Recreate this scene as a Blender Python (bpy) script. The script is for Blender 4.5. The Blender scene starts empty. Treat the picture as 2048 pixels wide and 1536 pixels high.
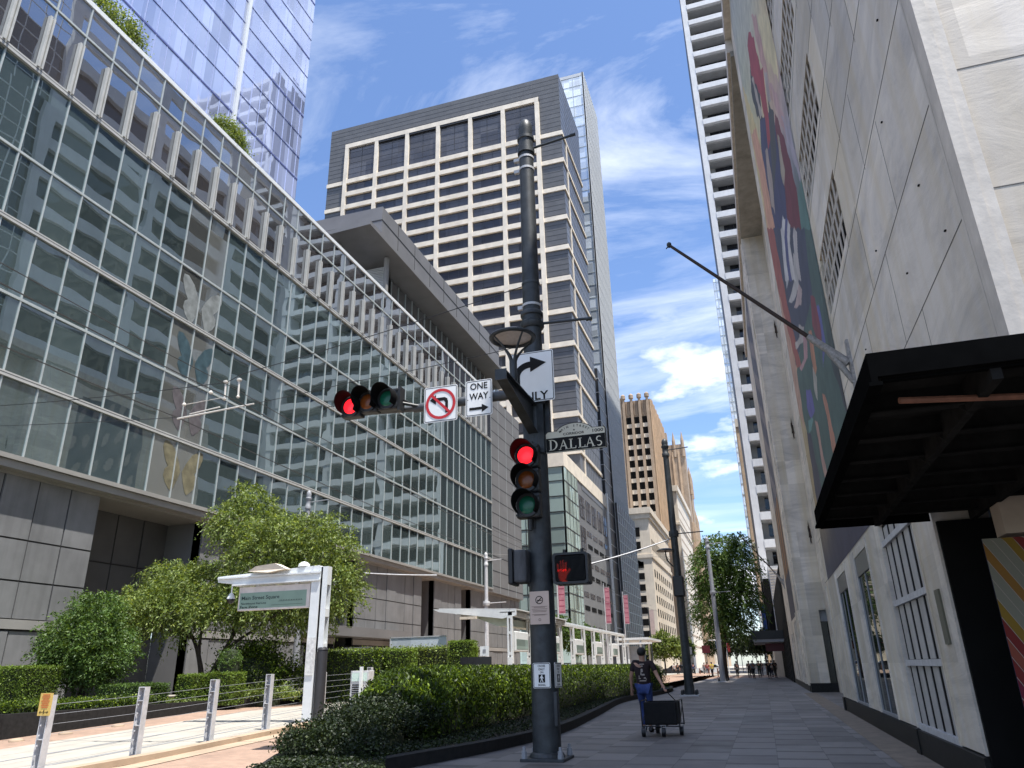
import bpy, math, random
import numpy as np
from mathutils import Vector, Matrix
random.seed(7)
RNG = np.random.default_rng(11)
S = bpy.context.scene
COL = S.collection
R_ = math.radians

# ------------------------------------------------------------------ camera
cam_d = bpy.data.cameras.new('camera')
cam = bpy.data.objects.new('camera', cam_d)
COL.objects.link(cam)
S.camera = cam
cam_d.sensor_width = 36.0
cam_d.lens = 25.734
cam_d.clip_start = 0.1
cam_d.clip_end = 3000
YAW, PITCH, ROLL, EYE = R_(17.37), R_(21.29), R_(-1.342), 1.38
_f = Vector((-math.sin(YAW), math.cos(YAW), 0)); _r = Vector((math.cos(YAW), math.sin(YAW), 0)); _u = Vector((0, 0, 1))
_f2 = math.cos(PITCH)*_f + math.sin(PITCH)*_u
_u2 = -math.sin(PITCH)*_f + math.cos(PITCH)*_u
_r3 = math.cos(ROLL)*_r + math.sin(ROLL)*_u2
_u3 = -math.sin(ROLL)*_r + math.cos(ROLL)*_u2
cam.matrix_world = Matrix(((_r3.x, _u3.x, -_f2.x, 0), (_r3.y, _u3.y, -_f2.y, 0), (_r3.z, _u3.z, -_f2.z, EYE), (0, 0, 0, 1)))

# ------------------------------------------------------------------ light
SUN = Vector((0.302, -0.17, 1.0)).normalized()
sun_elev = math.asin(SUN.z)
w = bpy.data.worlds.new('World'); S.world = w; w.use_nodes = True
nt = w.node_tree; nt.nodes.clear()
def N(t, **k):
    n = nt.nodes.new(t)
    for a, b in k.items(): setattr(n, a, b)
    return n
out = N('ShaderNodeOutputWorld'); bg = N('ShaderNodeBackground'); sky = N('ShaderNodeTexSky')
sky.sky_type = 'NISHITA'; sky.sun_disc = False
sky.sun_elevation = sun_elev; sky.sun_rotation = math.atan2(SUN.x, SUN.y)
sky.air_density = 1.0; sky.dust_density = 0.6; sky.ozone_density = 1.4
tc = N('ShaderNodeTexCoord'); sep = N('ShaderNodeSeparateXYZ')
nt.links.new(tc.outputs['Generated'], sep.inputs[0])
def M(op, a, b=None, clamp=False):
    n = N('ShaderNodeMath', operation=op); n.use_clamp = clamp
    for i, v in enumerate((a, b)):
        if v is None: continue
        if isinstance(v, (int, float)): n.inputs[i].default_value = v
        else: nt.links.new(v, n.inputs[i])
    return n.outputs[0]
zc = M('ADD', M('MAXIMUM', sep.outputs[2], 0.0), 0.12)
px = M('DIVIDE', sep.outputs[0], zc); py = M('DIVIDE', sep.outputs[1], zc)
comb = N('ShaderNodeCombineXYZ')
nt.links.new(px, comb.inputs[0]); nt.links.new(py, comb.inputs[1])
mp = N('ShaderNodeMapping'); mp.inputs['Rotation'].default_value = (0, 0, R_(35)); mp.inputs['Scale'].default_value = (0.55, 1.5, 1); mp.inputs['Location'].default_value = (3.1, 0.7, 0)
nt.links.new(comb.outputs[0], mp.inputs[0])
n1 = N('ShaderNodeTexNoise'); n1.inputs['Scale'].default_value = 1.7; n1.inputs['Detail'].default_value = 9; n1.inputs['Roughness'].default_value = 0.62; n1.inputs['Distortion'].default_value = 0.9
nt.links.new(mp.outputs[0], n1.inputs['Vector'])
n2 = N('ShaderNodeTexNoise'); n2.inputs['Scale'].default_value = 0.9; n2.inputs['Detail'].default_value = 3
nt.links.new(mp.outputs[0], n2.inputs['Vector'])
r1 = N('ShaderNodeMapRange'); r1.inputs['From Min'].default_value = 0.43; r1.inputs['From Max'].default_value = 0.80; r1.clamp = True
nt.links.new(n1.outputs[0], r1.inputs[0])
r2 = N('ShaderNodeMapRange'); r2.inputs['From Min'].default_value = 0.36; r2.inputs['From Max'].default_value = 0.60
nt.links.new(n2.outputs[0], r2.inputs[0])
wisp = M('MULTIPLY', M('MULTIPLY', r1.outputs[0], r2.outputs[0]), 0.95)
# puffy clouds low over the street
n3 = N('ShaderNodeTexNoise'); n3.inputs['Scale'].default_value = 5.5; n3.inputs['Detail'].default_value = 8; n3.inputs['Roughness'].default_value = 0.55
mp3 = N('ShaderNodeMapping'); mp3.inputs['Scale'].default_value = (1, 1, 2.6); mp3.inputs['Location'].default_value = (0.35, 0.0, 0.6)
nt.links.new(tc.outputs['Generated'], mp3.inputs[0]); nt.links.new(mp3.outputs[0], n3.inputs['Vector'])
r3 = N('ShaderNodeMapRange'); r3.inputs['From Min'].default_value = 0.52; r3.inputs['From Max'].default_value = 0.64
nt.links.new(n3.outputs[0], r3.inputs[0])
band = N('ShaderNodeMapRange'); band.inputs['From Min'].default_value = 0.47; band.inputs['From Max'].default_value = 0.36
nt.links.new(sep.outputs[2], band.inputs[0])
puff = M('MULTIPLY', r3.outputs[0], band.outputs[0])
cl = M('MAXIMUM', wisp, puff, True)
mix = N('ShaderNodeMixRGB')
tint = N('ShaderNodeMixRGB', blend_type='MULTIPLY'); tint.inputs[0].default_value = 1.0; tint.inputs[2].default_value = (0.90, 1.0, 1.17, 1)
nt.links.new(sky.outputs[0], tint.inputs[1])
nt.links.new(cl, mix.inputs[0]); nt.links.new(tint.outputs[0], mix.inputs[1]); mix.inputs[2].default_value = (7.6, 7.9, 8.4, 1)
nt.links.new(mix.outputs[0], bg.inputs[0]); bg.inputs[1].default_value = 0.118
nt.links.new(bg.outputs[0], out.inputs[0])

sl = bpy.data.lights.new('sun', 'SUN'); sl.energy = 5.0; sl.angle = R_(0.5); sl.color = (1.0, 0.965, 0.91)
so = bpy.data.objects.new('sun', sl); COL.objects.link(so); so.location = (30, -10, 200)
so.rotation_euler = SUN.to_track_quat('Z', 'Y').to_euler()
S.view_settings.view_transform = 'Standard'; S.view_settings.look = 'None'
S.view_settings.exposure = 0.85; S.view_settings.gamma = 1.0
S.cycles.max_bounces = 8; S.cycles.diffuse_bounces = 4; S.cycles.glossy_bounces = 4

# ------------------------------------------------------------------ helpers
class MB:
    def __init__(s): s.v = []; s.f = []; s.m = []; s.cur = 0
    def face(s, pts):
        b = len(s.v); s.v += [tuple(p) for p in pts]; s.f.append(tuple(range(b, b+len(pts)))); s.m.append(s.cur); return s
    def box(s, x0, x1, y0, y1, z0, z1):
        b = len(s.v)
        if x0 > x1: x0, x1 = x1, x0
        if y0 > y1: y0, y1 = y1, y0
        if z0 > z1: z0, z1 = z1, z0
        s.v += [(x0,y0,z0),(x1,y0,z0),(x1,y1,z0),(x0,y1,z0),(x0,y0,z1),(x1,y0,z1),(x1,y1,z1),(x0,y1,z1)]
        for f in ((0,3,2,1),(4,5,6,7),(0,1,5,4),(1,2,6,5),(2,3,7,6),(3,0,4,7)):
            s.f.append(tuple(b+i for i in f)); s.m.append(s.cur)
        return s
    def cbox(s, c, d):
        return s.box(c[0]-d[0]/2, c[0]+d[0]/2, c[1]-d[1]/2, c[1]+d[1]/2, c[2]-d[2]/2, c[2]+d[2]/2)
    def ring(s, c, ax, r, n, rx=None):
        ax = Vector(ax).normalized(); u = ax.orthogonal().normalized()
        if abs(ax.z) > 0.99: u = Vector((1, 0, 0))
        v = ax.cross(u)
        return [Vector(c) + u*(r*math.cos(2*math.pi*i/n)) + v*((rx or r)*math.sin(2*math.pi*i/n)) for i in range(n)]
    def loft(s, rings, caps=True, close=False):
        b = len(s.v); n = len(rings[0])
        for r in rings: s.v += [tuple(p) for p in r]
        for k in range(len(rings)-1):
            for i in range(n):
                j = (i+1) % n
                s.f.append((b+k*n+i, b+k*n+j, b+(k+1)*n+j, b+(k+1)*n+i)); s.m.append(s.cur)
        if caps:
            s.f.append(tuple(b+i for i in reversed(range(n)))); s.m.append(s.cur)
            s.f.append(tuple(b+(len(rings)-1)*n+i for i in range(n))); s.m.append(s.cur)
        return s
    def tube(s, p0, p1, r0, r1=None, n=10, caps=True):
        p0 = Vector(p0); p1 = Vector(p1); ax = p1-p0
        return s.loft([s.ring(p0, ax, r0, n), s.ring(p1, ax, r0 if r1 is None else r1, n)], caps)
    def path(s, pts, rad, n=6):
        pts = [Vector(p) for p in pts]
        for i in range(len(pts)-1):
            a = rad[i] if isinstance(rad, (list, tuple)) else rad; b2 = rad[i+1] if isinstance(rad, (list, tuple)) else rad
            s.tube(pts[i], pts[i+1], a, b2, n)
        return s
    def lathe(s, c, prof, n=16):          # prof = (r, z) up the z axis
        return s.loft([s.ring((c[0], c[1], c[2]+z), (0, 0, 1), max(r, 1e-4), n) for r, z in prof])
    def prism(s, pts, d):                 # polygon extruded along d
        d = Vector(d); a = [Vector(p) for p in pts]; c = [p+d for p in a]
        s.face(a); s.face(list(reversed(c)))
        for i in range(len(a)):
            j = (i+1) % len(a); s.face([a[i], c[i], c[j], a[j]])
        return s

def mesh_of(name, mb, mats, off=(0, 0, 0), smooth=False):
    me = bpy.data.meshes.new(name)
    vs = [(a-off[0], b-off[1], c-off[2]) for a, b, c in mb.v] if any(off) else mb.v
    me.from_pydata(vs, [], mb.f)
    if not isinstance(mats, (list, tuple)): mats = [mats]
    for m in mats: me.materials.append(m)
    me.polygons.foreach_set('material_index', mb.m)
    if smooth:
        me.polygons.foreach_set('use_smooth', [True]*len(mb.f))
        try: me.set_sharp_from_angle(angle=R_(38))
        except Exception: pass
    me.update()
    return me
def rootof(o):
    while o.parent: o = o.parent
    return o
def part(name, mb, mats, parent=None, smooth=False, bevel=0):
    off = tuple(rootof(parent).location) if parent else (0, 0, 0)
    o = bpy.data.objects.new(name, mb if isinstance(mb, bpy.types.Mesh) else mesh_of(name, mb, mats, off, smooth))
    COL.objects.link(o)
    if parent: o.parent = parent
    if bevel:
        m = o.modifiers.new('bevel', 'BEVEL'); m.width = bevel; m.segments = 2; m.limit_method = 'ANGLE'
    return o
def tag(o, label, cat, group=None):
    o['label'] = label; o['category'] = cat
    if group: o['group'] = group
    return o
def thing(name, label, cat, loc=(0, 0, 0), group=None):
    o = bpy.data.objects.new(name, None); COL.objects.link(o); o.location = loc
    o.empty_display_size = 0.2
    return tag(o, label, cat, group)
def struct(name, mb, mats, kind='structure', smooth=False):
    o = part(name, mb, mats, None, smooth); o['kind'] = kind; return o
def copy_tree(o, parent=None):
    c = o.copy(); COL.objects.link(c); c.parent = parent
    for ch in [x for x in bpy.data.objects if x.parent == o]: copy_tree(ch, c)
    return c
def inst(name, mesh, parent, loc):
    o = bpy.data.objects.new(name, mesh); COL.objects.link(o); o.parent = parent
    r = rootof(parent).location; o.location = (loc[0]-r[0], loc[1]-r[1], loc[2]-r[2]); return o

# ------------------------------------------------------------------ materials
class NT:
    def __init__(s, name):
        s.mat = bpy.data.materials.new(name); s.mat.use_nodes = True; s.nt = s.mat.node_tree
        s.b = s.nt.nodes['Principled BSDF']; s.out = s.nt.nodes['Material Output']
    def n(s, t, ins=None, **k):
        x = s.nt.nodes.new(t)
        for a, b in k.items(): setattr(x, a, b)
        for a, b in (ins or {}).items():
            if isinstance(b, bpy.types.NodeSocket): s.nt.links.new(b, x.inputs[a])
            else: x.inputs[a].default_value = b
        return x
    def l(s, a, b): s.nt.links.new(a, b)
def C4(c): return (c[0], c[1], c[2], 1)
def mat(name, col, rough=0.6, metal=0.0, var=0.12, vscale=3.0, bump=0.0, bscale=40.0, streak=0.0, spec=0.4, emit=None, es=1.0, stretch=(1, 1, 1)):
    t = NT(name); b = t.b
    b.inputs['Roughness'].default_value = rough; b.inputs['Metallic'].default_value = metal
    b.inputs['Specular IOR Level'].default_value = spec
    g = t.n('ShaderNodeNewGeometry')
    if var > 0:
        mpn = t.n('ShaderNodeMapping', {'Vector': g.outputs['Position'], 'Scale': stretch})
        n = t.n('ShaderNodeTexNoise', {'Vector': mpn.outputs[0], 'Scale': vscale, 'Detail': 6.0, 'Roughness': 0.6})
        mr = t.n('ShaderNodeMapRange', {0: n.outputs[0], 'From Min': 0.3, 'From Max': 0.7, 'To Min': 1-var, 'To Max': 1+var})
        last = mr.outputs[0]
        if streak > 0:
            mp2 = t.n('ShaderNodeMapping', {'Vector': g.outputs['Position'], 'Scale': (2.2, 2.2, 0.12)})
            n2 = t.n('ShaderNodeTexNoise', {'Vector': mp2.outputs[0], 'Scale': 2.0, 'Detail': 5.0})
            m2 = t.n('ShaderNodeMapRange', {0: n2.outputs[0], 'From Min': 0.42, 'From Max': 0.7, 'To Min': 1.0, 'To Max': 1-streak})
            last = t.n('ShaderNodeMath', {0: last, 1: m2.outputs[0]}, operation='MULTIPLY').outputs[0]
        mx = t.n('ShaderNodeVectorMath', {0: col, 'Scale': last}, operation='SCALE')
        t.l(mx.outputs[0], b.inputs['Base Color'])
    else: b.inputs['Base Color'].default_value = C4(col)
    if bump > 0:
        n3 = t.n('ShaderNodeTexNoise', {'Vector': g.outputs['Position'], 'Scale': bscale, 'Detail': 5.0})
        bp = t.n('ShaderNodeBump', {'Height': n3.outputs[0], 'Strength': bump, 'Distance': 0.02})
        t.l(bp.outputs[0], b.inputs['Normal'])
    if emit:
        b.inputs['Emission Color'].default_value = C4(emit); b.inputs['Emission Strength'].default_value = es
    return t.mat
def glass(name, dark, refl=0.4, gcol=(0.9, 0.95, 0.95), cell=(1.55, 3.0), tilt=0.010, wave=0.15, wscale=0.55, rough=0.01, off=(0.0, 0.0)):
    # opaque curtain wall glass: dark room behind, mirror in front; every pane sits a hair out of plane
    t = NT(name); t.nt.nodes.remove(t.b)
    g = t.n('ShaderNodeNewGeometry')
    ad = t.n('ShaderNodeVectorMath', {0: g.outputs['Position'], 1: (0.0, off[0], off[1])}, operation='ADD')
    sn = t.n('ShaderNodeVectorMath', {0: ad.outputs[0], 1: (cell[0], cell[0], cell[1])}, operation='SNAP')
    wn = t.n('ShaderNodeTexWhiteNoise', {'Vector': sn.outputs[0]}, noise_dimensions='3D')
    sb = t.n('ShaderNodeVectorMath', {0: wn.outputs['Color'], 1: (0.5, 0.5, 0.5)}, operation='SUBTRACT')
    sc = t.n('ShaderNodeVectorMath', {0: sb.outputs[0], 'Scale': tilt*2}, operation='SCALE')
    n = t.n('ShaderNodeTexNoise', {'Vector': g.outputs['Position'], 'Scale': wscale, 'Detail': 1.0})
    bp = t.n('ShaderNodeBump', {'Height': n.outputs[0], 'Strength': wave, 'Distance': 0.25})
    nn = t.n('ShaderNodeVectorMath', {0: bp.outputs[0], 1: sc.outputs[0]}, operation='ADD')
    no = t.n('ShaderNodeVectorMath', {0: nn.outputs[0]}, operation='NORMALIZE')
    gl = t.n('ShaderNodeBsdfGlossy', {'Color': C4(gcol), 'Roughness': rough, 'Normal': no.outputs[0]})
    vr = t.n('ShaderNodeMapRange', {0: wn.outputs['Value'], 'To Min': 0.6, 'To Max': 1.45})
    dc = t.n('ShaderNodeVectorMath', {0: dark, 'Scale': vr.outputs[0]}, operation='SCALE')
    df = t.n('ShaderNodeBsdfDiffuse', {'Color': dc.outputs[0]})
    lw = t.n('ShaderNodeLayerWeight', {'Blend': 0.25})
    fr = t.n('ShaderNodeMapRange', {0: lw.outputs['Facing'], 'To Min': refl, 'To Max': min(1.0, refl+0.45)})
    mx = t.n('ShaderNodeMixShader', {0: fr.outputs[0], 1: df.outputs[0], 2: gl.outputs[0]})
    t.l(mx.outputs[0], t.out.inputs['Surface'])
    return t.mat
def marble(name, base, vein, scale=0.35, bump=0.25):
    t = NT(name); b = t.b; b.inputs['Roughness'].default_value = 0.55
    g = t.n('ShaderNodeNewGeometry')
    mp_ = t.n('ShaderNodeMapping', {'Vector': g.outputs['Position'], 'Rotation': (R_(55), 0.2, 0.1), 'Scale': (1, 1, 3.2)})
    n = t.n('ShaderNodeTexNoise', {'Vector': mp_.outputs[0], 'Scale': scale, 'Detail': 12.0, 'Roughness': 0.72, 'Distortion': 1.6})
    r = t.n('ShaderNodeValToRGB', {0: n.outputs[0]})
    e = r.color_ramp.elements; e[0].position = 0.34; e[0].color = C4(vein); e[1].position = 0.60; e[1].color = C4(base)
    q = r.color_ramp.elements.new(0.47); q.color = C4(tuple(0.5*(a+c)*1.04 for a, c in zip(base, vein)))
    mp2 = t.n('ShaderNodeMapping', {'Vector': g.outputs['Position'], 'Scale': (1.6, 1.6, 0.1)})
    s2 = t.n('ShaderNodeTexNoise', {'Vector': mp2.outputs[0], 'Scale': 1.6, 'Detail': 6.0})
    m2 = t.n('ShaderNodeMapRange', {0: s2.outputs[0], 'From Min': 0.42, 'From Max': 0.72, 'To Min': 0.0, 'To Max': 0.8})
    mx = t.n('ShaderNodeMixRGB', {0: m2.outputs[0], 1: r.outputs[0], 2: (base[0]*0.82, base[1]*0.76, base[2]*0.60, 1)})
    # each slab a slightly different tone
    ad = t.n('ShaderNodeVectorMath', {0: g.outputs['Position'], 1: (0.5, 0.0, -0.05)}, operation='ADD')
    sn = t.n('ShaderNodeVectorMath', {0: ad.outputs[0], 1: (3.0, 2.1, 1.29)}, operation='SNAP')
    wn = t.n('ShaderNodeTexWhiteNoise', {'Vector': sn.outputs[0]}, noise_dimensions='3D')
    mr = t.n('ShaderNodeMapRange', {0: wn.outputs['Value'], 'To Min': 0.78, 'To Max': 1.08})
    sc = t.n('ShaderNodeVectorMath', {0: mx.outputs[0], 'Scale': mr.outputs[0]}, operation='SCALE')
    t.l(sc.outputs[0], b.inputs['Base Color'])
    bp = t.n('ShaderNodeBump', {'Height': n.outputs[0], 'Strength': bump, 'Distance': 0.05}); t.l(bp.outputs[0], b.inputs['Normal'])
    return t.mat
def leafmat(name, c0, c1, c2=None, trans=0.35):
    t = NT(name); t.nt.nodes.remove(t.b)
    g = t.n('ShaderNodeNewGeometry')
    r = t.n('ShaderNodeValToRGB', {0: g.outputs['Random Per Island']})
    e = r.color_ramp.elements; e[0].color = C4(c0); e[1].color = C4(c1)
    if c2: q = r.color_ramp.elements.new(0.85); q.color = C4(c1); r.color_ramp.elements[-1].color = C4(c2)
    n = t.n('ShaderNodeTexNoise', {'Vector': g.outputs['Position'], 'Scale': 1.3, 'Detail': 2.0})
    mr = t.n('ShaderNodeMapRange', {0: n.outputs[0], 'From Min': 0.3, 'From Max': 0.7, 'To Min': 0.7, 'To Max': 1.3})
    c = t.n('ShaderNodeVectorMath', {0: r.outputs[0], 'Scale': mr.outputs[0]}, operation='SCALE')
    d = t.n('ShaderNodeBsdfPrincipled', {'Base Color': c.outputs[0], 'Roughness': 0.5, 'Specular IOR Level': 0.35})
    ct = t.n('ShaderNodeVectorMath', {0: c.outputs[0], 1: (1.5, 1.35, 0.5)}, operation='MULTIPLY')
    tr = t.n('ShaderNodeBsdfTranslucent', {'Color': ct.outputs[0]})
    mx = t.n('ShaderNodeMixShader', {0: trans, 1: d.outputs[0], 2: tr.outputs[0]})
    t.l(mx.outputs[0], t.out.inputs['Surface'])
    return t.mat

m_steel = mat('pole_paint', (0.032, 0.037, 0.041), 0.46, 0.0, 0.45, 5, 0.15, 60, streak=0.25)
m_black = mat('black_plastic', (0.012, 0.012, 0.014), 0.38, 0, 0.2, 8)
m_galv = mat('galvanised_steel', (0.50, 0.50, 0.51), 0.5, 0.1, 0.15, 9, 0.05)
m_white = mat('white_paint', (0.66, 0.68, 0.68), 0.45, 0, 0.06, 4)
m_roofd = mat('roof_felt', (0.07, 0.07, 0.068), 0.85, 0, 0.2, 1)
m_greyp = mat('grey_paint', (0.26, 0.27, 0.29), 0.5, 0, 0.08, 4)
m_alu = mat('aluminium_mullion', (0.42, 0.455, 0.45), 0.42, 0.15, 0.08, 3)
m_bandw = mat('pale_spandrel', (0.44, 0.44, 0.42), 0.5, 0.1, 0.12, 1.2)
m_teal = glass('teal_glass', (0.060, 0.082, 0.082), 0.30, (0.76, 0.87, 0.87), (1.55, 3.05), 0.006, 0.035, 0.4, 0.01)
m_clear = glass('grey_glass', (0.060, 0.055, 0.055), 0.28, (0.82, 0.88, 0.92), (1.55, 3.6), 0.004, 0.03, 0.4)
m_blue = glass('blue_tower_glass', (0.33, 0.37, 0.52), 0.28, (0.84, 0.88, 1.0), (1.5, 3.45), 0.006, 0.03, 0.3)
m_dglass = glass('dark_glass', (0.070, 0.070, 0.074), 0.05, (0.55, 0.55, 0.6), (4, 3.46), 0.01, 0.1, 0.4)
m_paleglass = glass('pale_glass', (0.62, 0.68, 0.74), 0.30, (0.92, 0.96, 1.0), (1.5, 3.0), 0.012, 0.1, 0.4)
m_greenglass = glass('green_glass', (0.36, 0.45, 0.41), 0.25, (0.8, 0.92, 0.9), (2.4, 2.4), 0.01, 0.1, 0.4)
m_shop = glass('shop_glass', (0.020, 0.021, 0.022), 0.10, (0.75, 0.8, 0.8), (3, 6), 0.002, 0.02, 0.4)
m_dclad = mat('dark_cladding', (0.12, 0.12, 0.122), 0.32, 0.0, 0.12, 0.6)
m_dline = mat('dark_joint', (0.03, 0.03, 0.032), 0.6, 0, 0)
m_beige = mat('beige_stone', (0.78, 0.69, 0.56), 0.7, 0, 0.14, 0.5, 0.1, 10)
m_gpanel = mat('grey_metal_panel', (0.215, 0.216, 0.218), 0.36, 0.15, 0.16, 0.7, streak=0.12)
m_recess_shade = mat('shaded_recess_metal', (0.10, 0.10, 0.10), 0.4, 0.1, 0.15, 0.7)  # darker version of the wall panels, with the recess shade in its colour
m_gpanel2 = mat('grey_stone_panel', (0.165, 0.163, 0.162), 0.5, 0.0, 0.12, 0.4)
m_soffit = mat('soffit_metal', (0.30, 0.29, 0.27), 0.5, 0.1, 0.1, 0.6)
m_marble = marble('marble_wall', (0.72, 0.665, 0.595), (0.44, 0.41, 0.38), 0.30, 0.25)
m_marble2 = marble('marble_front', (0.62, 0.56, 0.49), (0.46, 0.41, 0.36), 0.55, 0.13)
m_jamb = mat('marble_trim', (0.56, 0.51, 0.45), 0.55, 0, 0.15, 3, 0.15, 12, streak=0.15)
m_joint = mat('stone_joint', (0.10, 0.095, 0.09), 0.8, 0, 0)
m_granite = mat('dark_granite', (0.016, 0.016, 0.016), 0.5, 0, 0.3, 12, spec=0.15)
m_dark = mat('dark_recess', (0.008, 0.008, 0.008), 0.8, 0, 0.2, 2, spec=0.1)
m_rust = mat('rusted_steel', (0.18, 0.075, 0.045), 0.8, 0, 0.3, 8)
m_canopy = mat('canopy_steel', (0.020, 0.019, 0.018), 0.85, 0.0, 0.3, 5, spec=0.0)
m_lattice = mat('lattice_stone', (0.42, 0.385, 0.34), 0.65, 0, 0.12, 3)
m_twhite = mat('tower_white_stone', (0.62, 0.62, 0.62), 0.6, 0, 0.10, 0.5, streak=0.06)
m_tgrey = mat('tower_reveal', (0.28, 0.275, 0.265), 0.7, 0, 0.12, 0.5)
m_wdark = glass('tower_window_glass', (0.010, 0.010, 0.012), 0.06, (0.5, 0.55, 0.6), (3, 4.4), 0.01, 0.05)
m_tan = mat('tan_terracotta', (0.50, 0.36, 0.235), 0.75, 0, 0.16, 0.35, 0.1, 4, streak=0.15)  # also the sunlit tone painted on the deco tower's side
m_tan2 = mat('brown_terracotta', (0.36, 0.27, 0.19), 0.75, 0, 0.2, 0.35, streak=0.2)  # also the less sunlit front of the deco tower
m_cream = mat('cream_stone', (0.66, 0.58, 0.47), 0.7, 0, 0.12, 0.4, streak=0.1)
m_soil = mat('soil', (0.035, 0.028, 0.02), 0.9, 0, 0.4, 9, 0.5, 30)
m_curb = mat('black_granite_kerb', (0.022, 0.022, 0.022), 0.7, 0, 0.3, 9, spec=0.15)
m_conc = mat('concrete', (0.345, 0.32, 0.275), 0.8, 0, 0.14, 1.3, 0.2, 30)
m_conc2 = mat('tan_concrete', (0.36, 0.27, 0.19), 0.8, 0, 0.18, 1.6, 0.2, 30)
m_wire = mat('contact_wire', (0.05, 0.05, 0.05), 0.5, 0.3, 0)
m_under = mat('shaded_roof_underside', (0.27, 0.26, 0.235), 0.8, 0, 0.2, 1.5, streak=0.1)  # darker than the slab trim, holding the shade under the roof
m_fasc2 = mat('canopy_edge', (0.0045, 0.0045, 0.0045), 0.9, 0, 0.2, 5, spec=0.0)
m_stair = glass('stair_hall_glass', (0.105, 0.108, 0.10), 0.20, (0.78, 0.88, 0.88), (1.55, 3.05), 0.005, 0.03, 0.4)
m_fascia = mat('penthouse_metal', (0.20, 0.195, 0.19), 0.4, 0.2, 0.1, 0.6)
m_annex = mat('annex_glass', (0.05, 0.052, 0.055), 0.35, 0, 0.3, 0.3, spec=0.3)
m_insul = mat('insulator_glaze', (0.62, 0.58, 0.52), 0.35, 0, 0.1, 9)
m_bark = mat('bark', (0.055, 0.040, 0.032), 0.9, 0, 0.35, 12, 0.6, 40)
m_twig = mat('twig_mass', (0.020, 0.028, 0.012), 0.9, 0, 0.4, 8)
m_leafA = leafmat('leaf_bright', (0.055, 0.088, 0.020), (0.19, 0.255, 0.060), (0.38, 0.43, 0.17), 0.36)
m_leafB = leafmat('leaf_mid', (0.040, 0.085, 0.018), (0.095, 0.16, 0.032), (0.15, 0.22, 0.06), 0.30)
m_leafC = leafmat('leaf_dark', (0.006, 0.013, 0.004), (0.022, 0.036, 0.010), (0.055, 0.075, 0.022), 0.2)
m_leafH = leafmat('leaf_hedge', (0.010, 0.020, 0.004), (0.075, 0.125, 0.013), (0.32, 0.44, 0.05), 0.42)
m_leafW = leafmat('leaf_clipped', (0.07, 0.125, 0.015), (0.15, 0.225, 0.03), (0.24, 0.32, 0.06), 0.30)

def pavers(name, c0, c1, mortar, bw, bh, rot=0.0, msize=0.006, rough=0.7, offset=0.5, bump=0.3, squash=1.0):
    t = NT(name); b = t.b; b.inputs['Roughness'].default_value = rough
    g = t.n('ShaderNodeNewGeometry')
    mp_ = t.n('ShaderNodeMapping', {'Vector': g.outputs['Position'], 'Rotation': (0, 0, rot)})
    br = t.n('ShaderNodeTexBrick', {'Vector': mp_.outputs[0], 'Color1': C4(c0), 'Color2': C4(c1), 'Mortar': C4(mortar), 'Scale': 1.0, 'Mortar Size': msize, 'Mortar Smooth': 0.1, 'Bias': 0.0, 'Brick Width': bw, 'Row Height': bh}, offset=offset, squash=squash)
    n = t.n('ShaderNodeTexNoise', {'Vector': g.outputs['Position'], 'Scale': 0.9, 'Detail': 8.0, 'Roughness': 0.65})
    mr = t.n('ShaderNodeMapRange', {0: n.outputs[0], 'From Min': 0.3, 'From Max': 0.7, 'To Min': 0.82, 'To Max': 1.18})
    n4 = t.n('ShaderNodeTexNoise', {'Vector': g.outputs['Position'], 'Scale': 90.0, 'Detail': 2.0})
    mr4 = t.n('ShaderNodeMapRange', {0: n4.outputs[0], 'From Min': 0.3, 'From Max': 0.7, 'To Min': 0.85, 'To Max': 1.15})
    mm = t.n('ShaderNodeMath', {0: mr.outputs[0], 1: mr4.outputs[0]}, operation='MULTIPLY')
    sc = t.n('ShaderNodeVectorMath', {0: br.outputs['Color'], 'Scale': mm.outputs[0]}, operation='SCALE')
    t.l(sc.outputs[0], b.inputs['Base Color'])
    inv = t.n('ShaderNodeMath', {0: 1.0, 1: br.outputs['Fac']}, operation='SUBTRACT')
    bp = t.n('ShaderNodeBump', {'Height': inv.outputs[0], 'Strength': bump, 'Distance': 0.005}); t.l(bp.outputs[0], b.inputs['Normal'])
    return t.mat
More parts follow.
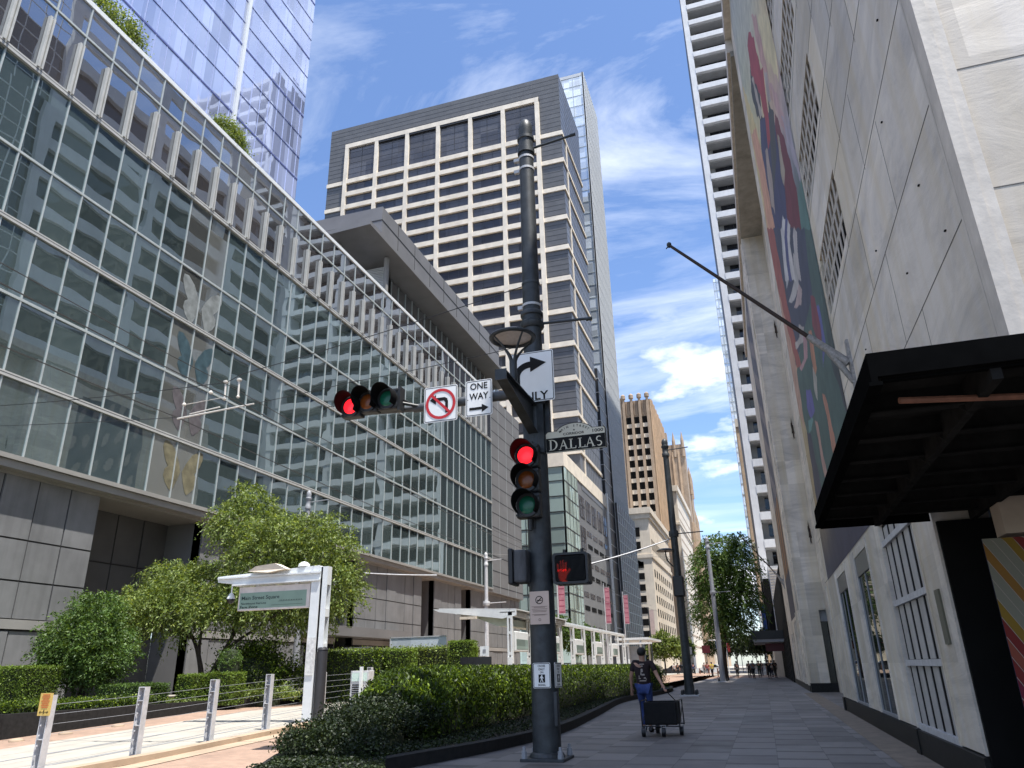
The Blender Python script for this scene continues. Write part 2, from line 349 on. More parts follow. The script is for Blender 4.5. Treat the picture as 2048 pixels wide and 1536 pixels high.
def sidewalk_mat():
    t = NT('sidewalk_slabs'); b = t.b; b.inputs['Roughness'].default_value = 0.6
    g = t.n('ShaderNodeNewGeometry'); sx = t.n('ShaderNodeSeparateXYZ', {0: g.outputs['Position']})
    def m_(op, a, c=None):
        n = t.n('ShaderNodeMath', {0: a}, operation=op)
        if c is not None:
            if isinstance(c, bpy.types.NodeSocket): t.l(c, n.inputs[1])
            else: n.inputs[1].default_value = c
        return n.outputs[0]
    v = m_('DIVIDE', sx.outputs[0], 0.74); row = m_('FLOOR', v); fv = m_('FRACT', v)
    u = m_('DIVIDE', m_('ADD', sx.outputs[1], m_('MULTIPLY', row, 0.43)), 1.1); idx = m_('FLOOR', u); fu = m_('FRACT', u)
    bar = m_('LESS_THAN', fu, 0.15)
    jt = m_('MAXIMUM', m_('LESS_THAN', fv, 0.012), m_('LESS_THAN', fu, 0.008))
    jt = m_('MAXIMUM', jt, m_('MULTIPLY', m_('GREATER_THAN', fu, 0.145), m_('LESS_THAN', fu, 0.153)))
    cb_ = t.n('ShaderNodeCombineXYZ', {0: row, 1: idx, 2: bar}); wn = t.n('ShaderNodeTexWhiteNoise', {'Vector': cb_.outputs[0]}, noise_dimensions='3D')
    tone = t.n('ShaderNodeMapRange', {0: wn.outputs['Value'], 'To Min': 0.095, 'To Max': 0.19}).outputs[0]
    tone = m_('MULTIPLY', tone, m_('SUBTRACT', 1.0, m_('MULTIPLY', bar, 0.5)))
    n = t.n('ShaderNodeTexNoise', {'Vector': g.outputs['Position'], 'Scale': 0.8, 'Detail': 9.0, 'Roughness': 0.7})
    tone = m_('MULTIPLY', tone, t.n('ShaderNodeMapRange', {0: n.outputs[0], 'From Min': 0.3, 'From Max': 0.7, 'To Min': 0.78, 'To Max': 1.2}).outputs[0])
    n2 = t.n('ShaderNodeTexNoise', {'Vector': g.outputs['Position'], 'Scale': 120.0, 'Detail': 2.0})
    tone = m_('MULTIPLY', tone, t.n('ShaderNodeMapRange', {0: n2.outputs[0], 'From Min': 0.3, 'From Max': 0.7, 'To Min': 0.85, 'To Max': 1.15}).outputs[0])
    vo = t.n('ShaderNodeTexVoronoi', {'Vector': g.outputs['Position'], 'Scale': 1.7, 'Randomness': 1.0})
    spot = m_('LESS_THAN', vo.outputs['Distance'], 0.055)
    tone = m_('MULTIPLY', tone, m_('SUBTRACT', 1.0, m_('MULTIPLY', spot, 0.45)))
    tone = m_('MULTIPLY', tone, m_('SUBTRACT', 1.0, m_('MULTIPLY', jt, 0.6)))
    c = t.n('ShaderNodeVectorMath', {0: (1.06, 0.98, 0.93), 'Scale': tone}, operation='SCALE'); t.l(c.outputs[0], b.inputs['Base Color'])
    rg = t.n('ShaderNodeMapRange', {0: n.outputs[0], 'From Min': 0.3, 'From Max': 0.7, 'To Min': 0.42, 'To Max': 0.75}); t.l(rg.outputs[0], b.inputs['Roughness'])
    bp = t.n('ShaderNodeBump', {'Height': m_('SUBTRACT', 1.0, jt), 'Strength': 0.4, 'Distance': 0.006}); t.l(bp.outputs[0], b.inputs['Normal'])
    return t.mat
m_pave = sidewalk_mat()
m_brick = pavers('red_brick_paving', (0.33, 0.215, 0.155), (0.27, 0.18, 0.13), (0.24, 0.19, 0.15), 0.22, 0.11, R_(25), 0.006, 0.85)
m_asph = mat('asphalt', (0.06, 0.06, 0.062), 0.85, 0, 0.2, 2, 0.3, 60)
# ================================================================== SETTING
m = MB(); m.face([(-420, -60, -0.05), (300, -60, -0.05), (300, 900, -0.05), (-420, 900, -0.05)])
struct('ground', m, m_asph)
def zg(y): return max(0.0, min(0.36, (y-11.0)*0.036))
# sidewalk on the right, up to the kerb of the planting bed
m = MB(); m.face([(-5.9, 4, 0), (2.3, 4, 0), (2.3, 26.5, 0), (-5.9, 26.5, 0)])
m.face([(-5.9, 26.5, 0), (3.6, 26.5, 0), (3.6, 86, 0), (-5.9, 86, 0)])
struct('sidewalk', m, m_pave)
# plaza and track area on the left rises to platform level
def strip(name, x0, x1, mt, dz, ya=5.0, yb=110.0, n=60, kind='structure', xf=None):
    m = MB()
    ys = [ya + (yb-ya)*(i/n)**1.5 for i in range(n+1)]
    for a, b in zip(ys[:-1], ys[1:]):
        m.face([(x0, a, zg(a)+dz), (x1, a, zg(a)+dz), (x1, b, zg(b)+dz), (x0, b, zg(b)+dz)])
    return struct(name, m, mt)
strip('plaza_paving', -28, -8.9, m_brick, 0.0)
strip('plaza_paving_far', -8.9, -5.95, m_brick, 0.0, 51.0, 110.0, 20)
strip('track_slab', -15.2, -10.7, m_conc, 0.012)
strip('tactile_path', -10.69, -10.0, m_conc2, 0.010)
m = MB()
for a, b in ((6.0, 86),):
    n = 40
    for i in range(n):
        y0 = a+(b-a)*i/n; y1 = a+(b-a)*(i+1)/n
        z0 = zg(y0); z1 = zg(y1)
        m.face([(-10.69, y0, z0+0.10), (-10.45, y0, z0+0.10), (-10.45, y1, z1+0.10), (-10.69, y1, z1+0.10)])
        m.face([(-10.45, y0, z0), (-10.45, y0, z0+0.10), (-10.45, y1, z1+0.10), (-10.45, y1, z1)])
        m.face([(-10.69, y0, z0), (-10.69, y1, z1), (-10.69, y1, z1+0.10), (-10.69, y0, z0+0.10)])
struct('platform_kerb', m, m_conc2)
def bedx(y): return float(np.interp(y, [5, 10.2, 11.3, 12.5, 14, 16], [-6.6, -7.2, -7.75, -8.1, -8.5, -8.9]))
m = MB(); yy_ = np.linspace(5, 16, 23)
for a, b in zip(yy_[:-1], yy_[1:]): m.face([(-8.9, a, zg(a)+0.003), (bedx(a), a, zg(a)+0.003), (bedx(b), b, zg(b)+0.003), (-8.9, b, zg(b)+0.003)])
struct('plaza_edge_paving', m, m_brick)
m = MB()
for a, b in zip(yy_[:-1], yy_[1:]):
    if a > 9.5: m.face([(bedx(a), a, 0.0), (bedx(b), b, 0.0), (bedx(b), b, 0.15+zg(b)), (bedx(a), a, 0.15+zg(a))]); m.face([(bedx(a), a, 0.15+zg(a)), (bedx(b), b, 0.15+zg(b)), (bedx(b)+0.15, b, 0.15+zg(b)), (bedx(a)+0.15, a, 0.15+zg(a))])
struct('bed_back_kerb', m, m_curb)
for x in (-12.0, -13.45):
    m = MB()
    for i in range(40):
        y0 = 5+2.0*i; y1 = y0+2.0
        m.face([(x, y0, zg(y0)+0.017), (x+0.07, y0, zg(y0)+0.017), (x+0.07, y1, zg(y1)+0.017), (x, y1, zg(y1)+0.017)])
    o = struct('track_groove', m, m_greyp)
# cross street and far roadway
m = MB(); m.face([(-28, 86, 0.0), (6, 86, 0.0), (6, 108, 0.0), (-28, 108, 0.0)]); struct('cross_street', m, m_brick)
m = MB(); m.face([(-28, 108, 0.004), (6, 108, 0.004), (6, 700, 0.004), (-28, 700, 0.004)]); struct('far_pavement', m, m_conc)
m = MB(); m.face([(-28, -40, -0.02), (40, -40, -0.02), (40, 4, -0.02), (-28, 4, -0.02)]); struct('near_street', m, m_asph)

# ---- curved planting bed between sidewalk and plaza
KERB = [(-5.9, 9.0), (-5.4, 11.5), (-4.84, 14.2), (-4.57, 18.0), (-5.06, 24.5), (-5.75, 33.0), (-5.3, 41.0), (-5.2, 46.0), (-5.7, 50.5)]
def cat(pts, n=6):
    o = []
    P = [pts[0]]+list(pts)+[pts[-1]]
    for i in range(1, len(P)-2):
        for k in range(n):
            t = k/n; a, b, c, d = [Vector(q) for q in P[i-1:i+3]]
            o.append(0.5*((2*b)+(c-a)*t+(2*a-5*b+4*c-d)*t*t+(3*b-a-3*c+d)*t**3))
    o.append(Vector(pts[-1])); return o
kp = cat(KERB)
m = MB()
for a, b in zip(kp[:-1], kp[1:]):
    for (o0, o1, z0, z1) in ((0, -0.2, 0, 0.2),):
        m.face([(a.x, a.y, 0), (a.x, a.y, 0.19), (b.x, b.y, 0.19), (b.x, b.y, 0)][::-1])
        m.face([(a.x, a.y, 0.19), (a.x-0.18, a.y, 0.2), (b.x-0.18, b.y, 0.2), (b.x, b.y, 0.19)][::-1])
        m.face([(a.x-0.18, a.y, 0.1), (a.x-0.18, a.y, 0.2), (b.x-0.18, b.y, 0.2), (b.x-0.18, b.y, 0.1)])
struct('bed_kerb', m, m_curb)
m = MB()
for a, b in zip(kp[:-1], kp[1:]):
    m.face([(a.x-0.17, a.y, 0.14), (b.x-0.17, b.y, 0.14), (bedx(b.y), b.y, 0.14+zg(b.y)*0.6), (bedx(a.y), a.y, 0.14+zg(a.y)*0.6)])
struct('planting_soil', m, m_soil)
# ---- left planting bed with dark kerb
m = MB(); m.box(-28, -17.2, 8, 27.5, 0.0, 0.58); m.box(-28, -20.5, 27.5, 50, 0, 0.6)
struct('left_planting_bed', m, m_soil)
m = MB(); m.box(-17.19, -17.0, 8, 27.5, 0.0, 0.66); struct('left_bed_kerb', m, m_curb)
m = MB(); m.box(-26.4, -25.0, 20, 52, 0.585, 0.62); struct('wall_side_paving', m, m_conc)

# ================================================================== LEFT GLASS BUILDING
GX = -26.0; GY0, GY1, GYE = 2.0, 74.6, 85.5
gb = thing('glass_office_building', 'long podium building with green glass curtain wall above grey metal base', 'building', (GX, 2, 0))
rows = [(9.36, 12.15, m_teal), (12.36, 15.30, m_teal), (15.40, 18.24, m_teal), (18.44, 21.29, m_teal), (21.39, 25.28, m_teal), (25.50, 28.93, m_clear), (29.02, 30.72, m_clear)]
for k, (a, b, mt) in enumerate(rows):
    m = MB(); m.face([(GX, GY0, a), (GX, GY0, b), (GX, GY1, b), (GX, GY1, a)][::-1])
    part('glass_band', m, mt, gb)
PITCHY = 1.553; ys = []
y = 17.02
while y > GY0+1: y -= PITCHY
while y < GY1-0.2: ys.append(y); y += PITCHY
m = MB()
for y in ys: m.box(GX-0.05, GX+0.05, y-0.028, y+0.028, 9.36, 30.8)
part('mullion', m, m_alu, gb)
for z, h, d in ((12.255, 0.2, 0.10), (18.34, 0.2, 0.10), (25.39, 0.24, 0.13)):
    m = MB(); m.box(GX-0.1, GX+d, GY0, GY1, z-h/2, z+h/2); m.cur = 1; m.box(GX, GX+d+0.003, GY0, GY1, z+0.005, z+0.035)
    part('floor_band', m, [m_bandw, m_dline], gb)
for z in (15.35, 21.34, 28.98):
    m = MB(); m.box(GX-0.1, GX+0.06, GY0, GY1, z-0.055, z+0.055); part('transom', m, m_alu, gb)
m = MB()
for y in ys:                                     # projecting paired fins on the upper floor
    m.box(GX+0.02, GX+0.20, y-0.30, y-0.20, 25.5, 28.3); m.box(GX+0.02, GX+0.20, y-0.13, y-0.05, 25.5, 28.3)
    m.box(GX+0.02, GX+0.10, y-0.21, y-0.12, 25.5, 28.3)
part('fin', m, m_bandw, gb)
m = MB(); m.box(GX-0.4, GX+0.08, GY0, GY1, 30.72, 30.95); m.box(GX-0.35, GX-0.25, GY0, GY1, 31.3, 31.36)
for y in ys: m.box(GX-0.33, GX-0.27, y-0.03, y+0.03, 30.9, 31.33)
part('roof_edge', m, m_white, gb)
m = MB(); m.box(GX-30, GX-0.4, GY0, GYE, 9.0, 30.6); part('roof', m, m_roofd, gb)
# stone clad end bay
m = MB(); m.box(GX-0.45, GX+0.02, GY1, GYE, 8.9, 30.9); m.cur = 1
for i in range(14):
    z = 9.6+i*1.55; m.box(GX, GX+0.026, GY1+0.1, GYE, z-0.05, z+0.05)
m.cur = 2
for y in (GY1+0.05, GY1+2.6, GY1+5.4, GY1+8.2): m.box(GX, GX+0.03, y-0.03, y+0.03, 9, 30.9)
part('end_bay', m, [m_gpanel2, m_dline, m_alu], gb)
# ledge and soffit
m = MB(); m.box(GX-0.4, GX+0.12, GY0, GY1, 9.16, 9.34); m.box(GX-0.4, GX+0.02, GY0, GY1, 8.86, 9.14); m.box(GX-3.2, GX-0.41, GY0, GYE, 8.75, 8.95)
part('ledge', m, m_soffit, gb)
# base: grey metal panels with deep recesses
BX = -26.5
segs = [(2.0, 24.5, 0), (24.5, 31.0, 1), (31.0, 44.6, 0), (44.6, 46.9, 1), (46.9, 58.0, 0), (58.0, 60.6, 1), (60.6, 67.0, 0), (67.0, 69.5, 1), (69.5, 85.4, 0)]
zl = [0.3, 3.14, 4.90, 6.42, 8.80]
for a, b, rec in segs:
    X = BX-(2.2 if rec else 0)
    m = MB(); m.cur = 1; m.box(X-0.5, X-0.04, a, b, 0.2, 8.86); m.cur = 0
    n = max(1, round((b-a)/1.52)); wd = (b-a)/n
    for i in range(n):
        for z0, z1 in zip(zl[:-1], zl[1:]):
            lo = 0.42 if (z0 == 3.14) else 0.03
            m.box(X-0.04, X + (0.0 if (i % 3) else 0.03), a+i*wd+0.035, a+(i+1)*wd-0.035, z0+lo, z1-0.035)
    m.cur = 2
    if not rec: m.box(X-0.04, X+0.06, a+0.02, b-0.02, 3.18, 3.52)
    part('recess_panel' if rec else 'metal_panel_wall', m, [m_recess_shade if rec else m_gpanel, m_dline, m_soffit], gb)
    if rec:
        for e0, e1 in ((a-0.25, a), (b, b+0.25)): m = MB(); m.box(X, BX-0.045, e0, e1, 0.2, 8.86); part('recess_side', m, m_gpanel2, gb)
m = MB(); m.box(BX-2.0, BX+1.1, 40.0, 54.0, 3.62, 4.22); part('entrance_canopy', m, m_gpanel2, gb)
for a, b in ((40.6, 44.4), (45.2, 48.2), (48.3, 51.4)):
    m = MB(); m.box(BX+0.035, BX+0.06, a, b, 0.4, 3.1); part('entrance_glass', m, m_shop, gb)
m = MB(); m.box(BX, BX+0.9, 52.6, 53.6, 0.3, 3.62); part('entrance_column', m, m_gpanel2, gb)
m = MB()
for a, b in ((9.37, 12.14), (12.37, 15.29), (15.41, 18.23), (18.45, 21.28), (21.40, 25.26)): m.face([(GX+0.004, 26.34, a), (GX+0.004, 29.42, a), (GX+0.004, 29.42, b), (GX+0.004, 26.34, b)])
part('stair_hall_glass', m, m_stair, gb)
# butterfly banners seen in the stair hall windows
def bfly(cy, cz, s, mt, parent, k):
    for sg in (-1, 1):
        pts = [(0.05, -0.05), (0.22, 0.35), (0.55, 0.85), (0.95, 1.12), (1.22, 1.08), (1.25, 0.80), (1.12, 0.45), (0.98, 0.22), (0.82, 0.02), (0.98, -0.12), (1.02, -0.42), (0.86, -0.70), (0.66, -0.88), (0.50, -1.0), (0.36, -0.86), (0.18, -0.45)]
        m = MB(); m.prism([(GX+0.012, cy+sg*a*s, cz+b*s) for a, b in pts][::-sg], (0.006, 0, 0))
        part('butterfly_wing', m, mt, parent)
for k, (cy, cz, s, c) in enumerate(((28.1, 19.6, 1.2, (0.21, 0.225, 0.22)), (28.2, 16.5, 1.1, (0.05, 0.085, 0.10)), (28.3, 13.7, 1.0, (0.11, 0.10, 0.105)), (28.4, 10.8, 1.1, (0.17, 0.155, 0.10)))):
    bfly(cy, cz, s, mat('butterfly_film', c, 0.3, 0, 0.35, 2.5), gb, k)

# penthouse on the roof
ph = thing('rooftop_penthouse', 'grey penthouse with wide flat overhanging canopy on the glass building roof', 'penthouse', (-30, 47, 30.6))
m = MB(); m.prism([(-31.4, 47, 36.7), (-27.0, 47, 36.9), (-27.0, 88, 36.9), (-31.4, 88, 36.7)], (0, 0, 0.38)); part('canopy', m, m_fascia, ph)
m = MB(); m.box(-29.6, -29.5, 56, 88, 30.6, 36.7); part('glass_wall', m, m_clear, ph)
m = MB()
y = 56.0
while y < 88: m.box(-29.5, -29.42, y-0.04, y+0.04, 30.6, 36.7); y += 1.55
part('mullion', m, m_alu, ph)
m = MB(); m.box(-40, -30.0, 54.5, 90, 30.6, 44.3); m.cur = 1
for z in (39.2, 42.7): m.box(-30.0, -29.97, 54.5, 90, z, z+0.12); m.box(-40, -30, 54.47, 54.5, z, z+0.12)
for y in range(58, 90, 4): m.box(-30.0, -29.975, y, y+0.05, 37.2, 44.3)
part('plant_screen', m, [m_fascia, m_dline], ph)
for q_ in ((-31.2, -30.8, 48.5, 48.9), (-28.2, -27.9, 52, 52.4)): m = MB(); m.box(*q_, 30.6, 36.7); part('column', m, m_soffit, ph)
m = MB()
for i in range(22): m.box(-31.0, -28.3, 53.0, 53.15, 32.5+i*0.18, 32.5+i*0.18+0.09)
part('louvre', m, m_white, ph)

# ================================================================== BLUE GLASS TOWER
bt = thing('blue_glass_tower', 'tall violet blue mirror glass tower rising behind the podium roof', 'building', (-50, 30, 0))
m = MB(); m.box(-80, -50, -20, 54.4, 20, 125); m.box(-80, -50.0, 54.9, 67.6, 20, 125); part('glass_wall', m, m_blue, bt)
m = MB()
y = -19.0
while y < 67.5:
    if abs(y-54.6) > 0.5: m.box(-50.4, -49.95, y-0.03, y+0.03, 20, 125)
    y += 1.62
part('mullion', m, mat('blue_mullion', (0.45, 0.50, 0.70), 0.4, 0.3, 0.05), bt)
m = MB(); i = 0; z = 31.0
while z < 125:
    h = 0.11 if i % 3 == 0 else 0.03
    m.box(-50.4, -49.94, -20, 67.6, z-h, z+h); z += 3.42; i += 1
part('transom', m, mat('navy_spandrel', (0.10, 0.12, 0.28), 0.4, 0.2, 0.05), bt)
m = MB(); m.box(-50.4, -49.7, 54.42, 54.88, 20, 125); part('corner_fin', m, m_white, bt)

# ================================================================== GRID TOWER
gt = thing('grid_tower', 'dark tower with pale stone grid and three recessed windows at its top', 'building', (-26, 122, 0))
TX0, TX1, TY = -81.8, -26.0, 122.0
m = MB(); m.box(TX0, TX1, TY, TY+19.5, 30, 122.0); m.cur = 1
z = 122.0
while z > 40:
    z -= 1.155; m.box(TX0, TX1, TY-0.015, TY, z-0.04, z+0.04)
for z in np.arange(40, 122, 1.73): m.box(TX1, TX1+0.02, TY, TY+19.5, z-0.03, z+0.03)
for y in np.arange(TY+4.6, TY+19, 1.6): m.box(TX1, TX1+0.02, y-0.03, y+0.03, 33, 122)
part('wall', m, [m_dclad, m_dline], gt)
vx = [-77.0, -69.3, -61.6, -54.0, -46.3, -38.7, -31.0]
m = MB()
for i, x in enumerate(vx): m.box(x-0.45, x+0.45, TY-0.55, TY-0.02, 30, 116.6)
m.box(vx[0]-0.45, vx[-1]+0.45, TY-0.56, TY-0.02, 115.5, 116.65)
z = 106.1; lv = []
while z > 31: lv.append(z); z -= 3.46
for k, z in enumerate(lv):
    for a, b in zip(vx[:-1], vx[1:]): m.box(a+0.45, b-0.45, TY-0.5, TY-0.02, z-0.55, z+0.55)
    if k % 2 == 0:
        m.box(TX0-0.02, vx[0]-0.45, TY-0.3, TY-0.02, z-0.5, z+0.5); m.box(vx[-1]+0.45, TX1+0.25, TY-0.3, TY-0.02, z-0.5, z+0.5)
        m.box(TX1+0.01, TX1+0.25, TY-0.02, TY+19.5, z-0.3, z+0.3)
for y in (TY+3.6,): m.box(TX1+0.012, TX1+0.2, y-0.2, y+0.2, 33, 106)
part('stone_grid', m, m_beige, gt)
wm = MB(); wm.box(-3.38, 3.38, -0.012, 0.1, -1.18, 1.18); wm.cur = 1
for x in (-1.13, 1.13): wm.box(x-0.05, x+0.05, -0.04, 0, -1.18, 1.18)
wm.box(-3.38, 3.38, -0.03, 0, 0.35, 0.42)
wmesh = mesh_of('window', wm, [m_dglass, m_dline])
cnt = 0; rest = MB()
for k in range(len(lv)-1):
    zc = (lv[k]+lv[k+1])/2
    for a, b in zip(vx[:-1], vx[1:]):
        if cnt < 98: inst('window', wmesh, gt, ((a+b)/2, TY-0.02, zc))
        else: rest.box((a+b)/2-3.38, (a+b)/2+3.38, TY-0.03, TY-0.016, zc-1.18, zc+1.18)
        cnt += 1
if rest.f: o = part('lower_windows', rest, m_dglass, gt); o['kind'] = 'stuff'
for i, (a, b) in enumerate(zip(vx[:-1], vx[1:])):
    m = MB(); rec = i in (1, 2, 3, 4)
    yy = TY-0.05
    m.box(a+0.5, b-0.5, yy, yy+0.03, 106.8, 115.4); m.cur = 1
    for z in (108.3, 109.8, 111.3, 112.8, 114.3): m.box(a+0.5, b-0.5, yy-0.02, yy, z-0.04, z+0.04)
    m.box((a+b)/2-0.05, (a+b)/2+0.05, yy-0.025, yy, 108 if rec else 106.8, 115.4)
    if rec: m.box(a+0.45, b-0.45, TY-0.5, yy, 115.0, 115.5)  # dark strip under the window head stands in for its shadow
    part('top_window', m, [m_dglass, m_dline], gt)
# podium of the grid tower
pd = thing('podium_building', 'grey podium with pale green glass corner and slit windows below the grid tower', 'building', (-26, 109, 0))
m = MB(); m.box(-80, -26.05, 109.5, 145, 0, 31.0); part('wall', m, m_gpanel2, pd)
m = MB(); m.box(-80, -25.9, 109.0, 110.2, 31.0, 33.4); m.box(-27.5, -25.9, 110.2, 145.2, 31.0, 33.4); part('parapet', m, m_beige, pd)
m = MB(); m.box(-60, -26.0, 109.2, 109.45, 0.3, 30.95); m.box(-26.3, -25.96, 109.2, 118.4, 0.3, 30.95); m.cur = 1
for z in np.arange(2, 31, 2.43): m.box(-60, -25.93, 109.14, 109.2, z-0.07, z+0.07); m.box(-25.96, -25.92, 109.2, 118.4, z-0.07, z+0.07)
for x in np.arange(-58, -26, 3.2): m.box(x-0.05, x+0.05, 109.14, 109.2, 0.3, 30.9)
for y in (111.6, 114.0, 116.3): m.box(-25.96, -25.92, y-0.06, y+0.06, 0.3, 30.9)
part('corner_glass', m, [m_greenglass, m_dline], pd)
for j, z in enumerate((27.0, 21.8, 16.6, 11.4, 6.2)):
    for i, y in enumerate((121.5, 126.5, 131.5, 136.5, 141.3)):
        m = MB()
        if j == 0 or (i == 0 and j < 3): m.box(-26.04, -25.97, y-2.0, y+1.7, z-2.0, z+1.6); m.cur = 1; m.box(-25.97, -25.94, y-0.1, y, z-2.0, z+1.6); m.box(-25.97, -25.94, y-2, y+1.7, z-0.1, z)
        else: m.box(-26.04, -26.0, y-2.1, y+1.6, z+0.7, z+1.5)
        part('window', m, [m_dglass, m_dline], pd)
        if j:
            m = MB(); m.box(-26.04, -26.0, y-1.8, y+1.9, z-1.4, z-0.7); part('slit_window', m, m_dark, pd)
m = MB(); m.box(-26.1, -25.7, 144.6, 145.3, 0, 34); part('end_fin', m, m_white, pd)

# ================================================================== PALE GLASS TOWER BEHIND
wt = thing('pale_glass_tower', 'slim pale blue glass tower with ribbed side behind the dark grid tower', 'building', (-26, 154, 0))
m = MB(); m.box(-45, -26.3, 154.3, 173.4, 0, 151.5); part('glass_front', m, m_paleglass, wt)
m = MB(); m.box(-26.29, -26.0, 154.0, 173.6, 0, 152.3); part('ribbed_side', m, mat('ribbed_grey_glass', (0.36, 0.38, 0.39), 0.35, 0.1, 0.3, 1.0, stretch=(1, 1.2, 0.02)), wt)
m = MB()
for y in np.arange(154.4, 173.6, 1.2): m.box(-26.0, -25.82, y-0.08, y+0.08, 0, 152.3)
m.box(-45, -26, 154.15, 154.3, 151.3, 152.3); m.box(-26.4, -25.9, 154.0, 154.3, 0, 152.3)
part('vertical_rib', m, mat('rib_metal', (0.55, 0.56, 0.56), 0.4, 0.1, 0.1), wt)
m = MB()
for z in np.arange(2, 152, 3.4): m.box(-45, -26.3, 154.22, 154.3, z-0.07, z+0.07)
for z in np.arange(2, 152, 3.4): m.box(-26.0, -25.9, 154.3, 173.5, z-0.05, z+0.05)
for x in np.arange(-44, -27, 3.0): m.box(x-0.05, x+0.05, 154.2, 154.3, 0, 151)
part('transom', m, m_alu, wt)
# dark glass annex in front of its lower floors
an = thing('dark_glass_annex', 'black glass annex with fine pale mullion grid between podium and parking garage', 'building', (-26, 146, 0))
m = MB(); m.box(-50, -26.2, 146, 154, 0, 62); m.box(-26.2, -25.5, 154.1, 178, 0, 34); part('glass_wall', m, m_annex, an)
m = MB()
for z in np.arange(2, 62, 3.2): m.box(-50, -26.1, 145.92, 146, z-0.06, z+0.06); m.box(-26.2, -26.12, 146, 154, z-0.06, z+0.06)
for x in np.arange(-49, -26, 3.4): m.box(x-0.06, x+0.06, 145.92, 146, 0, 62)
for z in np.arange(2, 34, 2.0): m.box(-25.5, -25.42, 154.1, 178, z-0.05, z+0.05)
for y in np.arange(154.5, 178, 2.6): m.box(-25.5, -25.42, y-0.07, y+0.07, 0, 34)
part('mullion', m, m_white, an)

# ================================================================== PARKING GARAGE IN HISTORIC STYLE
pg = thing('parking_garage', 'cream stone building with open parking floors under an arch and heavy cornice', 'building', (-26, 209, 0))
m = MB(); m.box(-60, -26, 210, 258, 0, 42); part('wall', m, m_cream, pg)
m = MB()
m.box(-60.5, -25.2, 209.2, 259, 42, 43.7); m.box(-60.2, -25.6, 209.6, 258.5, 40.6, 42.0); m.box(-60.2, -25.7, 209.7, 258.4, 29.6, 30.6)
part('cornice', m, m_cream, pg)
for k in range(9):
    z = 2.5+3.05*k
    m = MB(); m.box(-34.5, -28.4, 209.9, 210.1, z, z+1.7); part('parking_opening', m, m_dark, pg)
m = MB(); n = 12
pts = [(-34.5, 209.9, 27.5), (-28.4, 209.9, 27.5)] + [(-31.45+3.05*math.cos(math.pi*i/n), 209.9, 27.5+1.8*math.sin(math.pi*i/n)) for i in range(1, n)]
m.prism(pts, (0, 0.15, 0)); part('arch_opening', m, m_dark, pg)
for x in (-29.6, -32.3, -35):
    for z in (31.6, 35.6):
        m = MB(); m.box(x-0.8, x+0.8, 209.9, 210.1, z, z+2.6); part('window', m, m_dark, pg)
wv = mesh_of('window', MB().box(-0.1, 0.06, -0.95, 0.95, -1.0, 1.0), m_dark)
wv2 = mesh_of('window', MB().box(-0.1, 0.06, -0.35, 0.35, -1.5, 1.5), m_dark)
for j in range(6):
    for i in range(9): inst('window', wv, pg, (-26, 214+5.0*i, 8+3.55*j))
for i in range(20): inst('window', wv2, pg, (-26, 212.5+2.3*i, 33.5))

# ================================================================== DECO TOWER
dt = thing('deco_tower', 'tan stepped deco tower with dark window bays and a sunlit side', 'building', (-28.1, 262, 0))
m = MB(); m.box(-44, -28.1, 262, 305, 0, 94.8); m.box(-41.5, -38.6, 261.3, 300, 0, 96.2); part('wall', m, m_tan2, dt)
m = MB(); m.box(-28.1, -27.9, 261.9, 305, 0, 94.9); part('sunlit_side_wall', m, m_tan, dt)  # lighter terracotta than the front, standing in for sun on this side
m = MB()
for x in (-37.9, -34.9, -31.9, -29.0):
    m.box(x-0.45, x+0.45, 261.0, 262, 0, 95.6)
    m.loft([m.ring((x, 261.5, 95.6), (0, 0, 1), 0.9, 10), m.ring((x, 261.5, 96.9), (0, 0, 1), 0.9, 10), m.ring((x, 261.5, 97.5), (0, 0, 1), 0.35, 10)])
for x in (-36.9, -35.9, -33.9, -32.9, -30.9, -29.9): m.box(x-0.12, x+0.12, 261.6, 262, 89, 94.6)
part('pier', m, m_tan2, dt)
m = MB()
for i in range(14):
    y = 264+3.0*i; m.box(-27.9, -27.55, y-0.45, y+0.45, 0, 95.2+0.5*(i % 2)); 
part('sunlit_side_pier', m, m_tan, dt)  # piers take the same painted sunlit tone
dw = MB(); dw.box(-1.0, 1.0, -0.08, 0.1, -1.25, 1.25)
dwm = mesh_of('window', dw, m_dark)
ds = mesh_of('spandrel', MB().box(-0.95, 0.95, -0.22, 0.05, -0.75, 0.75), m_cream)
z = 87.0
while z > 42:
    for x in (-36.4, -33.4, -30.4): inst('window', dwm, dt, (x, 261.95, z)); inst('spandrel', ds, dt, (x, 261.98, z-2.1))
    z -= 4.15
sw = mesh_of('window', MB().box(-0.1, 0.03, -0.6, 0.6, -1.1, 1.1), m_tan2)
z = 87.0
while z > 44:
    for i in range(12): inst('side_window', sw, dt, (-27.9, 265.5+3.0*i, z))
    z -= 5.2
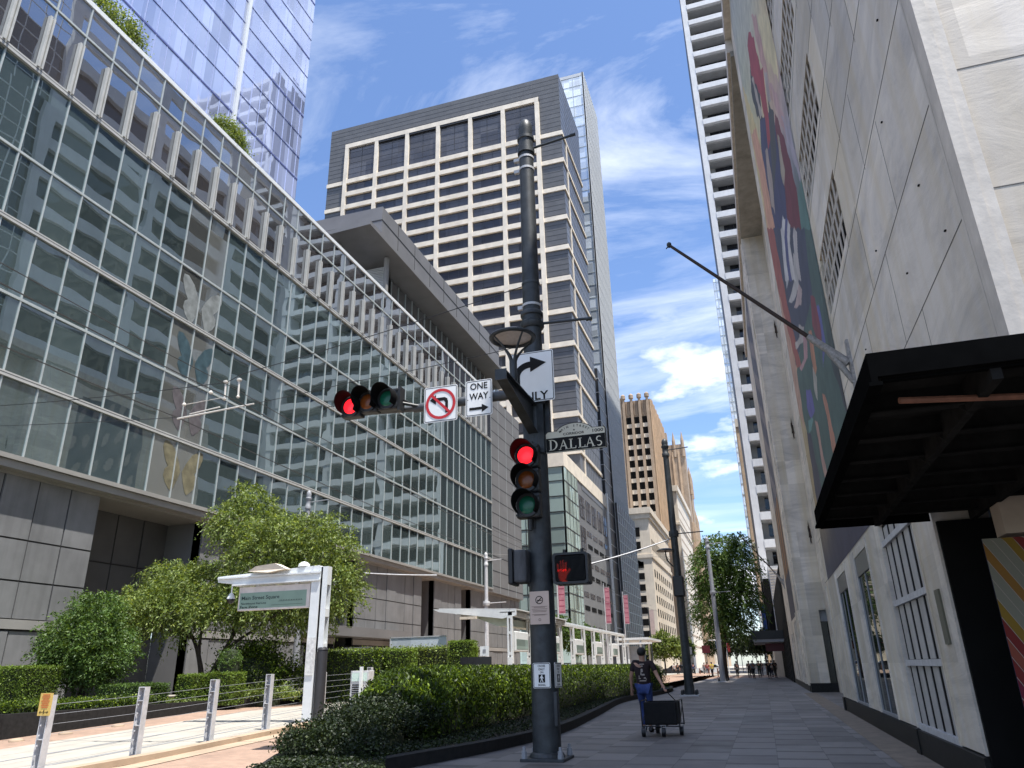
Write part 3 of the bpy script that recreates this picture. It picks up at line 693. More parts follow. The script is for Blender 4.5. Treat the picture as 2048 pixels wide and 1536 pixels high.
# second deco tower further down the street
d2 = thing('spired_tower', 'brown setback tower with spires and stepped shoulders farther down the street', 'building', (-26, 388, 0))
m = MB(); m.box(-60, -26, 388, 400, 0, 112); m.box(-60, -25.5, 400, 415, 0, 96); m.box(-60, -25, 415, 430, 0, 74); m.box(-52, -34, 384, 388, 0, 118)
part('wall', m, m_tan2, d2)
for x in (-36, -31, -26.5): m = MB(); m.loft([m.ring((x, 388, 105), (0, 0, 1), 1.0, 8), m.ring((x, 388, 114), (0, 0, 1), 0.9, 8), m.ring((x, 388, 119), (0, 0, 1), 0.1, 8)]); part('spire', m, m_tan2, d2)
for y, h in ((400, 101), (408, 100), (415, 80), (424, 79)): m = MB(); m.loft([m.ring((-25.4, y, h-14), (0, 0, 1), 0.9, 8), m.ring((-25.4, y, h-3), (0, 0, 1), 0.8, 8), m.ring((-25.4, y, h+1), (0, 0, 1), 0.1, 8)]); part('spire', m, m_tan2, d2)
m = MB()
for y in np.arange(389, 430, 2.6): m.box(-26.0, -24.8, y-0.5, y+0.5, 0, 70)
for x in np.arange(-50, -27, 3.0): m.box(x-0.5, x+0.5, 387.4, 388, 0, 108)
part('pier', m, m_tan, d2)
cb = thing('cornice_building', 'cream building with deep cornice between the two brown towers', 'building', (-24, 310, 0))
m = MB(); m.box(-50, -26, 312, 372, 0, 70); part('wall', m, m_cream, cb)
m = MB(); m.box(-50.5, -25.2, 311, 373, 70, 72.5); m.box(-50.2, -25.6, 311.5, 372.5, 56, 57); part('cornice', m, m_cream, cb)
m = MB()
for z in np.arange(8, 66, 4.2):
    m.box(-26.02, -25.96, 314, 371, z, z+0.8)
    for x in (-29, -33, -37): m.box(x-1, x+1, 311.9, 312, z, z+2.2)
o = part('window_rows', m, m_tan2, cb)
for k, (y, h, x, mt, lab) in enumerate(((450, 60, -25, m_cream, 'low cream building beyond the spired tower'), (520, 42, -22, m_tan, 'small tan building at the far end of the street'))):
    b = thing('distant_building', lab, 'building', (x, y, 0))
    m = MB(); m.box(x-30, x, y, y+50, 0, h); part('wall', m, mt, b)
    m = MB()
    for z in np.arange(6, h-3, 4.0):
        for yy in np.arange(y+3, y+48, 4): m.box(x-0.05, x+0.05, yy, yy+1.6, z, z+1.8)
        for xx in np.arange(x-26, x-2, 4): m.box(xx, xx+1.6, y-0.05, y+0.02, z, z+1.8)
    part('window_rows', m, m_dark, b)
# ================================================================== RIGHT MARBLE BUILDING
WX = 2.2
mb_ = thing('marble_department_building', 'grey veined marble building with lattice openings and a painted mural on its street wall', 'building', (2.2, 6.2, 0))
# street wall above the shop front, with holes for the lattices
lat = [(11.53, 14.80, 10.50, 11.80), (11.52, 14.70, 7.90, 9.20), (11.9, 15.0, 13.15, 14.45), (12.0, 15.1, 15.75, 17.0)]
def wall_with_holes(m, x0, x1, ya, yb, za, zb, holes):
    yc = sorted(set([ya, yb]+[h[0] for h in holes]+[h[1] for h in holes])); zc_ = sorted(set([za, zb]+[h[2] for h in holes]+[h[3] for h in holes]))
    for a, b in zip(yc[:-1], yc[1:]):
        for c, d in zip(zc_[:-1], zc_[1:]):
            y, z = (a+b)/2, (c+d)/2
            if any(h[0] < y < h[1] and h[2] < z < h[3] for h in holes): continue
            m.face([(x0, a, c), (x0, a, d), (x0, b, d), (x0, b, c)])
    for h in holes:
        a, b, c, d = h
        m.face([(x0, a, c), (x1, a, c), (x1, b, c), (x0, b, c)]); m.face([(x0, a, d), (x0, b, d), (x1, b, d), (x1, a, d)])
        m.face([(x0, a, c), (x0, a, d), (x1, a, d), (x1, a, c)]); m.face([(x0, b, c), (x1, b, c), (x1, b, d), (x0, b, d)])
m = MB(); wall_with_holes(m, WX, WX+0.4, 6.2, 26.3, 3.66, 26.9, lat)
m.face([(WX, 26.3, 0), (WX, 26.3, 26.9), (3.3, 26.3, 26.9), (3.3, 26.3, 0)])
part('street_wall', m, m_marble, mb_)
m = MB(); m.face([(WX+0.001, 6.2, 2.95), (14, 6.2, 2.95), (14, 6.2, 26.9), (WX+0.001, 6.2, 26.9)]); part('front_wall', m, m_marble2, mb_)
m = MB(); m.box(WX-0.045, WX+0.06, 6.14, 6.30, 2.98, 26.9); m.box(WX-0.03, WX, 6.32, 6.42, 3.66, 26.9); m.box(WX-0.02, WX, 6.46, 6.50, 3.66, 26.9)
m.box(WX+0.061, WX+0.16, 6.165, 6.20, 2.98, 26.9)
part('corner_moulding', m, m_jamb, mb_)
m = MB()
for z in (3.75, 5.04, 6.33, 7.70, 9.04, 10.35, 11.66, 12.97, 14.3, 15.6, 16.9, 18.2, 19.5, 20.8, 22.1):
    segs_ = [(6.55, 26.3)]
    for h in lat:
        if h[2]-0.02 < z < h[3]+0.02: segs_ = [(6.55, h[0]), (h[1], 26.3)]
    for a, b in segs_: m.box(WX-0.003, WX, a, b, z-0.006, z+0.006)
    m.box(WX+0.17, 14, 6.197, 6.2, z+0.05-0.005, z+0.05+0.005)
for y in np.arange(8.4, 11.4, 2.1):
    for k in range(14): m.box(WX-0.0025, WX, y+(k % 2)*1.0-0.004, y+(k % 2)*1.0+0.004, 3.75+1.3*k, 3.75+1.3*(k+1))
part('slab_joint', m, m_joint, mb_)
for h in lat:                                      # lattice screens
    a, b, c, d = h; m = MB(); m.box(WX+0.26, WX+0.30, a, b, c, d); part('lattice_back', m, m_dark, mb_)
    m = MB(); nj, nk = 9, 3
    wy = (b-a)/nj; wz = (d-c)/nk
    for j in range(1, nj): m.box(WX+0.012, WX+0.026, a+j*wy-0.055, a+j*wy+0.055, c, d)
    for k in range(1, nk): m.box(WX+0.015, WX+0.023, a, b, c+k*wz-0.06, c+k*wz+0.06)
    part('lattice_screen', m, m_lattice, mb_)
m = MB()
for y, z in ((8.1, 7.4), (7.4, 6.0), (7.0, 5.2), (8.6, 5.6), (9.8, 6.6), (11.9, 6.0), (7.3, 8.2)): m.box(WX-0.018, WX, y, y+0.03, z, z+0.012)
part('wall_stub', m, m_dark, mb_)
m = MB(); m.box(1.92, 14, 6.1, 26.35, 26.9, 27.5); m.box(1.92, 14, 26.35, 62, 26.2, 26.9); m.cur = 1; m.box(2.05, 14, 26.3, 62, 25.9, 26.198)
part('roof_slab', m, [m_jamb, m_under], mb_)
# ground floor piers of the near section
def pier(y0, y1, z1=3.66, x=WX, proud=0.0):
    m = MB(); m.box(x-proud, x+0.6, y0, y1, 0.38, z1)
    m.box(x-proud-0.02, x, y0, y0+0.07, 0.38, z1); m.box(x-proud-0.02, x, y1-0.07, y1, 0.38, z1)
    return part('pier', m, m_marble, mb_)
for a, b in ((10.10, 11.33), (14.14, 16.0), (18.20, 20.1), (22.6, 26.3)): pier(a, b)
for q_ in ((11.33, 14.14, 3.56), (16.0, 18.2, 3.5), (20.1, 22.6, 3.5)): m = MB(); m.box(WX+0.001, WX+0.6, q_[0], q_[1], q_[2], 3.658); part('lintel', m, m_marble, mb_)
m = MB(); m.box(WX-0.05, WX+0.6, 10.1, 14.2, 0.0, 0.36); m.box(WX-0.02, WX+0.6, 14.2, 26.25, 0.0, 0.36); m.box(WX-0.06, WX+0.6, 26.0, 26.36, 0, 0.37); m.box(WX-0.07, WX+0.6, 14.0, 14.35, 0, 0.37); part('plinth', m, m_granite, mb_)
m = MB(); m.face([(WX-0.55, 10, 0.004), (WX-0.02, 10, 0.004), (WX-0.02, 41, 0.004), (WX-0.55, 41, 0.004)]); o = struct('border_paving', m, mat('sandstone_border', (0.19, 0.155, 0.12), 0.8, 0, 0.25, 3, 0.2))
for a, b in ((16.0, 18.2), (20.1, 22.6)):
    m = MB(); m.box(WX+0.04, WX+0.07, a, b, 0.4, 3.5); g_ = part('shop_window', m, m_shop, mb_)
    m = MB(); m.box(WX+0.015, WX+0.05, a, b, 0.37, 0.43); m.box(WX+0.015, WX+0.05, a, a+0.04, 0.43, 3.1); m.box(WX+0.015, WX+0.05, b-0.04, b, 0.43, 3.1); m.box(WX+0.02, WX+0.045, (a+b)/2-0.012, (a+b)/2+0.012, 0.43, 3.1)
    part('window_frame', m, m_greyp, g_)
    m = MB(); m.box(WX+0.012, WX+0.05, a+0.02, b-0.02, 3.1, 3.49); part('head_panel', m, m_dclad, g_)
# slatted window
m = MB(); m.box(WX+0.052, WX+0.08, 11.33, 14.14, 0.4, 3.56); g_ = part('slatted_window', m, m_dark, mb_)
m = MB()
for z0, z1 in ((0.44, 1.29), (1.39, 2.21), (2.31, 3.20), (3.28, 3.5)):
    for i in range(5): m.box(WX+0.044, WX+0.0515, 11.40+i*0.555, 11.40+i*0.555+0.37, z0, z1)
part('slat', m, mat('brushed_slats', (0.42, 0.41, 0.40), 0.45, 0.1, 0.15, 2), g_)
m = MB()
for z in (0.40, 1.34, 2.26, 3.24): m.box(WX+0.0, WX+0.15, 11.33, 14.14, z-0.045, z+0.045)
part('rail', m, m_galv, g_)
m = MB(); m.box(WX-0.024, WX, 10.62, 10.86, 1.55, 2.2); part('wall_plaque', m, mat('bronze_plate', (0.13, 0.13, 0.10), 0.5, 0.2), mb_)
# entrance recess at the corner
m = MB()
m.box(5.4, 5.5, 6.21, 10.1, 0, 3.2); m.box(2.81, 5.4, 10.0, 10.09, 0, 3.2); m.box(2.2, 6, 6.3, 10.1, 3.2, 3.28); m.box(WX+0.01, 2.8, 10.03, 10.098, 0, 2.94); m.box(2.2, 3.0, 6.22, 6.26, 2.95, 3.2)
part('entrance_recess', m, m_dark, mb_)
# rainbow stripes on the entrance screen
RB = [(0.42, 0.20, 0.04), (0.36, 0.34, 0.26), (0.40, 0.24, 0.03), (0.30, 0.035, 0.03), (0.40, 0.10, 0.06), (0.24, 0.02, 0.05), (0.03, 0.03, 0.10), (0.28, 0.32, 0.36), (0.02, 0.16, 0.10), (0.12, 0.24, 0.26)]
sm = [mat('stripe_paint', tuple(0.55*q_ for q_ in c), 0.6, 0, 0.05, spec=0.2) for c in RB] + [mat('stripe_paint', (0.32, 0.27, 0.23), 0.5, 0, 0)]  # stripe colours scaled down to carry the deep shade of the entrance
m = MB(); yk = 9.0
def clipline(pts):      # keep the part right of the curved edge
    return pts
m.cur = 0
order = [0, 1, 1, 2, 3, 4, 3, 5, 3, 6, 7, 6, 8, 7, 9, 8]
X0S, X1S, ZT, SL = 2.37, 3.35, 2.56, 1.9
for i in range(46):
    k_i = i-20; col = order[min(k_i//2, 15)] if k_i >= 0 else [1, 1, 2, 3, 4, 3, 5, 3, 4, 7, 5][min((-k_i-1)//2, 10)]; z_top = ZT+SL*(X1S-X0S)-0.095*i
    for q_ in range(28):
        xa = X0S+(X1S-X0S)*q_/28; xb = X0S+(X1S-X0S)*(q_+1)/28
        def zc_(x, z): return max(0.3, min(ZT, z-SL*(x-X0S)))
        for cc_, a, b, yy_ in ((col, z_top, z_top-0.095, yk), (10, z_top-0.084, z_top-0.097, yk-0.004)):
            if cc_ == 10 and i % 2 == 0: continue
            p_ = [(xa, yy_, zc_(xa, a)), (xb, yy_, zc_(xb, a)), (xb, yy_, zc_(xb, b)), (xa, yy_, zc_(xa, b))]
            if p_[0][2]-p_[3][2] < 1e-4 and p_[1][2]-p_[2][2] < 1e-4: continue
            m.cur = cc_; m.face(p_)
m.cur = 6; m.box(X0S, X1S, yk+0.003, yk+0.02, 0.3, ZT)
tag(part('striped_screen', m, sm), 'rainbow striped panel standing in the dark corner entrance', 'panel')
# lower stone of the front face beyond the canopy
m = MB(); m.box(2.60, 3.6, 8.98, 9.3, 2.60, 3.1); part('door_head', m, mat('door_head_stone', (0.42, 0.33, 0.25), 0.7), mb_)
for cx_, cz_ in ((3.17, 19.5), (3.17, 13.4), (3.15, 7.7)):
    m = MB(); pts = []
    for i_ in range(18): a_ = 2*math.pi*i_/18; r_ = 1+0.35*math.sin(i_*2.7); pts.append((cx_+0.06*r_*math.cos(a_), 41.552, cz_+0.55*r_*math.sin(a_)))
    m.prism(pts, (0, 0.006, 0)); part('spalled_patch', m, m_bark, mb_)
# recess between the two sections and the far section
m = MB(); m.box(3.3, 3.6, 26.3, 41.6, 0, 26); part('recess_wall', m, m_marble, mb_)
m = MB(); m.box(2.06, 2.96, 41.6, 42.4, 0.42, 25.9); m.box(3.34, 3.62, 41.61, 42.4, 0.42, 25.9); m.box(2.96, 3.34, 41.6, 42.4, 3.85, 25.9); m.box(2.5, 2.53, 41.585, 41.6, 0.42, 25); m.box(2.08, 2.12, 41.57, 41.6, 0.42, 25)
part('return_wall', m, m_marble, mb_)
m = MB(); m.box(2.04, 3.6, 41.56, 42, 0, 0.42); part('return_plinth', m, m_granite, mb_)
m = MB(); m.box(2.96, 3.34, 41.9, 41.95, 0.42, 3.85); m.cur = 1; m.box(2.96, 3.34, 41.85, 41.9, 3.3, 3.85); part('side_door', m, [m_shop, m_greyp], mb_)
m = MB(); wall_with_holes(m, 2.06, 2.4, 42.4, 62.0, 0.3, 26, [(47.2, 48.6, 0.4, 3.7), (49.4, 50.8, 0.4, 3.7), (53.0, 54.2, 0.4, 3.2), (56, 57.5, 0.4, 3.2)]); m.box(2.0, 2.06, 42.4, 43.4, 0.3, 26); m.box(2.0, 2.06, 45.6, 46.2, 0.3, 4)
part('far_street_wall', m, m_marble, mb_)
m = MB(); m.box(2.02, 2.5, 42.4, 62, 0, 0.3); part('far_plinth', m, m_granite, mb_)
for a, b, h in ((47.2, 48.6, 3.7), (49.4, 50.8, 3.7), (53.0, 54.2, 3.2), (56, 57.5, 3.2)):
    m = MB(); m.box(2.22, 2.26, a, b, 0.4, h); part('shop_window', m, m_shop, mb_)
m = MB(); m.box(2.055, 2.06, 46.5, 53.5, 4.2, 25.5); 
# far mural: dark painted field
def pcol(y, z):
    t = math.sin(y*2.1+z*0.7)+math.sin(z*1.9-y*3.3)*0.8
    if z < 6.5: return (0.045, 0.042, 0.07)
    if z < 10: return (0.16+0.05*t, 0.09+0.02*t, 0.05)
    return (0.07+0.05*t, 0.075+0.045*t, 0.11+0.03*t) if abs(t) < 1.2 else (0.32, 0.28, 0.26)
def painted(name, y0, y1, z0, z1, ny, nz, x, fn, parent):
    ysv = np.linspace(y0, y1, ny+1); zsv = np.linspace(z0, z1, nz+1)
    v = [(x, a, b) for b in zsv for a in ysv]
    f = [(j*(ny+1)+i, (j+1)*(ny+1)+i, (j+1)*(ny+1)+i+1, j*(ny+1)+i+1) for j in range(nz) for i in range(ny)]
    me = bpy.data.meshes.new(name); off = rootof(parent).location
    me.from_pydata([(a-off[0], b-off[1], c-off[2]) for a, b, c in v], [], f)
    ca = me.color_attributes.new('paint', 'FLOAT_COLOR', 'POINT')
    cols = np.ones((len(v), 4), dtype=np.float32)
    cols[:, :3] = fn(np.array([p[1] for p in v]), np.array([p[2] for p in v]))
    ca.data.foreach_set('color', cols.ravel())
    me.materials.append(m_mural)
    return part(name, me, None, parent)
t = NT('mural_paint'); at_ = t.n('ShaderNodeAttribute', attribute_name='paint'); g = t.n('ShaderNodeNewGeometry')
nn_ = t.n('ShaderNodeTexNoise', {'Vector': g.outputs['Position'], 'Scale': 2.0, 'Detail': 8.0}); mr = t.n('ShaderNodeMapRange', {0: nn_.outputs[0], 'From Min': 0.3, 'From Max': 0.7, 'To Min': 0.8, 'To Max': 1.2})
sc = t.n('ShaderNodeVectorMath', {0: at_.outputs['Color'], 'Scale': mr.outputs[0]}, operation='SCALE'); t.l(sc.outputs[0], t.b.inputs['Base Color']); t.b.inputs['Roughness'].default_value = 0.6
m_mural = t.mat
def far_fn(y, z):
    t = np.sin(y*2.1+z*0.7)+np.sin(z*1.9-y*3.3)*0.8
    c = np.stack([0.07+0.04*t, 0.075+0.035*t, 0.11+0.03*t], 1)
    c = np.where((np.abs(t) > 1.25)[:, None], np.array([0.30, 0.26, 0.25])[None], c)
    c = np.where(((z > 6.5) & (z < 11))[:, None], np.stack([0.19+0.1*t, 0.10+0.04*t, 0.05+0*t], 1), c)
    c = np.where((z < 6.5)[:, None], np.array([0.035, 0.033, 0.06])[None], c)
    return np.clip(c, 0.01, 0.8)
painted('far_mural', 46.3, 53.6, 3.9, 25.0, 60, 160, 2.055, far_fn, mb_)
MURAL = [
 ((0.5, 0.28, 0.24), [(18.15, 19.69), (17.24, 18.73), (17.02, 17.35), (16.97, 16.31), (17.03, 15.3), (17.71, 16.29), (17.89, 17.36), (18.12, 18.21)]),
 ((0.62, 0.52, 0.28), [(16.96, 18.43), (15.0, 16.37), (15.0, 15.01), (15.33, 14.54), (15.88, 15.39), (16.63, 16.57)]),
 ((0.6, 0.48, 0.2), [(26.42, 25.32), (24.07, 21.87), (22.5, 19.11), (21.53, 16.16), (21.81, 14.93), (24.57, 17.45), (26.28, 20.99), (26.72, 23.6)]),
 ((0.62, 0.3, 0.18), [(22.66, 19.12), (21.68, 16.15), (21.84, 14.34), (24.63, 16.06), (24.24, 18.15), (24.75, 20.41)]),
 ((0.5, 0.3, 0.3), [(17.13, 16.3), (16.14, 14.9), (15.48, 13.22), (14.99, 12.11), (15.83, 13.16), (16.65, 14.61)]),
 ((0.36, 0.32, 0.4), [(16.07, 14.22), (15.19, 12.86), (14.72, 11.42), (14.76, 10.86), (15.3, 11.84), (15.83, 13.16)]),
 ((0.08, 0.2, 0.18), [(14.72, 11.42), (14.61, 10.36), (14.39, 9.75), (16.59, 11.11), (16.01, 11.66)]),
 ((0.16, 0.012, 0.03), [(17.02, 15.06), (16.19, 13.31), (15.93, 11.89), (16.36, 10.96), (18.99, 12.59), (18.29, 13.44), (17.8, 14.24), (17.58, 15.01)]),
 ((0.03, 0.035, 0.12), [(20.89, 18.03), (18.2, 16.0), (17.44, 15.27), (17.8, 14.24), (18.01, 13.24), (18.99, 12.59), (22.26, 14.6), (22.21, 16.14), (22.06, 17.74)]),
 ((0.03, 0.03, 0.035), [(20.94, 20.33), (19.65, 17.98), (20.26, 17.39), (21.57, 18.71), (22.07, 20.12)]),
 ((0.36, 0.02, 0.035), [(19.54, 20.48), (18.64, 19.28), (18.35, 17.79), (17.86, 17.31), (18.51, 16.26), (19.22, 15.82), (20.13, 16.21), (19.53, 16.8), (19.65, 17.98), (20.98, 20.0), (20.64, 20.91)]),
 ((0.42, 0.36, 0.3), [(21.13, 20.01), (20.59, 19.46), (19.98, 17.39), (20.69, 17.87)]),
 ((0.4, 0.34, 0.32), [(17.65, 17.09), (17.24, 16.56), (17.36, 15.78), (18.16, 16.27)]),
 ((0.38, 0.3, 0.26), [(20.88, 16.79), (20.27, 16.32), (20.5, 15.32), (21.4, 14.67), (22.12, 15.52), (21.66, 16.31)]),
 ((0.36, 0.3, 0.22), [(17.43, 14.65), (17.18, 14.31), (17.34, 13.35), (17.99, 13.36), (18.22, 13.94)]),
 ((0.05, 0.055, 0.055), [(18.05, 16.27), (17.34, 15.28), (18.39, 14.68), (20.94, 15.0), (19.68, 15.65)]),
 ((0.05, 0.11, 0.1), [(15.65, 10.57), (14.77, 10.02), (15.83, 7.4), (14.91, 5.64), (18.48, 5.73), (22.06, 5.46), (23.42, 7.41), (23.98, 10.03), (19.39, 9.9)]),
 ((0.04, 0.05, 0.1), [(22.78, 14.98), (15.92, 10.74), (16.65, 9.4), (19.15, 9.68), (23.36, 10.17), (22.86, 11.36)]),
 ((0.34, 0.07, 0.05), [(26.96, 17.57), (22.78, 14.98), (22.53, 11.79), (21.77, 9.55), (23.08, 10.06), (24.3, 12.64)]),
 ((0.48, 0.28, 0.2), [(29.71, 19.26), (26.16, 17.07), (24.3, 12.64), (23.28, 10.01), (23.93, 8.26), (24.9, 9.06), (25.42, 11.25), (26.76, 14.05)]),
 ((0.42, 0.42, 0.44), [(20.67, 13.67), (19.67, 13.05), (19.95, 11.78), (21.92, 12.26), (21.5, 12.62)]),
 ((0.44, 0.42, 0.42), [(18.79, 11.71), (17.8, 11.14), (18.92, 10.77), (20.59, 11.15), (22.15, 11.86), (19.78, 11.34)]),
 ((0.45, 0.33, 0.33), [(18.85, 10.79), (18.25, 10.37), (19.06, 10.29), (20.92, 11.08), (20.14, 10.93)]),
 ((0.45, 0.4, 0.38), [(20.52, 10.36), (19.34, 9.77), (20.15, 9.69), (22.44, 10.39), (22.37, 10.58), (20.87, 10.11)]),
 ((0.42, 0.22, 0.24), [(19.84, 9.77), (19.25, 9.3), (19.79, 9.05), (21.99, 9.49), (22.37, 9.72), (20.65, 9.39)]),
 ((0.2, 0.03, 0.05), [(17.01, 9.53), (16.33, 9.14), (16.19, 8.25), (16.91, 8.2), (17.72, 9.03)]),
 ((0.08, 0.09, 0.35), [(16.27, 8.93), (15.99, 8.79), (15.97, 7.89), (17.15, 7.75), (16.51, 8.12)]),
 ((0.45, 0.18, 0.09), [(18.54, 9.3), (18.01, 9.07), (18.27, 8.18), (19.03, 8.18), (19.08, 8.71)]),
 ((0.36, 0.34, 0.3), [(19.17, 8.54), (18.6, 8.06), (19.37, 7.64), (19.64, 8.09)]),
 ((0.1, 0.09, 0.34), [(21.69, 8.77), (20.47, 8.39), (20.33, 7.71), (21.63, 7.85), (22.24, 8.44)]),
 ((0.12, 0.28, 0.26), [(22.46, 8.11), (21.08, 7.73), (22.15, 7.68), (22.9, 7.84)]),
 ((0.5, 0.2, 0.12), [(18.15, 7.46), (17.72, 7.27), (17.46, 6.2), (17.84, 5.57), (18.29, 5.81), (18.19, 6.46)]),
 ((0.45, 0.25, 0.2), [(20.72, 7.57), (20.25, 7.37), (20.28, 6.47), (20.12, 5.6), (20.9, 5.72), (20.91, 6.63)]),
 ((0.045, 0.042, 0.075), [(23.56, 8.03), (22.49, 7.72), (22.06, 5.46), (18.95, 5.75), (15.09, 5.55), (15.51, 5.22), (22.75, 5.17), (24.36, 5.45)]),
 ((0.55, 0.54, 0.55), [(19.53, 13.41), (19.1, 13.01), (20.06, 12.99), (20.76, 12.46), (20.94, 12.02), (21.94, 12.55), (21.4, 13.14), (20.72, 13.52)]),
 ((0.55, 0.53, 0.53), [(18.58, 12.68), (18.23, 12.29), (19.02, 12.19), (19.23, 11.61), (19.27, 11.14), (20.11, 11.58), (19.97, 12.2), (19.45, 12.63)]),
 ((0.5, 0.46, 0.46), [(17.52, 11.84), (17.27, 11.47), (17.94, 11.17), (18.14, 10.54), (18.69, 10.83), (18.62, 11.44), (18.16, 11.85)]),
 ((0.05, 0.06, 0.22), [(19.1, 13.01), (18.58, 12.68), (19.45, 12.63), (19.97, 12.2), (20.11, 11.58), (20.94, 12.02), (20.76, 12.46), (20.06, 12.99)]),
]

def inpoly(y, z, P):
    r = np.zeros(len(y), bool); n = len(P)
    for i in range(n):
        y0, z0 = P[i]; y1, z1 = P[(i+1) % n]
        c = ((z0 > z) != (z1 > z)); t_ = (z-z0)/((z1-z0) if z1 != z0 else 1e-9)
        r ^= c & (y < y0+t_*(y1-y0))
    return r
def lerp3(t, stops):
    t = np.asarray(t); out = np.zeros((len(t), 3))
    for k in range(3): out[:, k] = np.interp(t, [s[0] for s in stops], [s[1][k] for s in stops])
    return out
def mural_fn(y, z):
    L = lerp3(z, [(4, (0.045, 0.042, 0.075)), (6.5, (0.035, 0.038, 0.05)), (7.5, (0.035, 0.055, 0.055)), (11, (0.045, 0.11, 0.10)), (13, (0.30, 0.28, 0.33)), (15, (0.50, 0.36, 0.30)), (17, (0.56, 0.46, 0.27)), (20, (0.46, 0.45, 0.36)), (26, (0.36, 0.37, 0.34))])
    Rr = lerp3(z, [(4, (0.05, 0.05, 0.08)), (6, (0.30, 0.22, 0.12)), (9, (0.42, 0.34, 0.20)), (12, (0.50, 0.27, 0.20)), (15, (0.58, 0.36, 0.20)), (18, (0.56, 0.50, 0.26)), (22, (0.44, 0.45, 0.34)), (26, (0.38, 0.39, 0.36))])
    k = np.clip((y-20.5)/3.0, 0, 1)[:, None]
    c = L*(1-k)+Rr*k
    for col, P in MURAL:
        g_ = sum(col)/3; col = [0.95*(0.85*q_+0.15*g_) for q_ in col]
        jy = y+0.06*np.sin(z*6.0+y*2); ii = inpoly(jy, z, P); c[ii] = np.array(col)
    return c
painted('mural', 14.95, 25.0, 3.72, 26.6, 250, 600, 2.193, mural_fn, mb_)
# flagpoles
def flagpole(base, tip, label):
    t_ = thing('flagpole', label, 'flagpole', base, 'flagpoles on the marble wall')
    b = Vector(base); e = Vector(tip); d = (e-b)
    m = MB(); m.tube(b+d*0.20, e, 0.042, 0.030, 10); part('pole', m, m_rust if False else mat('flagpole_brown', (0.035, 0.022, 0.018), 0.5, 0.2), t_, True)
    m = MB(); m.tube(b+d*0.02, b+d*0.22, 0.085, 0.06, 12); m.prism([b+Vector((0.0, -0.06, -0.42)), b+Vector((0.0, 0.06, -0.42)), b+Vector((0.0, 0.10, 0.0)), b+Vector((0, 0.06, 0.5)), b+Vector((0, -0.06, 0.5)), b+Vector((0, -0.10, 0))][::-1], (-0.05, 0, 0)); m.tube(b+Vector((-0.03, 0, -0.3)), b+d*0.12, 0.05, 0.07, 10)
    part('bracket', m, mat('cast_bracket', (0.30, 0.29, 0.28), 0.6, 0.3, 0.3, 20, 0.3), t_, True)
    m = MB(); m.lathe(e, [(0.03, -0.05), (0.05, 0.0), (0.045, 0.04), (0.01, 0.07)], 10); m.tube(e, e+Vector((-0.06, -0.05, -0.10)), 0.012, 0.012, 6); part('truck', m, m_steel, t_)
flagpole((2.2, 13.4, 6.3), (-0.74, 13.4, 9.43), 'long brown flagpole slanting from its cast bracket beside the mural')
flagpole((2.06, 56, 6.6), (-0.61, 56, 10.29), 'distant bare flagpole in front of the white tower')

# ================================================================== BLACK CANOPY OVER THE CORNER ENTRANCE
cy = thing('entrance_canopy', 'black steel framed canopy hanging over the corner entrance of the marble building', 'canopy', (0.9, 4.75, 3.0))
m = MB(); m.box(0.90, 6.5, 4.75, 10.07, 3.13, 3.16); part('deck', m, m_canopy, cy)
m = MB(); m.box(0.86, 0.90, 4.71, 10.08, 2.98, 3.18); m.box(0.90, 6.5, 4.71, 4.75, 3.02, 3.18); m.box(0.90, WX-0.05, 10.04, 10.08, 2.95, 3.16); m.box(0.84, 0.92, 4.70, 10.085, 2.96, 2.985); m.box(0.93, 6.5, 4.755, 4.80, 3.0, 3.02)
part('fascia', m, m_fasc2, cy)
for i in range(7):
    y = 5.4+0.7*i; m = MB(); m.box(0.93, 5.4, y-0.015, y+0.015, 2.99, 3.13); m.box(0.93, 5.4, y-0.05, y+0.05, 2.98, 2.99); part('rib', m, m_canopy, cy)
for x in (1.55, 2.6): 
    m = MB(); m.box(x-0.03, x+0.03, 4.76, 10.03, 2.93, 3.12); part('girder', m, m_canopy, cy)
m = MB()
for i in range(7):
    y = 5.4+0.7*i; m.prism([(1.35, y-0.006, 3.12), (1.75, y-0.006, 3.12), (1.55, y-0.006, 2.9)], (0, 0.012, 0))
part('gusset', m, m_canopy, cy)
m = MB(); m.tube((1.05, 5.0, 2.94), (5.5, 6.1, 2.90), 0.022, 0.022, 8); part('tie_rod', m, m_rust, cy)

# ================================================================== WHITE TOWER
tw = thing('white_balcony_tower', 'tall white stone tower of deep horizontal bays with dark recessed windows', 'building', (1.4, 125, 0))
m = MB(); m.box(1.75, 60, 127.6, 160, 0, 150); m.box(1.4, 1.75, 126.0, 160, 0, 150); part('core', m, m_tgrey, tw)
FZ = 4.42; z0 = 134.15
zs = [z0-FZ*k for k in range(-3, 29)]
m = MB()
for x in (1.95, 14.6, 27.2, 39.8, 52.4): m.box(x-0.55, x+0.55, 124.98, 127.7, 10.5, 150)
m.cur = 1; m.box(1.37, 1.4, 124.98, 160, 12, 150)  # near-black skin over the tower's left face
part('column', m, [m_twhite, mat('dark_edge_skin', (0.05, 0.045, 0.05), 0.5)], tw)
m = MB()
for z in zs:
    if z > 14: m.box(2.5, 53, 124.9, 127.6, z-0.62, z+0.62)
part('floor_band', m, m_twhite, tw)
m = MB()
for z in zs:
    if z > 14: m.box(2.5, 53, 125.6, 127.6, z-0.9, z-0.62)
part('reveal', m, m_tgrey, tw)
wn_ = MB(); wn_.box(-5.2, 5.2, -0.05, 0.05, -0.95, 0.95); wn_.cur = 1
for x in (-3.4, -1.7, 0, 1.7, 3.4): wn_.box(x-0.04, x+0.04, -0.09, -0.05, -0.95, 0.95)
wnm = mesh_of('window', wn_, [m_wdark, m_dline])
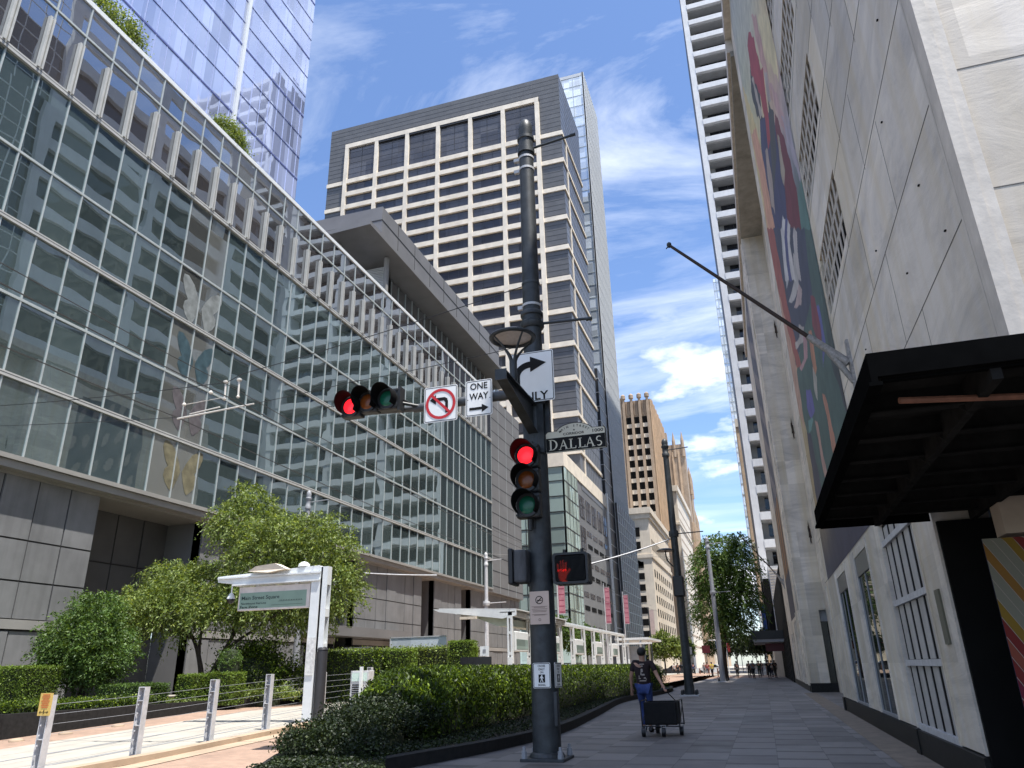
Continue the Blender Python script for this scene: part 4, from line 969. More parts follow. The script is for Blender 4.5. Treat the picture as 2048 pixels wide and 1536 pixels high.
for z in zs[:-1]:
    if z < 18: continue
    for x in (8.28, 20.9, 33.5):
        inst('window', wnm, tw, (x+0.5, 127.45, z-FZ/2+0.15))
m = MB(); m.box(2.2, 12, 112, 124.8, 4.4, 14.2); m.cur = 1
for i in range(24): m.box(2.3, 12, 111.9, 112.0, 4.8+i*0.38, 4.8+i*0.38+0.2)
part('louvred_base', m, [m_twhite, m_jamb], tw)
m = MB(); m.box(1.2, 2.3, 126, 150, 5, 13.5); m.box(1.3, 2.1, 112, 118, 4.3, 12.5); part('dark_base', m, m_dark, tw)
# marquee and dark shops on the far right
mq = thing('black_marquee', 'flat black marquee over the far sidewalk with a dark red sign below', 'marquee', (-0.8, 75, 3))
m = MB(); m.box(-0.8, 2.6, 75, 86, 3.45, 4.2); part('fascia', m, m_black, mq)
m = MB(); m.box(-0.72, 2.6, 75.05, 86, 3.2, 3.45); part('soffit', m, m_greyp, mq)
m = MB(); m.box(0.3, 1.9, 76, 76.15, 2.4, 3.1); part('hanging_sign', m, mat('dark_red_sign', (0.07, 0.008, 0.012), 0.5), mq)
sh = thing('dark_shop_block', 'low dark shop block under the black marquee', 'building', (2.0, 62, 0))
m = MB(); m.box(2.0, 12, 62, 111, 0, 4.3); m.box(2.3, 12, 62, 112, 4.3, 9.5); part('wall', m, m_dark, sh)
for i in range(8):
    m = MB(); m.box(1.93, 2.0, 63+3.4*i, 63.5+3.4*i, 0, 3.3); part('pilaster', m, m_granite, sh)
m = MB(); m.box(1.2, 3.0, 92, 110, 0, 3.4); part('pale_shop_front', m, m_cream, sh)
# far right towers: grazing street faces beyond the white tower
ft = thing('distant_glass_tower', 'distant pale blue glass tower edge showing left of the white tower', 'building', (0.4, 250, 0))
m = MB(); m.box(0.3, 30, 250, 300, 0, 134); part('glass_wall', m, m_paleglass, ft)
m = MB()
for z in np.arange(3, 134, 3.6): m.box(0.22, 3.2, 249.9, 250, z-0.1, z+0.1)
for x in (0.4, 1.4, 2.4): m.box(x-0.07, x+0.07, 249.88, 249.99, 0, 134)
part('mullion', m, m_alu, ft)
fb = thing('distant_brown_tower', 'distant narrow tan masonry tower between the glass tower and the white tower', 'building', (1.2, 200, 0))
m = MB(); m.box(1.05, 20, 200, 240, 0, 63.5); part('wall', m, m_tan, fb)
m = MB(); m.box(0.9, 20, 199.7, 240, 61.5, 63.8); m.box(0.95, 20, 199.8, 240, 30, 30.6); part('cornice', m, m_cream, fb)
m = MB(); m.box(1.0, 1.05, 203, 238, 6, 60); part('window_strip', m, m_tan2, fb)
bn = thing('blue_banner', 'small blue banner on the far right facade above the marquee', 'banner', (0.7, 118, 8))
m = MB(); m.box(0.55, 1.1, 118, 118.06, 5.6, 9.4); part('cloth', m, mat('blue_cloth', (0.02, 0.05, 0.18), 0.8), bn)
m = MB(); m.box(0.5, 1.2, 118.06, 118.12, 9.4, 9.5); part('rod', m, m_steel, bn)
# tall block standing behind the marble building: only its mirror image shows
rb = thing('setback_office_block', 'glass and white banded office block behind the marble building', 'building', (16, 30, 0))
m = MB(); m.box(20, 50, 14, 96, 0, 74); part('glass_wall', m, m_wdark, rb)
m = MB()
for z in np.arange(6, 84, 4.2): m.box(19.5, 20, 50, 96, z-0.8, z+0.8)
for z in np.arange(6, 84, 2.0): m.box(19.93, 20, 14, 50, z-0.06, z+0.06)
for y in np.arange(14, 50, 2.0): m.box(19.93, 20, y-0.06, y+0.06, 0, 84)
for y in (50, 65, 80, 96): m.box(19.4, 20, y-0.7, y+0.7, 0, 84)
part('spandrel', m, m_twhite, rb)
# ================================================================== SIGNAL POLE AND WHAT HANGS ON IT
PX, PY = -3.55, 12.8
SG = 'signs and signals on the near pole'
def radius(z): return 0.235-0.0068*z
sp = thing('signal_pole', 'tall tapered dark grey pole by the hedge carrying the signals and signs', 'pole', (PX, PY, 0), 'dark poles along the sidewalk')
m = MB(); m.lathe((PX, PY, 0), [(radius(z), z) for z in (0.0, 1, 2, 3, 4, 5, 6, 7, 8, 9, 10, 11, 12.2)], 24); part('shaft', m, m_steel, sp, True)
m = MB(); m.lathe((PX, PY, 0), [(0.19, 12.0), (0.19, 12.12), (0.165, 12.14), (0.165, 12.35), (0.19, 12.37), (0.19, 12.44), (0.14, 12.46), (0.145, 12.56), (0.16, 12.66), (0.155, 12.76), (0.125, 12.86), (0.07, 12.93), (0.02, 12.95)], 20); part('finial', m, m_steel, sp, True)
m = MB(); m.lathe((PX, PY, 0), [(0.21, 7.72), (0.24, 7.76), (0.24, 7.84), (0.20, 7.88), (0.20, 7.98), (0.23, 8.0), (0.23, 8.06), (0.20, 8.1)], 20)
part('collar', m, m_steel, sp, True)
m = MB(); m.lathe((PX, PY, 0), [(0.185, 8.7), (0.19, 8.75), (0.185, 8.76)], 20); part('wire_clamp', m, m_steel, sp, True)
for z in (8.2, 11.55, 11.85): m = MB(); m.lathe((PX, PY, 0), [(radius(z)+0.012, z), (radius(z)+0.014, z+0.05)], 20); m.box(PX-0.28, PX-0.15, PY-0.05, PY+0.02, z-0.02, z+0.06); part('steel_band', m, m_galv, sp)
for z0_, x1_, z1_ in ((12.13, -2.42, 12.25), (7.82, -2.33, 7.76)):
    m = MB(); m.tube((PX+0.1, PY, z0_), (x1_, PY, z1_), 0.028, 0.028, 10); m.tube((x1_-0.12, PY, z1_-0.01), (x1_, PY, z1_), 0.036, 0.036, 10); part('side_rod', m, m_steel, sp, True)
m = MB(); m.box(PX-0.36, PX+0.36, PY-0.36, PY+0.36, 0.0, 0.045); m.lathe((PX, PY, 0), [(0.30, 0.045), (0.27, 0.10), (0.245, 0.12)], 24)
part('base_flange', m, m_steel, sp, bevel=0.008)
for sx in (-1, 1):
    for sy in (-1, 1):
        m = MB(); c = (PX+sx*0.30, PY+sy*0.30, 0.045); m.lathe(c, [(0.05, 0), (0.05, 0.055)], 6); m.lathe(c, [(0.045, 0.055), (0.045, 0.11)], 8); m.lathe(c, [(0.026, 0.11), (0.026, 0.17)], 10); part('anchor_bolt', m, m_greyp, sp)
m = MB(); m.box(PX+0.17, PX+0.235, PY-0.14, PY-0.02, 0.5, 1.02); part('hand_hole_cover', m, m_steel, sp, bevel=0.01)
# mast arm to the left
m = MB(); m.tube((PX-0.1, PY, 6.40), (-6.1, PY, 6.36), 0.105, 0.085, 14); m.tube((-6.1, PY, 6.36), (-7.0, PY, 6.40), 0.06, 0.055, 12); m.lathe((PX, PY, 0), [(0.22, 6.1), (0.24, 6.15), (0.24, 6.65), (0.22, 6.7)], 16)
part('mast_arm', m, mat('mast_arm_grey', (0.07, 0.075, 0.08), 0.45, 0.1, 0.2, 8), sp, True)
# outreach beam towards the camera
m = MB()
def beam(y0, y1, za0, zb0, za1, zb1, hw):
    m.prism([(PX-hw, y0, za0), (PX-hw, y0, zb0), (PX-hw, y1, zb1), (PX-hw, y1, za1)], (2*hw, 0, 0))
beam(12.62, 10.75, 5.50, 6.03, 5.90, 6.03, 0.012)
m.box(PX-0.09, PX+0.09, 10.75, 12.62, 6.03, 6.05)
m.prism([(PX-0.09, 12.62, 5.48), (PX-0.09, 12.62, 5.50), (PX-0.09, 10.75, 5.92), (PX-0.09, 10.75, 5.90)], (0.18, 0, 0))
m.box(PX-0.10, PX+0.10, 10.73, 10.75, 5.87, 6.06)
m.prism([(PX-0.2, 12.62, 5.1), (PX-0.2, 12.62, 6.2), (PX+0.2, 12.62, 6.2), (PX+0.2, 12.62, 5.1)], (0, 0.04, 0))
part('outreach_beam', m, m_steel, sp)
# luminaire on the beam
lp = thing('vase_street_lamp', 'round dish street lamp on branching arms standing on the pole outreach', 'street lamp', (-3.58, 11.55, 6.12))
lx, ly = -3.58, 11.55
m = MB(); m.lathe((lx, ly, 6.05), [(0.09, 0), (0.07, 0.08), (0.065, 0.3), (0.07, 0.49)], 14); part('stem', m, m_steel, lp, True)
for k in range(4):
    a = R_(45+90*k); m = MB(); pts = []; rr = []
    for i in range(9):
        t_ = i/8; r_ = 0.04+0.34*t_**1.6; pts.append((lx+r_*math.cos(a), ly+r_*math.sin(a), 6.5+0.46*t_)); rr.append(0.030-0.014*t_)
    m.path(pts, rr, 8); part('branch', m, m_steel, lp, True)
m = MB(); ring = []
for i in range(36):
    a = 2*math.pi*i/36; ring.append([Vector((lx+math.cos(a)*(0.385+0.045*math.cos(b)), ly+math.sin(a)*(0.385+0.045*math.cos(b)), 6.99+0.035*math.sin(b))) for b in [2*math.pi*j/8 for j in range(8)]])
ring.append(ring[0]); m.loft(ring, caps=False); part('rim', m, m_steel, lp, True)
m = MB(); m.lathe((lx, ly, 7.0), [(0.001, 0.005), (0.35, 0.0), (0.38, 0.03), (0.25, 0.10), (0.001, 0.13)], 32); part('lens', m, mat('frosted_lens', (0.50, 0.45, 0.41), 0.35, 0, 0.15, 10), lp, True)
tag_g = 'overhead signs'
# ---- flat text helper
def text_mesh(s, h, width=None):
    cu = bpy.data.curves.new('lettering', 'FONT'); cu.body = s; cu.align_x = 'CENTER'; cu.align_y = 'CENTER'; cu.size = 1.0; cu.resolution_u = 3; cu.offset = 0.018
    o = bpy.data.objects.new('tmp_text', cu); me = bpy.data.meshes.new_from_object(o)
    vs = np.array([v.co[:] for v in me.vertices]) if len(me.vertices) else np.zeros((1, 3)); fs = [tuple(p.vertices) for p in me.polygons]
    bpy.data.objects.remove(o); bpy.data.curves.remove(cu); bpy.data.meshes.remove(me)
    mn = vs.min(0); mx = vs.max(0); vs[:, 0] -= (mn[0]+mx[0])/2; vs[:, 1] -= (mn[1]+mx[1])/2
    k = h/(mx[1]-mn[1]); kx = width/(mx[0]-mn[0]) if width else k
    vs[:, 0] *= kx; vs[:, 1] *= k
    return vs, fs
def add_text(m, s, cx, y, cz, h, width=None, rot=0.0):
    vs, fs = text_mesh(s, h, width); b = len(m.v); c, si = math.cos(rot), math.sin(rot)
    m.v += [(cx+a[0]*c-a[1]*si, y, cz+a[0]*si+a[1]*c) for a in vs]
    for f in fs: m.f.append(tuple(b+i for i in f)); m.m.append(m.cur)
def rrect(cx, cz, w, h, r, y, n=5):
    p = []
    for sx, sz, a0 in ((1, 1, 0), (-1, 1, 90), (-1, -1, 180), (1, -1, 270)):
        for i in range(n+1):
            a = R_(a0+90*i/n); p.append((cx+sx*(w/2-r)+r*math.cos(a), y, cz+sz*(h/2-r)+r*math.sin(a)))
    return p
m_sgn = mat('sign_white', (0.78, 0.78, 0.76), 0.35, 0, 0.04, 3); m_ink = mat('sign_black', (0.010, 0.010, 0.010), 0.6, 0, 0, spec=0.15); m_red = mat('sign_red', (0.50, 0.02, 0.025), 0.4, 0, 0.05)
def plate(t_, cx, cz, w_, h_, y, border=True):
    m = MB(); m.prism(rrect(cx, cz, w_, h_, 0.035, y), (0, 0.012, 0)); part('plate', m, m_sgn, t_)
    if border:
        m = MB(); o_ = rrect(cx, cz, w_-0.03, h_-0.03, 0.03, y-0.002); i_ = rrect(cx, cz, w_-0.055, h_-0.055, 0.02, y-0.002)
        for k in range(len(o_)): j = (k+1) % len(o_); m.face([o_[k], o_[j], i_[j], i_[k]])
        part('border', m, m_ink, t_)
Y1 = PY-0.16
sg = thing('no_left_turn_sign', 'square white sign with a left arrow crossed out by a red ring', 'sign', (-5.45, Y1, 6.33), SG)
plate(sg, -5.45, 6.33, 0.71, 0.75, Y1)
m = MB(); add = m
def pp(m, pts, y): m.face([(a, y, b) for a, b in pts])
m = MB(); c = (-5.45, 6.33)
def P_(pts): return [(c[0]+a, c[1]+b) for a, b in pts]
bar = [(0.10, -0.20), (0.16, -0.20), (0.16, 0.04), (0.14, 0.10), (0.09, 0.13), (-0.10, 0.13), (-0.10, 0.20), (-0.235, 0.09), (-0.10, -0.01), (-0.10, 0.06), (0.07, 0.06), (0.10, 0.02)]
pp(m, P_(bar), Y1-0.004); part('turn_arrow', m, m_ink, sg)
m = MB(); n = 48
for i in range(n):
    a, b = 2*math.pi*i/n, 2*math.pi*(i+1)/n
    m.face([(c[0]+0.32*math.cos(a), Y1-0.007, c[1]+0.32*math.sin(a)), (c[0]+0.32*math.cos(b), Y1-0.007, c[1]+0.32*math.sin(b)), (c[0]+0.262*math.cos(b), Y1-0.007, c[1]+0.262*math.sin(b)), (c[0]+0.262*math.cos(a), Y1-0.007, c[1]+0.262*math.sin(a))])
s_ = 0.7071; hw = 0.027
m.face([(c[0]-0.27*s_-hw*s_, Y1-0.009, c[1]+0.27*s_-hw*s_), (c[0]+0.27*s_-hw*s_, Y1-0.009, c[1]-0.27*s_-hw*s_), (c[0]+0.27*s_+hw*s_, Y1-0.009, c[1]-0.27*s_+hw*s_), (c[0]-0.27*s_+hw*s_, Y1-0.009, c[1]+0.27*s_+hw*s_)])
part('prohibition_ring', m, m_red, sg)
m = MB(); m.box(-5.5, -5.4, Y1+0.012, PY-0.05, 6.3, 6.45); part('mount', m, m_galv, sg)
sg = thing('one_way_sign', 'tall white sign reading ONE WAY over a black arrow', 'sign', (-4.64, Y1, 6.35), SG)
plate(sg, -4.64, 6.35, 0.55, 0.745, Y1)
m = MB(); add_text(m, 'ONE', -4.64, Y1-0.004, 6.595, 0.14, 0.36); add_text(m, 'WAY', -4.64, Y1-0.004, 6.385, 0.14, 0.40); add_text(m, '.', -4.87, Y1-0.004, 6.325, 0.02); add_text(m, '.', -4.41, Y1-0.004, 6.325, 0.02); part('lettering', m, m_ink, sg)
m = MB(); c = (-4.64, 6.13); pp(m, P_([(-0.2, -0.028), (0.06, -0.028), (0.06, -0.085), (0.2, 0), (0.06, 0.085), (0.06, 0.028), (-0.2, 0.028)]), Y1-0.004); part('arrow', m, m_ink, sg)
m = MB(); m.box(-4.69, -4.59, Y1+0.012, PY-0.05, 6.3, 6.45); part('mount', m, m_galv, sg)
Y2 = PY-0.02
sg = thing('right_turn_only_sign', 'large white sign with a curved right arrow over ONLY', 'sign', (-3.58, PY-0.27, 6.6), SG)
Y2 = PY-0.27
cx, cz = -3.525, 6.59
plate(sg, cx, cz, 0.88, 1.03, Y2)
m = MB(); arc = []
outer = []; inner = []
for i in range(13):
    a = R_(180-90*i/12); outer.append((cx-0.02+0.34*math.cos(a), cz+0.02+0.30*math.sin(a))); inner.append((cx-0.02+0.21*math.cos(a), cz+0.02+0.17*math.sin(a)))
for i in range(12): m.face([(outer[i][0], Y2-0.004, outer[i][1]), (outer[i+1][0], Y2-0.004, outer[i+1][1]), (inner[i+1][0], Y2-0.004, inner[i+1][1]), (inner[i][0], Y2-0.004, inner[i][1])])
pp(m, [(outer[0][0], cz-0.20), (inner[0][0], cz-0.20), (inner[0][0], cz+0.02), (outer[0][0], cz+0.02)], Y2-0.004)
pp(m, [(cx-0.02, cz+0.10), (cx-0.02, cz+0.42), (cx+0.30, cz+0.26)], Y2-0.006)
part('curved_arrow', m, m_ink, sg)
m = MB(); add_text(m, 'ONLY', cx-0.01, Y2-0.004, cz-0.40, 0.17, 0.66); part('lettering', m, m_ink, sg)
m = MB(); m.box(PX-0.02, PX+0.06, Y2+0.014, PY-0.1, 6.4, 6.5); m.box(PX+0.20, PX+0.29, PY-0.05, PY+0.05, 5.2, 6.3); part('mount', m, m_steel, sg)
# street name blade
m_serif = mat('blade_cream', (0.62, 0.58, 0.46), 0.45, 0, 0.06)
sg = thing('street_name_sign', 'black street blade reading DALLAS under a cream arched heading', 'sign', (-2.78, PY-0.1, 5.3), SG)
Y3 = PY-0.10; x0, x1, zb, zm, zt = -3.35, -2.20, 5.09, 5.37, 5.50
top = [(x0, zb), (x1, zb), (x1, zt-0.03), (x1-0.03, zt), (-2.46, zt)]
for i in range(11):
    a = R_(25+130*i/10); top.append((-2.79+0.36*math.cos(a)/0.906*0.92, zt-0.07+0.20*math.sin(a)))
top += [(-3.12, zt), (x0+0.04, zt), (x0, zt-0.04)]
m = MB(); m.prism([(a, Y3, b) for a, b in top], (0, 0.02, 0)); part('blade', m, m_serif, sg)
m = MB(); pp(m, [(x0+0.02, zb+0.015), (x1-0.02, zb+0.015), (x1-0.02, zm), (x0+0.02, zm)], Y3-0.003); part('name_field', m, m_ink, sg)
m = MB()
for i in range(len(top)):
    a = Vector((top[i][0], 0, top[i][1])); b = Vector((top[(i+1) % len(top)][0], 0, top[(i+1) % len(top)][1])); cc = Vector((-2.78, 0, 5.3))
    a2 = a+(cc-a)*0.03; b2 = b+(cc-b)*0.03; m.face([(a.x, Y3-0.002, a.z), (b.x, Y3-0.002, b.z), (b2.x, Y3-0.002, b2.z), (a2.x, Y3-0.002, a2.z)])
part('border', m, m_ink, sg)
# serif capitals drawn by hand: thick and thin strokes
m = MB(); hz = 0.185; zb_ = 5.135; yy = Y3-0.006
def q(pts): pp(m, pts, yy)
def serif(x, z, w_): q([(x-w_/2, z-0.006), (x+w_/2, z-0.006), (x+w_/2, z+0.006), (x-w_/2, z+0.006)])
def LA(x, s=1.0):
    w_ = 0.075*s
    q([(x-w_, zb_), (x-w_+0.014, zb_), (x+0.006, zb_+hz), (x-0.006, zb_+hz)]); q([(x+w_-0.034, zb_), (x+w_, zb_), (x+0.006, zb_+hz), (x-0.012, zb_+hz)])
    q([(x-0.045, zb_+0.06), (x+0.045, zb_+0.06), (x+0.042, zb_+0.074), (x-0.042, zb_+0.074)]); serif(x-w_+0.005, zb_+0.004, 0.05); serif(x+w_-0.016, zb_+0.004, 0.06)
def LL(x):
    q([(x-0.05, zb_), (x-0.02, zb_), (x-0.02, zb_+hz), (x-0.05, zb_+hz)]); serif(x-0.035, zb_+hz-0.004, 0.07); q([(x-0.07, zb_), (x+0.06, zb_), (x+0.062, zb_+0.05), (x+0.052, zb_+0.05), (x+0.045, zb_+0.014), (x-0.07, zb_+0.012)])
xD = -3.20; h_ = hz+0.02
q([(xD-0.06, zb_), (xD-0.03, zb_), (xD-0.03, zb_+h_), (xD-0.06, zb_+h_)]); serif(xD-0.045, zb_+0.004, 0.07); serif(xD-0.045, zb_+h_-0.004, 0.07)
for i in range(10):
    a, b = R_(90-18*i), R_(72-18*i)
    def o_(t): return (xD-0.03+0.115*math.cos(t), zb_+h_/2+h_/2*math.sin(t))
    def n_(t): return (xD-0.03+0.083*math.cos(t), zb_+h_/2+(h_/2-0.012)*math.sin(t))
    q([o_(a), o_(b), n_(b), n_(a)])
LA(-3.0); LL(-2.825); LL(-2.655); LA(-2.50)
for (cz_, a0, a1) in ((zb_+hz*0.74, 40, 270), (zb_+hz*0.27, 90, -140)):
    for i in range(10):
        a, b = R_(a0+(a1-a0)*i/10), R_(a0+(a1-a0)*(i+1)/10); xs = -2.335
        th = 0.013+0.012*abs(math.sin((i+0.5)/10*math.pi)); ro = 0.056
        q([(xs+ro*math.cos(a)*0.95, cz_+ro*0.92*math.sin(a)), (xs+ro*math.cos(b)*0.95, cz_+ro*0.92*math.sin(b)), (xs+(ro-th)*math.cos(b), cz_+(ro-th)*math.sin(b)*0.92), (xs+(ro-th)*math.cos(a), cz_+(ro-th)*math.sin(a)*0.92)])
part('street_name', m, m_serif, sg)
m = MB()
sS = 'MAIN STREET'
for i, ch in enumerate(sS):
    if ch == ' ': continue
    a = R_(152-124*i/(len(sS)-1)); add_text(m, ch, -2.79+0.30*math.cos(a), Y3-0.004, 5.405+0.165*math.sin(a), 0.042, None, (a-math.pi/2)*0.6)
add_text(m, 'CORRIDOR', -2.80, Y3-0.004, 5.425, 0.048, 0.40); add_text(m, '1000', -2.345, Y3-0.004, 5.435, 0.062, 0.20)
st = []
for i in range(10): r_ = 0.024 if i % 2 == 0 else 0.010; a = R_(90+36*i); st.append((-2.79+r_*math.cos(a), 5.49+r_*math.sin(a)))
pp(m, st, Y3-0.004); part('heading', m, m_ink, sg)
m = MB(); m.box(PX+0.05, x0+0.01, PY-0.12, PY-0.04, 5.15, 5.45); part('mount', m, m_steel, sg)

# ---- traffic signals
def lens_mat(name, col, e=0): return mat(name, col, 0.25, 0, 0.15, 30, 0, emit=col if e else None, es=e)
m_ron = lens_mat('lit_red_lens', (0.95, 0.012, 0.02), 1.3); m_rhand = lens_mat('lit_hand', (1.0, 0.06, 0.03), 1.5)
m_amb = lens_mat('amber_lens', (0.20, 0.055, 0.012)); m_grn = lens_mat('green_lens', (0.012, 0.12, 0.07))
m_visor = mat('visor_black', (0.008, 0.008, 0.008), 0.75, 0, 0.1, 10, spec=0.1)
m_hous = mat('signal_housing', (0.022, 0.023, 0.024), 0.45, 0, 0.15, 10)
def visor(m, c, r=0.205, L=0.27, cut=0.75):
    n = 26; n0 = int(n*(1-cut)/2)
    a0 = R_(-90)+ (1-cut)*math.pi; a1 = R_(270)-(1-cut)*math.pi
    for i in range(n):
        a = a0+(a1-a0)*i/n; b = a0+(a1-a0)*(i+1)/n
        # hood longer on top than at its lower ends
        def Lf(t): return L*(0.72+0.28*math.sin(t))
        for rr, flip in ((r, 1), (r-0.008, -1)):
            pts = [(c[0]+rr*math.cos(a), c[1], c[2]+rr*math.sin(a)), (c[0]+rr*math.cos(b), c[1], c[2]+rr*math.sin(b)), (c[0]+rr*math.cos(b), c[1]-Lf(b), c[2]+rr*math.sin(b)), (c[0]+rr*math.cos(a), c[1]-Lf(a), c[2]+rr*math.sin(a))]
            m.face(pts[::flip])
        m.face([(c[0]+r*math.cos(a), c[1]-Lf(a), c[2]+r*math.sin(a)), (c[0]+r*math.cos(b), c[1]-Lf(b), c[2]+r*math.sin(b)), (c[0]+(r-0.008)*math.cos(b), c[1]-Lf(b), c[2]+(r-0.008)*math.sin(b)), (c[0]+(r-0.008)*math.cos(a), c[1]-Lf(a), c[2]+(r-0.008)*math.sin(a))])
def lens(m, c, r=0.16):
    rings = []
    for i in range(5):
        t_ = i/4; rr = r*math.cos(t_*math.pi/2*0.98); rings.append([Vector((c[0]+rr*math.cos(2*math.pi*j/24), c[1]-0.035*math.sin(t_*math.pi/2), c[2]+rr*math.sin(2*math.pi*j/24))) for j in range(24)])
    m.loft(rings)
def signal(name, label, cs, mats_, yaw, origin):
    t_ = thing(name, label, 'traffic light', origin, SG)
    for i, (cpos, mm) in enumerate(zip(cs, mats_)):
        m = MB(); m.cbox((cpos[0], cpos[1]+0.10, cpos[2]), (0.44, 0.20, 0.44)); s_ = part('section', m, m_hous, t_, bevel=0.03)
        m = MB(); m.tube((cpos[0], cpos[1]+0.005, cpos[2]), (cpos[0], cpos[1]-0.03, cpos[2]), 0.215, 0.21, 28); part('door_ring', m, m_hous, t_, True)
        m = MB(); lens(m, (cpos[0], cpos[1]-0.031, cpos[2])); part('lens', m, mm, t_, True)
        m = MB(); visor(m, (cpos[0], cpos[1]-0.03, cpos[2]), 0.22, 0.38); part('visor', m, m_visor, t_, True)
        for sx in (-1, 1):
            for sz in (-1, 1): m = MB(); m.cbox((cpos[0]+sx*0.2, cpos[1]-0.005, cpos[2]+sz*0.17), (0.035, 0.05, 0.035)); part('latch', m, m_hous, t_)
    return t_
ts = signal('horizontal_traffic_light', 'three lens signal lying sideways at the mast arm end, red lit', [(-7.30, PY-0.42, 6.42), (-6.93, PY-0.42, 6.47), (-6.49, PY-0.42, 6.48)], [m_ron, m_amb, m_grn], 0, (-6.93, PY-0.3, 6.46))
m = MB(); m.tube((-6.30, PY-0.3, 6.42), (-5.95, PY-0.02, 6.38), 0.035, 0.035, 8); m.box(-6.27, -6.22, PY-0.42, PY-0.2, 6.22, 6.72); m.tube((-6.26, PY-0.3, 6.5), (-6.1, PY-0.1, 6.42), 0.025, 0.025, 8); part('hanger', m, m_hous, ts)
ts = signal('vertical_traffic_light', 'upright three lens signal on the pole below the street blade, red lit', [(-3.63, PY-0.42, 5.00), (-3.63, PY-0.42, 4.545), (-3.63, PY-0.42, 4.09)], [m_ron, m_amb, m_grn], 0, (-3.63, PY-0.3, 4.5))
m = MB(); m.box(-3.70, -3.56, PY-0.24, PY-0.10, 5.18, 5.32); m.box(-3.70, -3.56, PY-0.24, PY-0.10, 3.72, 3.88); m.tube((-3.63, PY-0.3, 3.66), (-3.63, PY-0.3, 3.86), 0.04, 0.05, 10); part('bracket', m, m_hous, ts)
# pedestrian signals
pdn = thing('pedestrian_signal', 'black box pedestrian signal on the right of the pole showing a red hand', 'crossing signal', (-2.97, PY, 3.0), SG)
m = MB(); m.cbox((-2.97, PY+0.06, 2.99), (0.62, 0.22, 0.53)); part('housing', m, m_black, pdn, bevel=0.035)
m = MB(); 
o_ = rrect(-2.97, 2.99, 0.62, 0.53, 0.05, PY-0.05); i_ = rrect(-2.97, 2.99, 0.54, 0.45, 0.04, PY-0.05)
for kk in range(len(o_)):
    j = (kk+1) % len(o_); m.face([o_[kk], o_[j], i_[j], i_[kk]]); m.face([o_[kk], (o_[kk][0], PY-0.20, o_[kk][2]), (o_[j][0], PY-0.20, o_[j][2]), o_[j]]); m.face([(i_[kk][0], PY-0.05, i_[kk][2]), (i_[j][0], PY-0.05, i_[j][2]), (i_[j][0], PY-0.20, i_[j][2]), (i_[kk][0], PY-0.20, i_[kk][2])])
    m.face([(o_[kk][0], PY-0.2, o_[kk][2]), (i_[kk][0], PY-0.2, i_[kk][2]), (i_[j][0], PY-0.2, i_[j][2]), (o_[j][0], PY-0.2, o_[j][2])])
part('hood', m, m_black, pdn)
m = MB(); hx, hz_ = -3.11, 2.97; yh = PY-0.056
def fing(x, z0_, z1_, w_, lean=0):
    m.prism([(x-w_/2, yh, z0_), (x+w_/2, yh, z0_), (x+w_/2+lean, yh, z1_-0.01), (x+lean, yh, z1_+0.006), (x-w_/2+lean, yh, z1_-0.01)], (0, -0.003, 0))
for x, z1_, ln in ((-0.068, 0.12, -0.012), (-0.024, 0.165, -0.004), (0.018, 0.175, 0.0), (0.058, 0.14, 0.008)): fing(hx+x, hz_-0.02, hz_+z1_, 0.026, ln)
m.prism([(hx-0.085, yh, hz_+0.02), (hx-0.07, yh, hz_-0.12), (hx-0.045, yh, hz_-0.185), (hx+0.045, yh, hz_-0.185), (hx+0.075, yh, hz_-0.10), (hx+0.075, yh, hz_+0.02)], (0, -0.003, 0))
m.prism([(hx+0.075, yh, hz_-0.10), (hx+0.142, yh, hz_+0.015), (hx+0.13, yh, hz_+0.035), (hx+0.075, yh, hz_-0.025)], (0, -0.003, 0))
part('hand_symbol', m, m_rhand, pdn)
m = MB()
for i in range(26): m.box(-3.23+i*0.02, -3.226+i*0.02, PY-0.19, PY-0.062, 2.78, 3.20)
part('louvre_grid', m, m_black, pdn)
m = MB(); m.box(PX+0.12, -3.28, PY-0.02, PY+0.08, 2.9, 3.12); m.tube((-3.12, PY+0.05, 3.25), (-3.12, PY+0.05, 3.34), 0.03, 0.03, 8); m.tube((-2.8, PY+0.05, 3.25), (-2.8, PY+0.05, 3.34), 0.03, 0.03, 8); part('bracket', m, m_black, pdn)
pds = thing('side_pedestrian_signal', 'pedestrian signal on the left of the pole seen from its dusty side', 'crossing signal', (-3.85, PY-0.1, 3.05), SG)
mdst = mat('dusty_black', (0.055, 0.056, 0.06), 0.6, 0, 0.7, 5, stretch=(1, 1, 0.3))
m = MB(); m.cbox((-3.82, PY-0.22, 3.05), (0.24, 0.36, 0.56)); part('housing', m, mdst, pds, bevel=0.04)
m = MB(); m.cbox((-3.985, PY-0.22, 3.05), (0.09, 0.42, 0.62)); part('hood', m, m_black, pds, bevel=0.03)
m = MB(); m.box(-3.75, -3.62, PY-0.16, PY-0.04, 2.72, 2.8); m.box(-3.75, -3.62, PY-0.16, PY-0.04, 3.30, 3.36); part('bracket', m, m_black, pds)
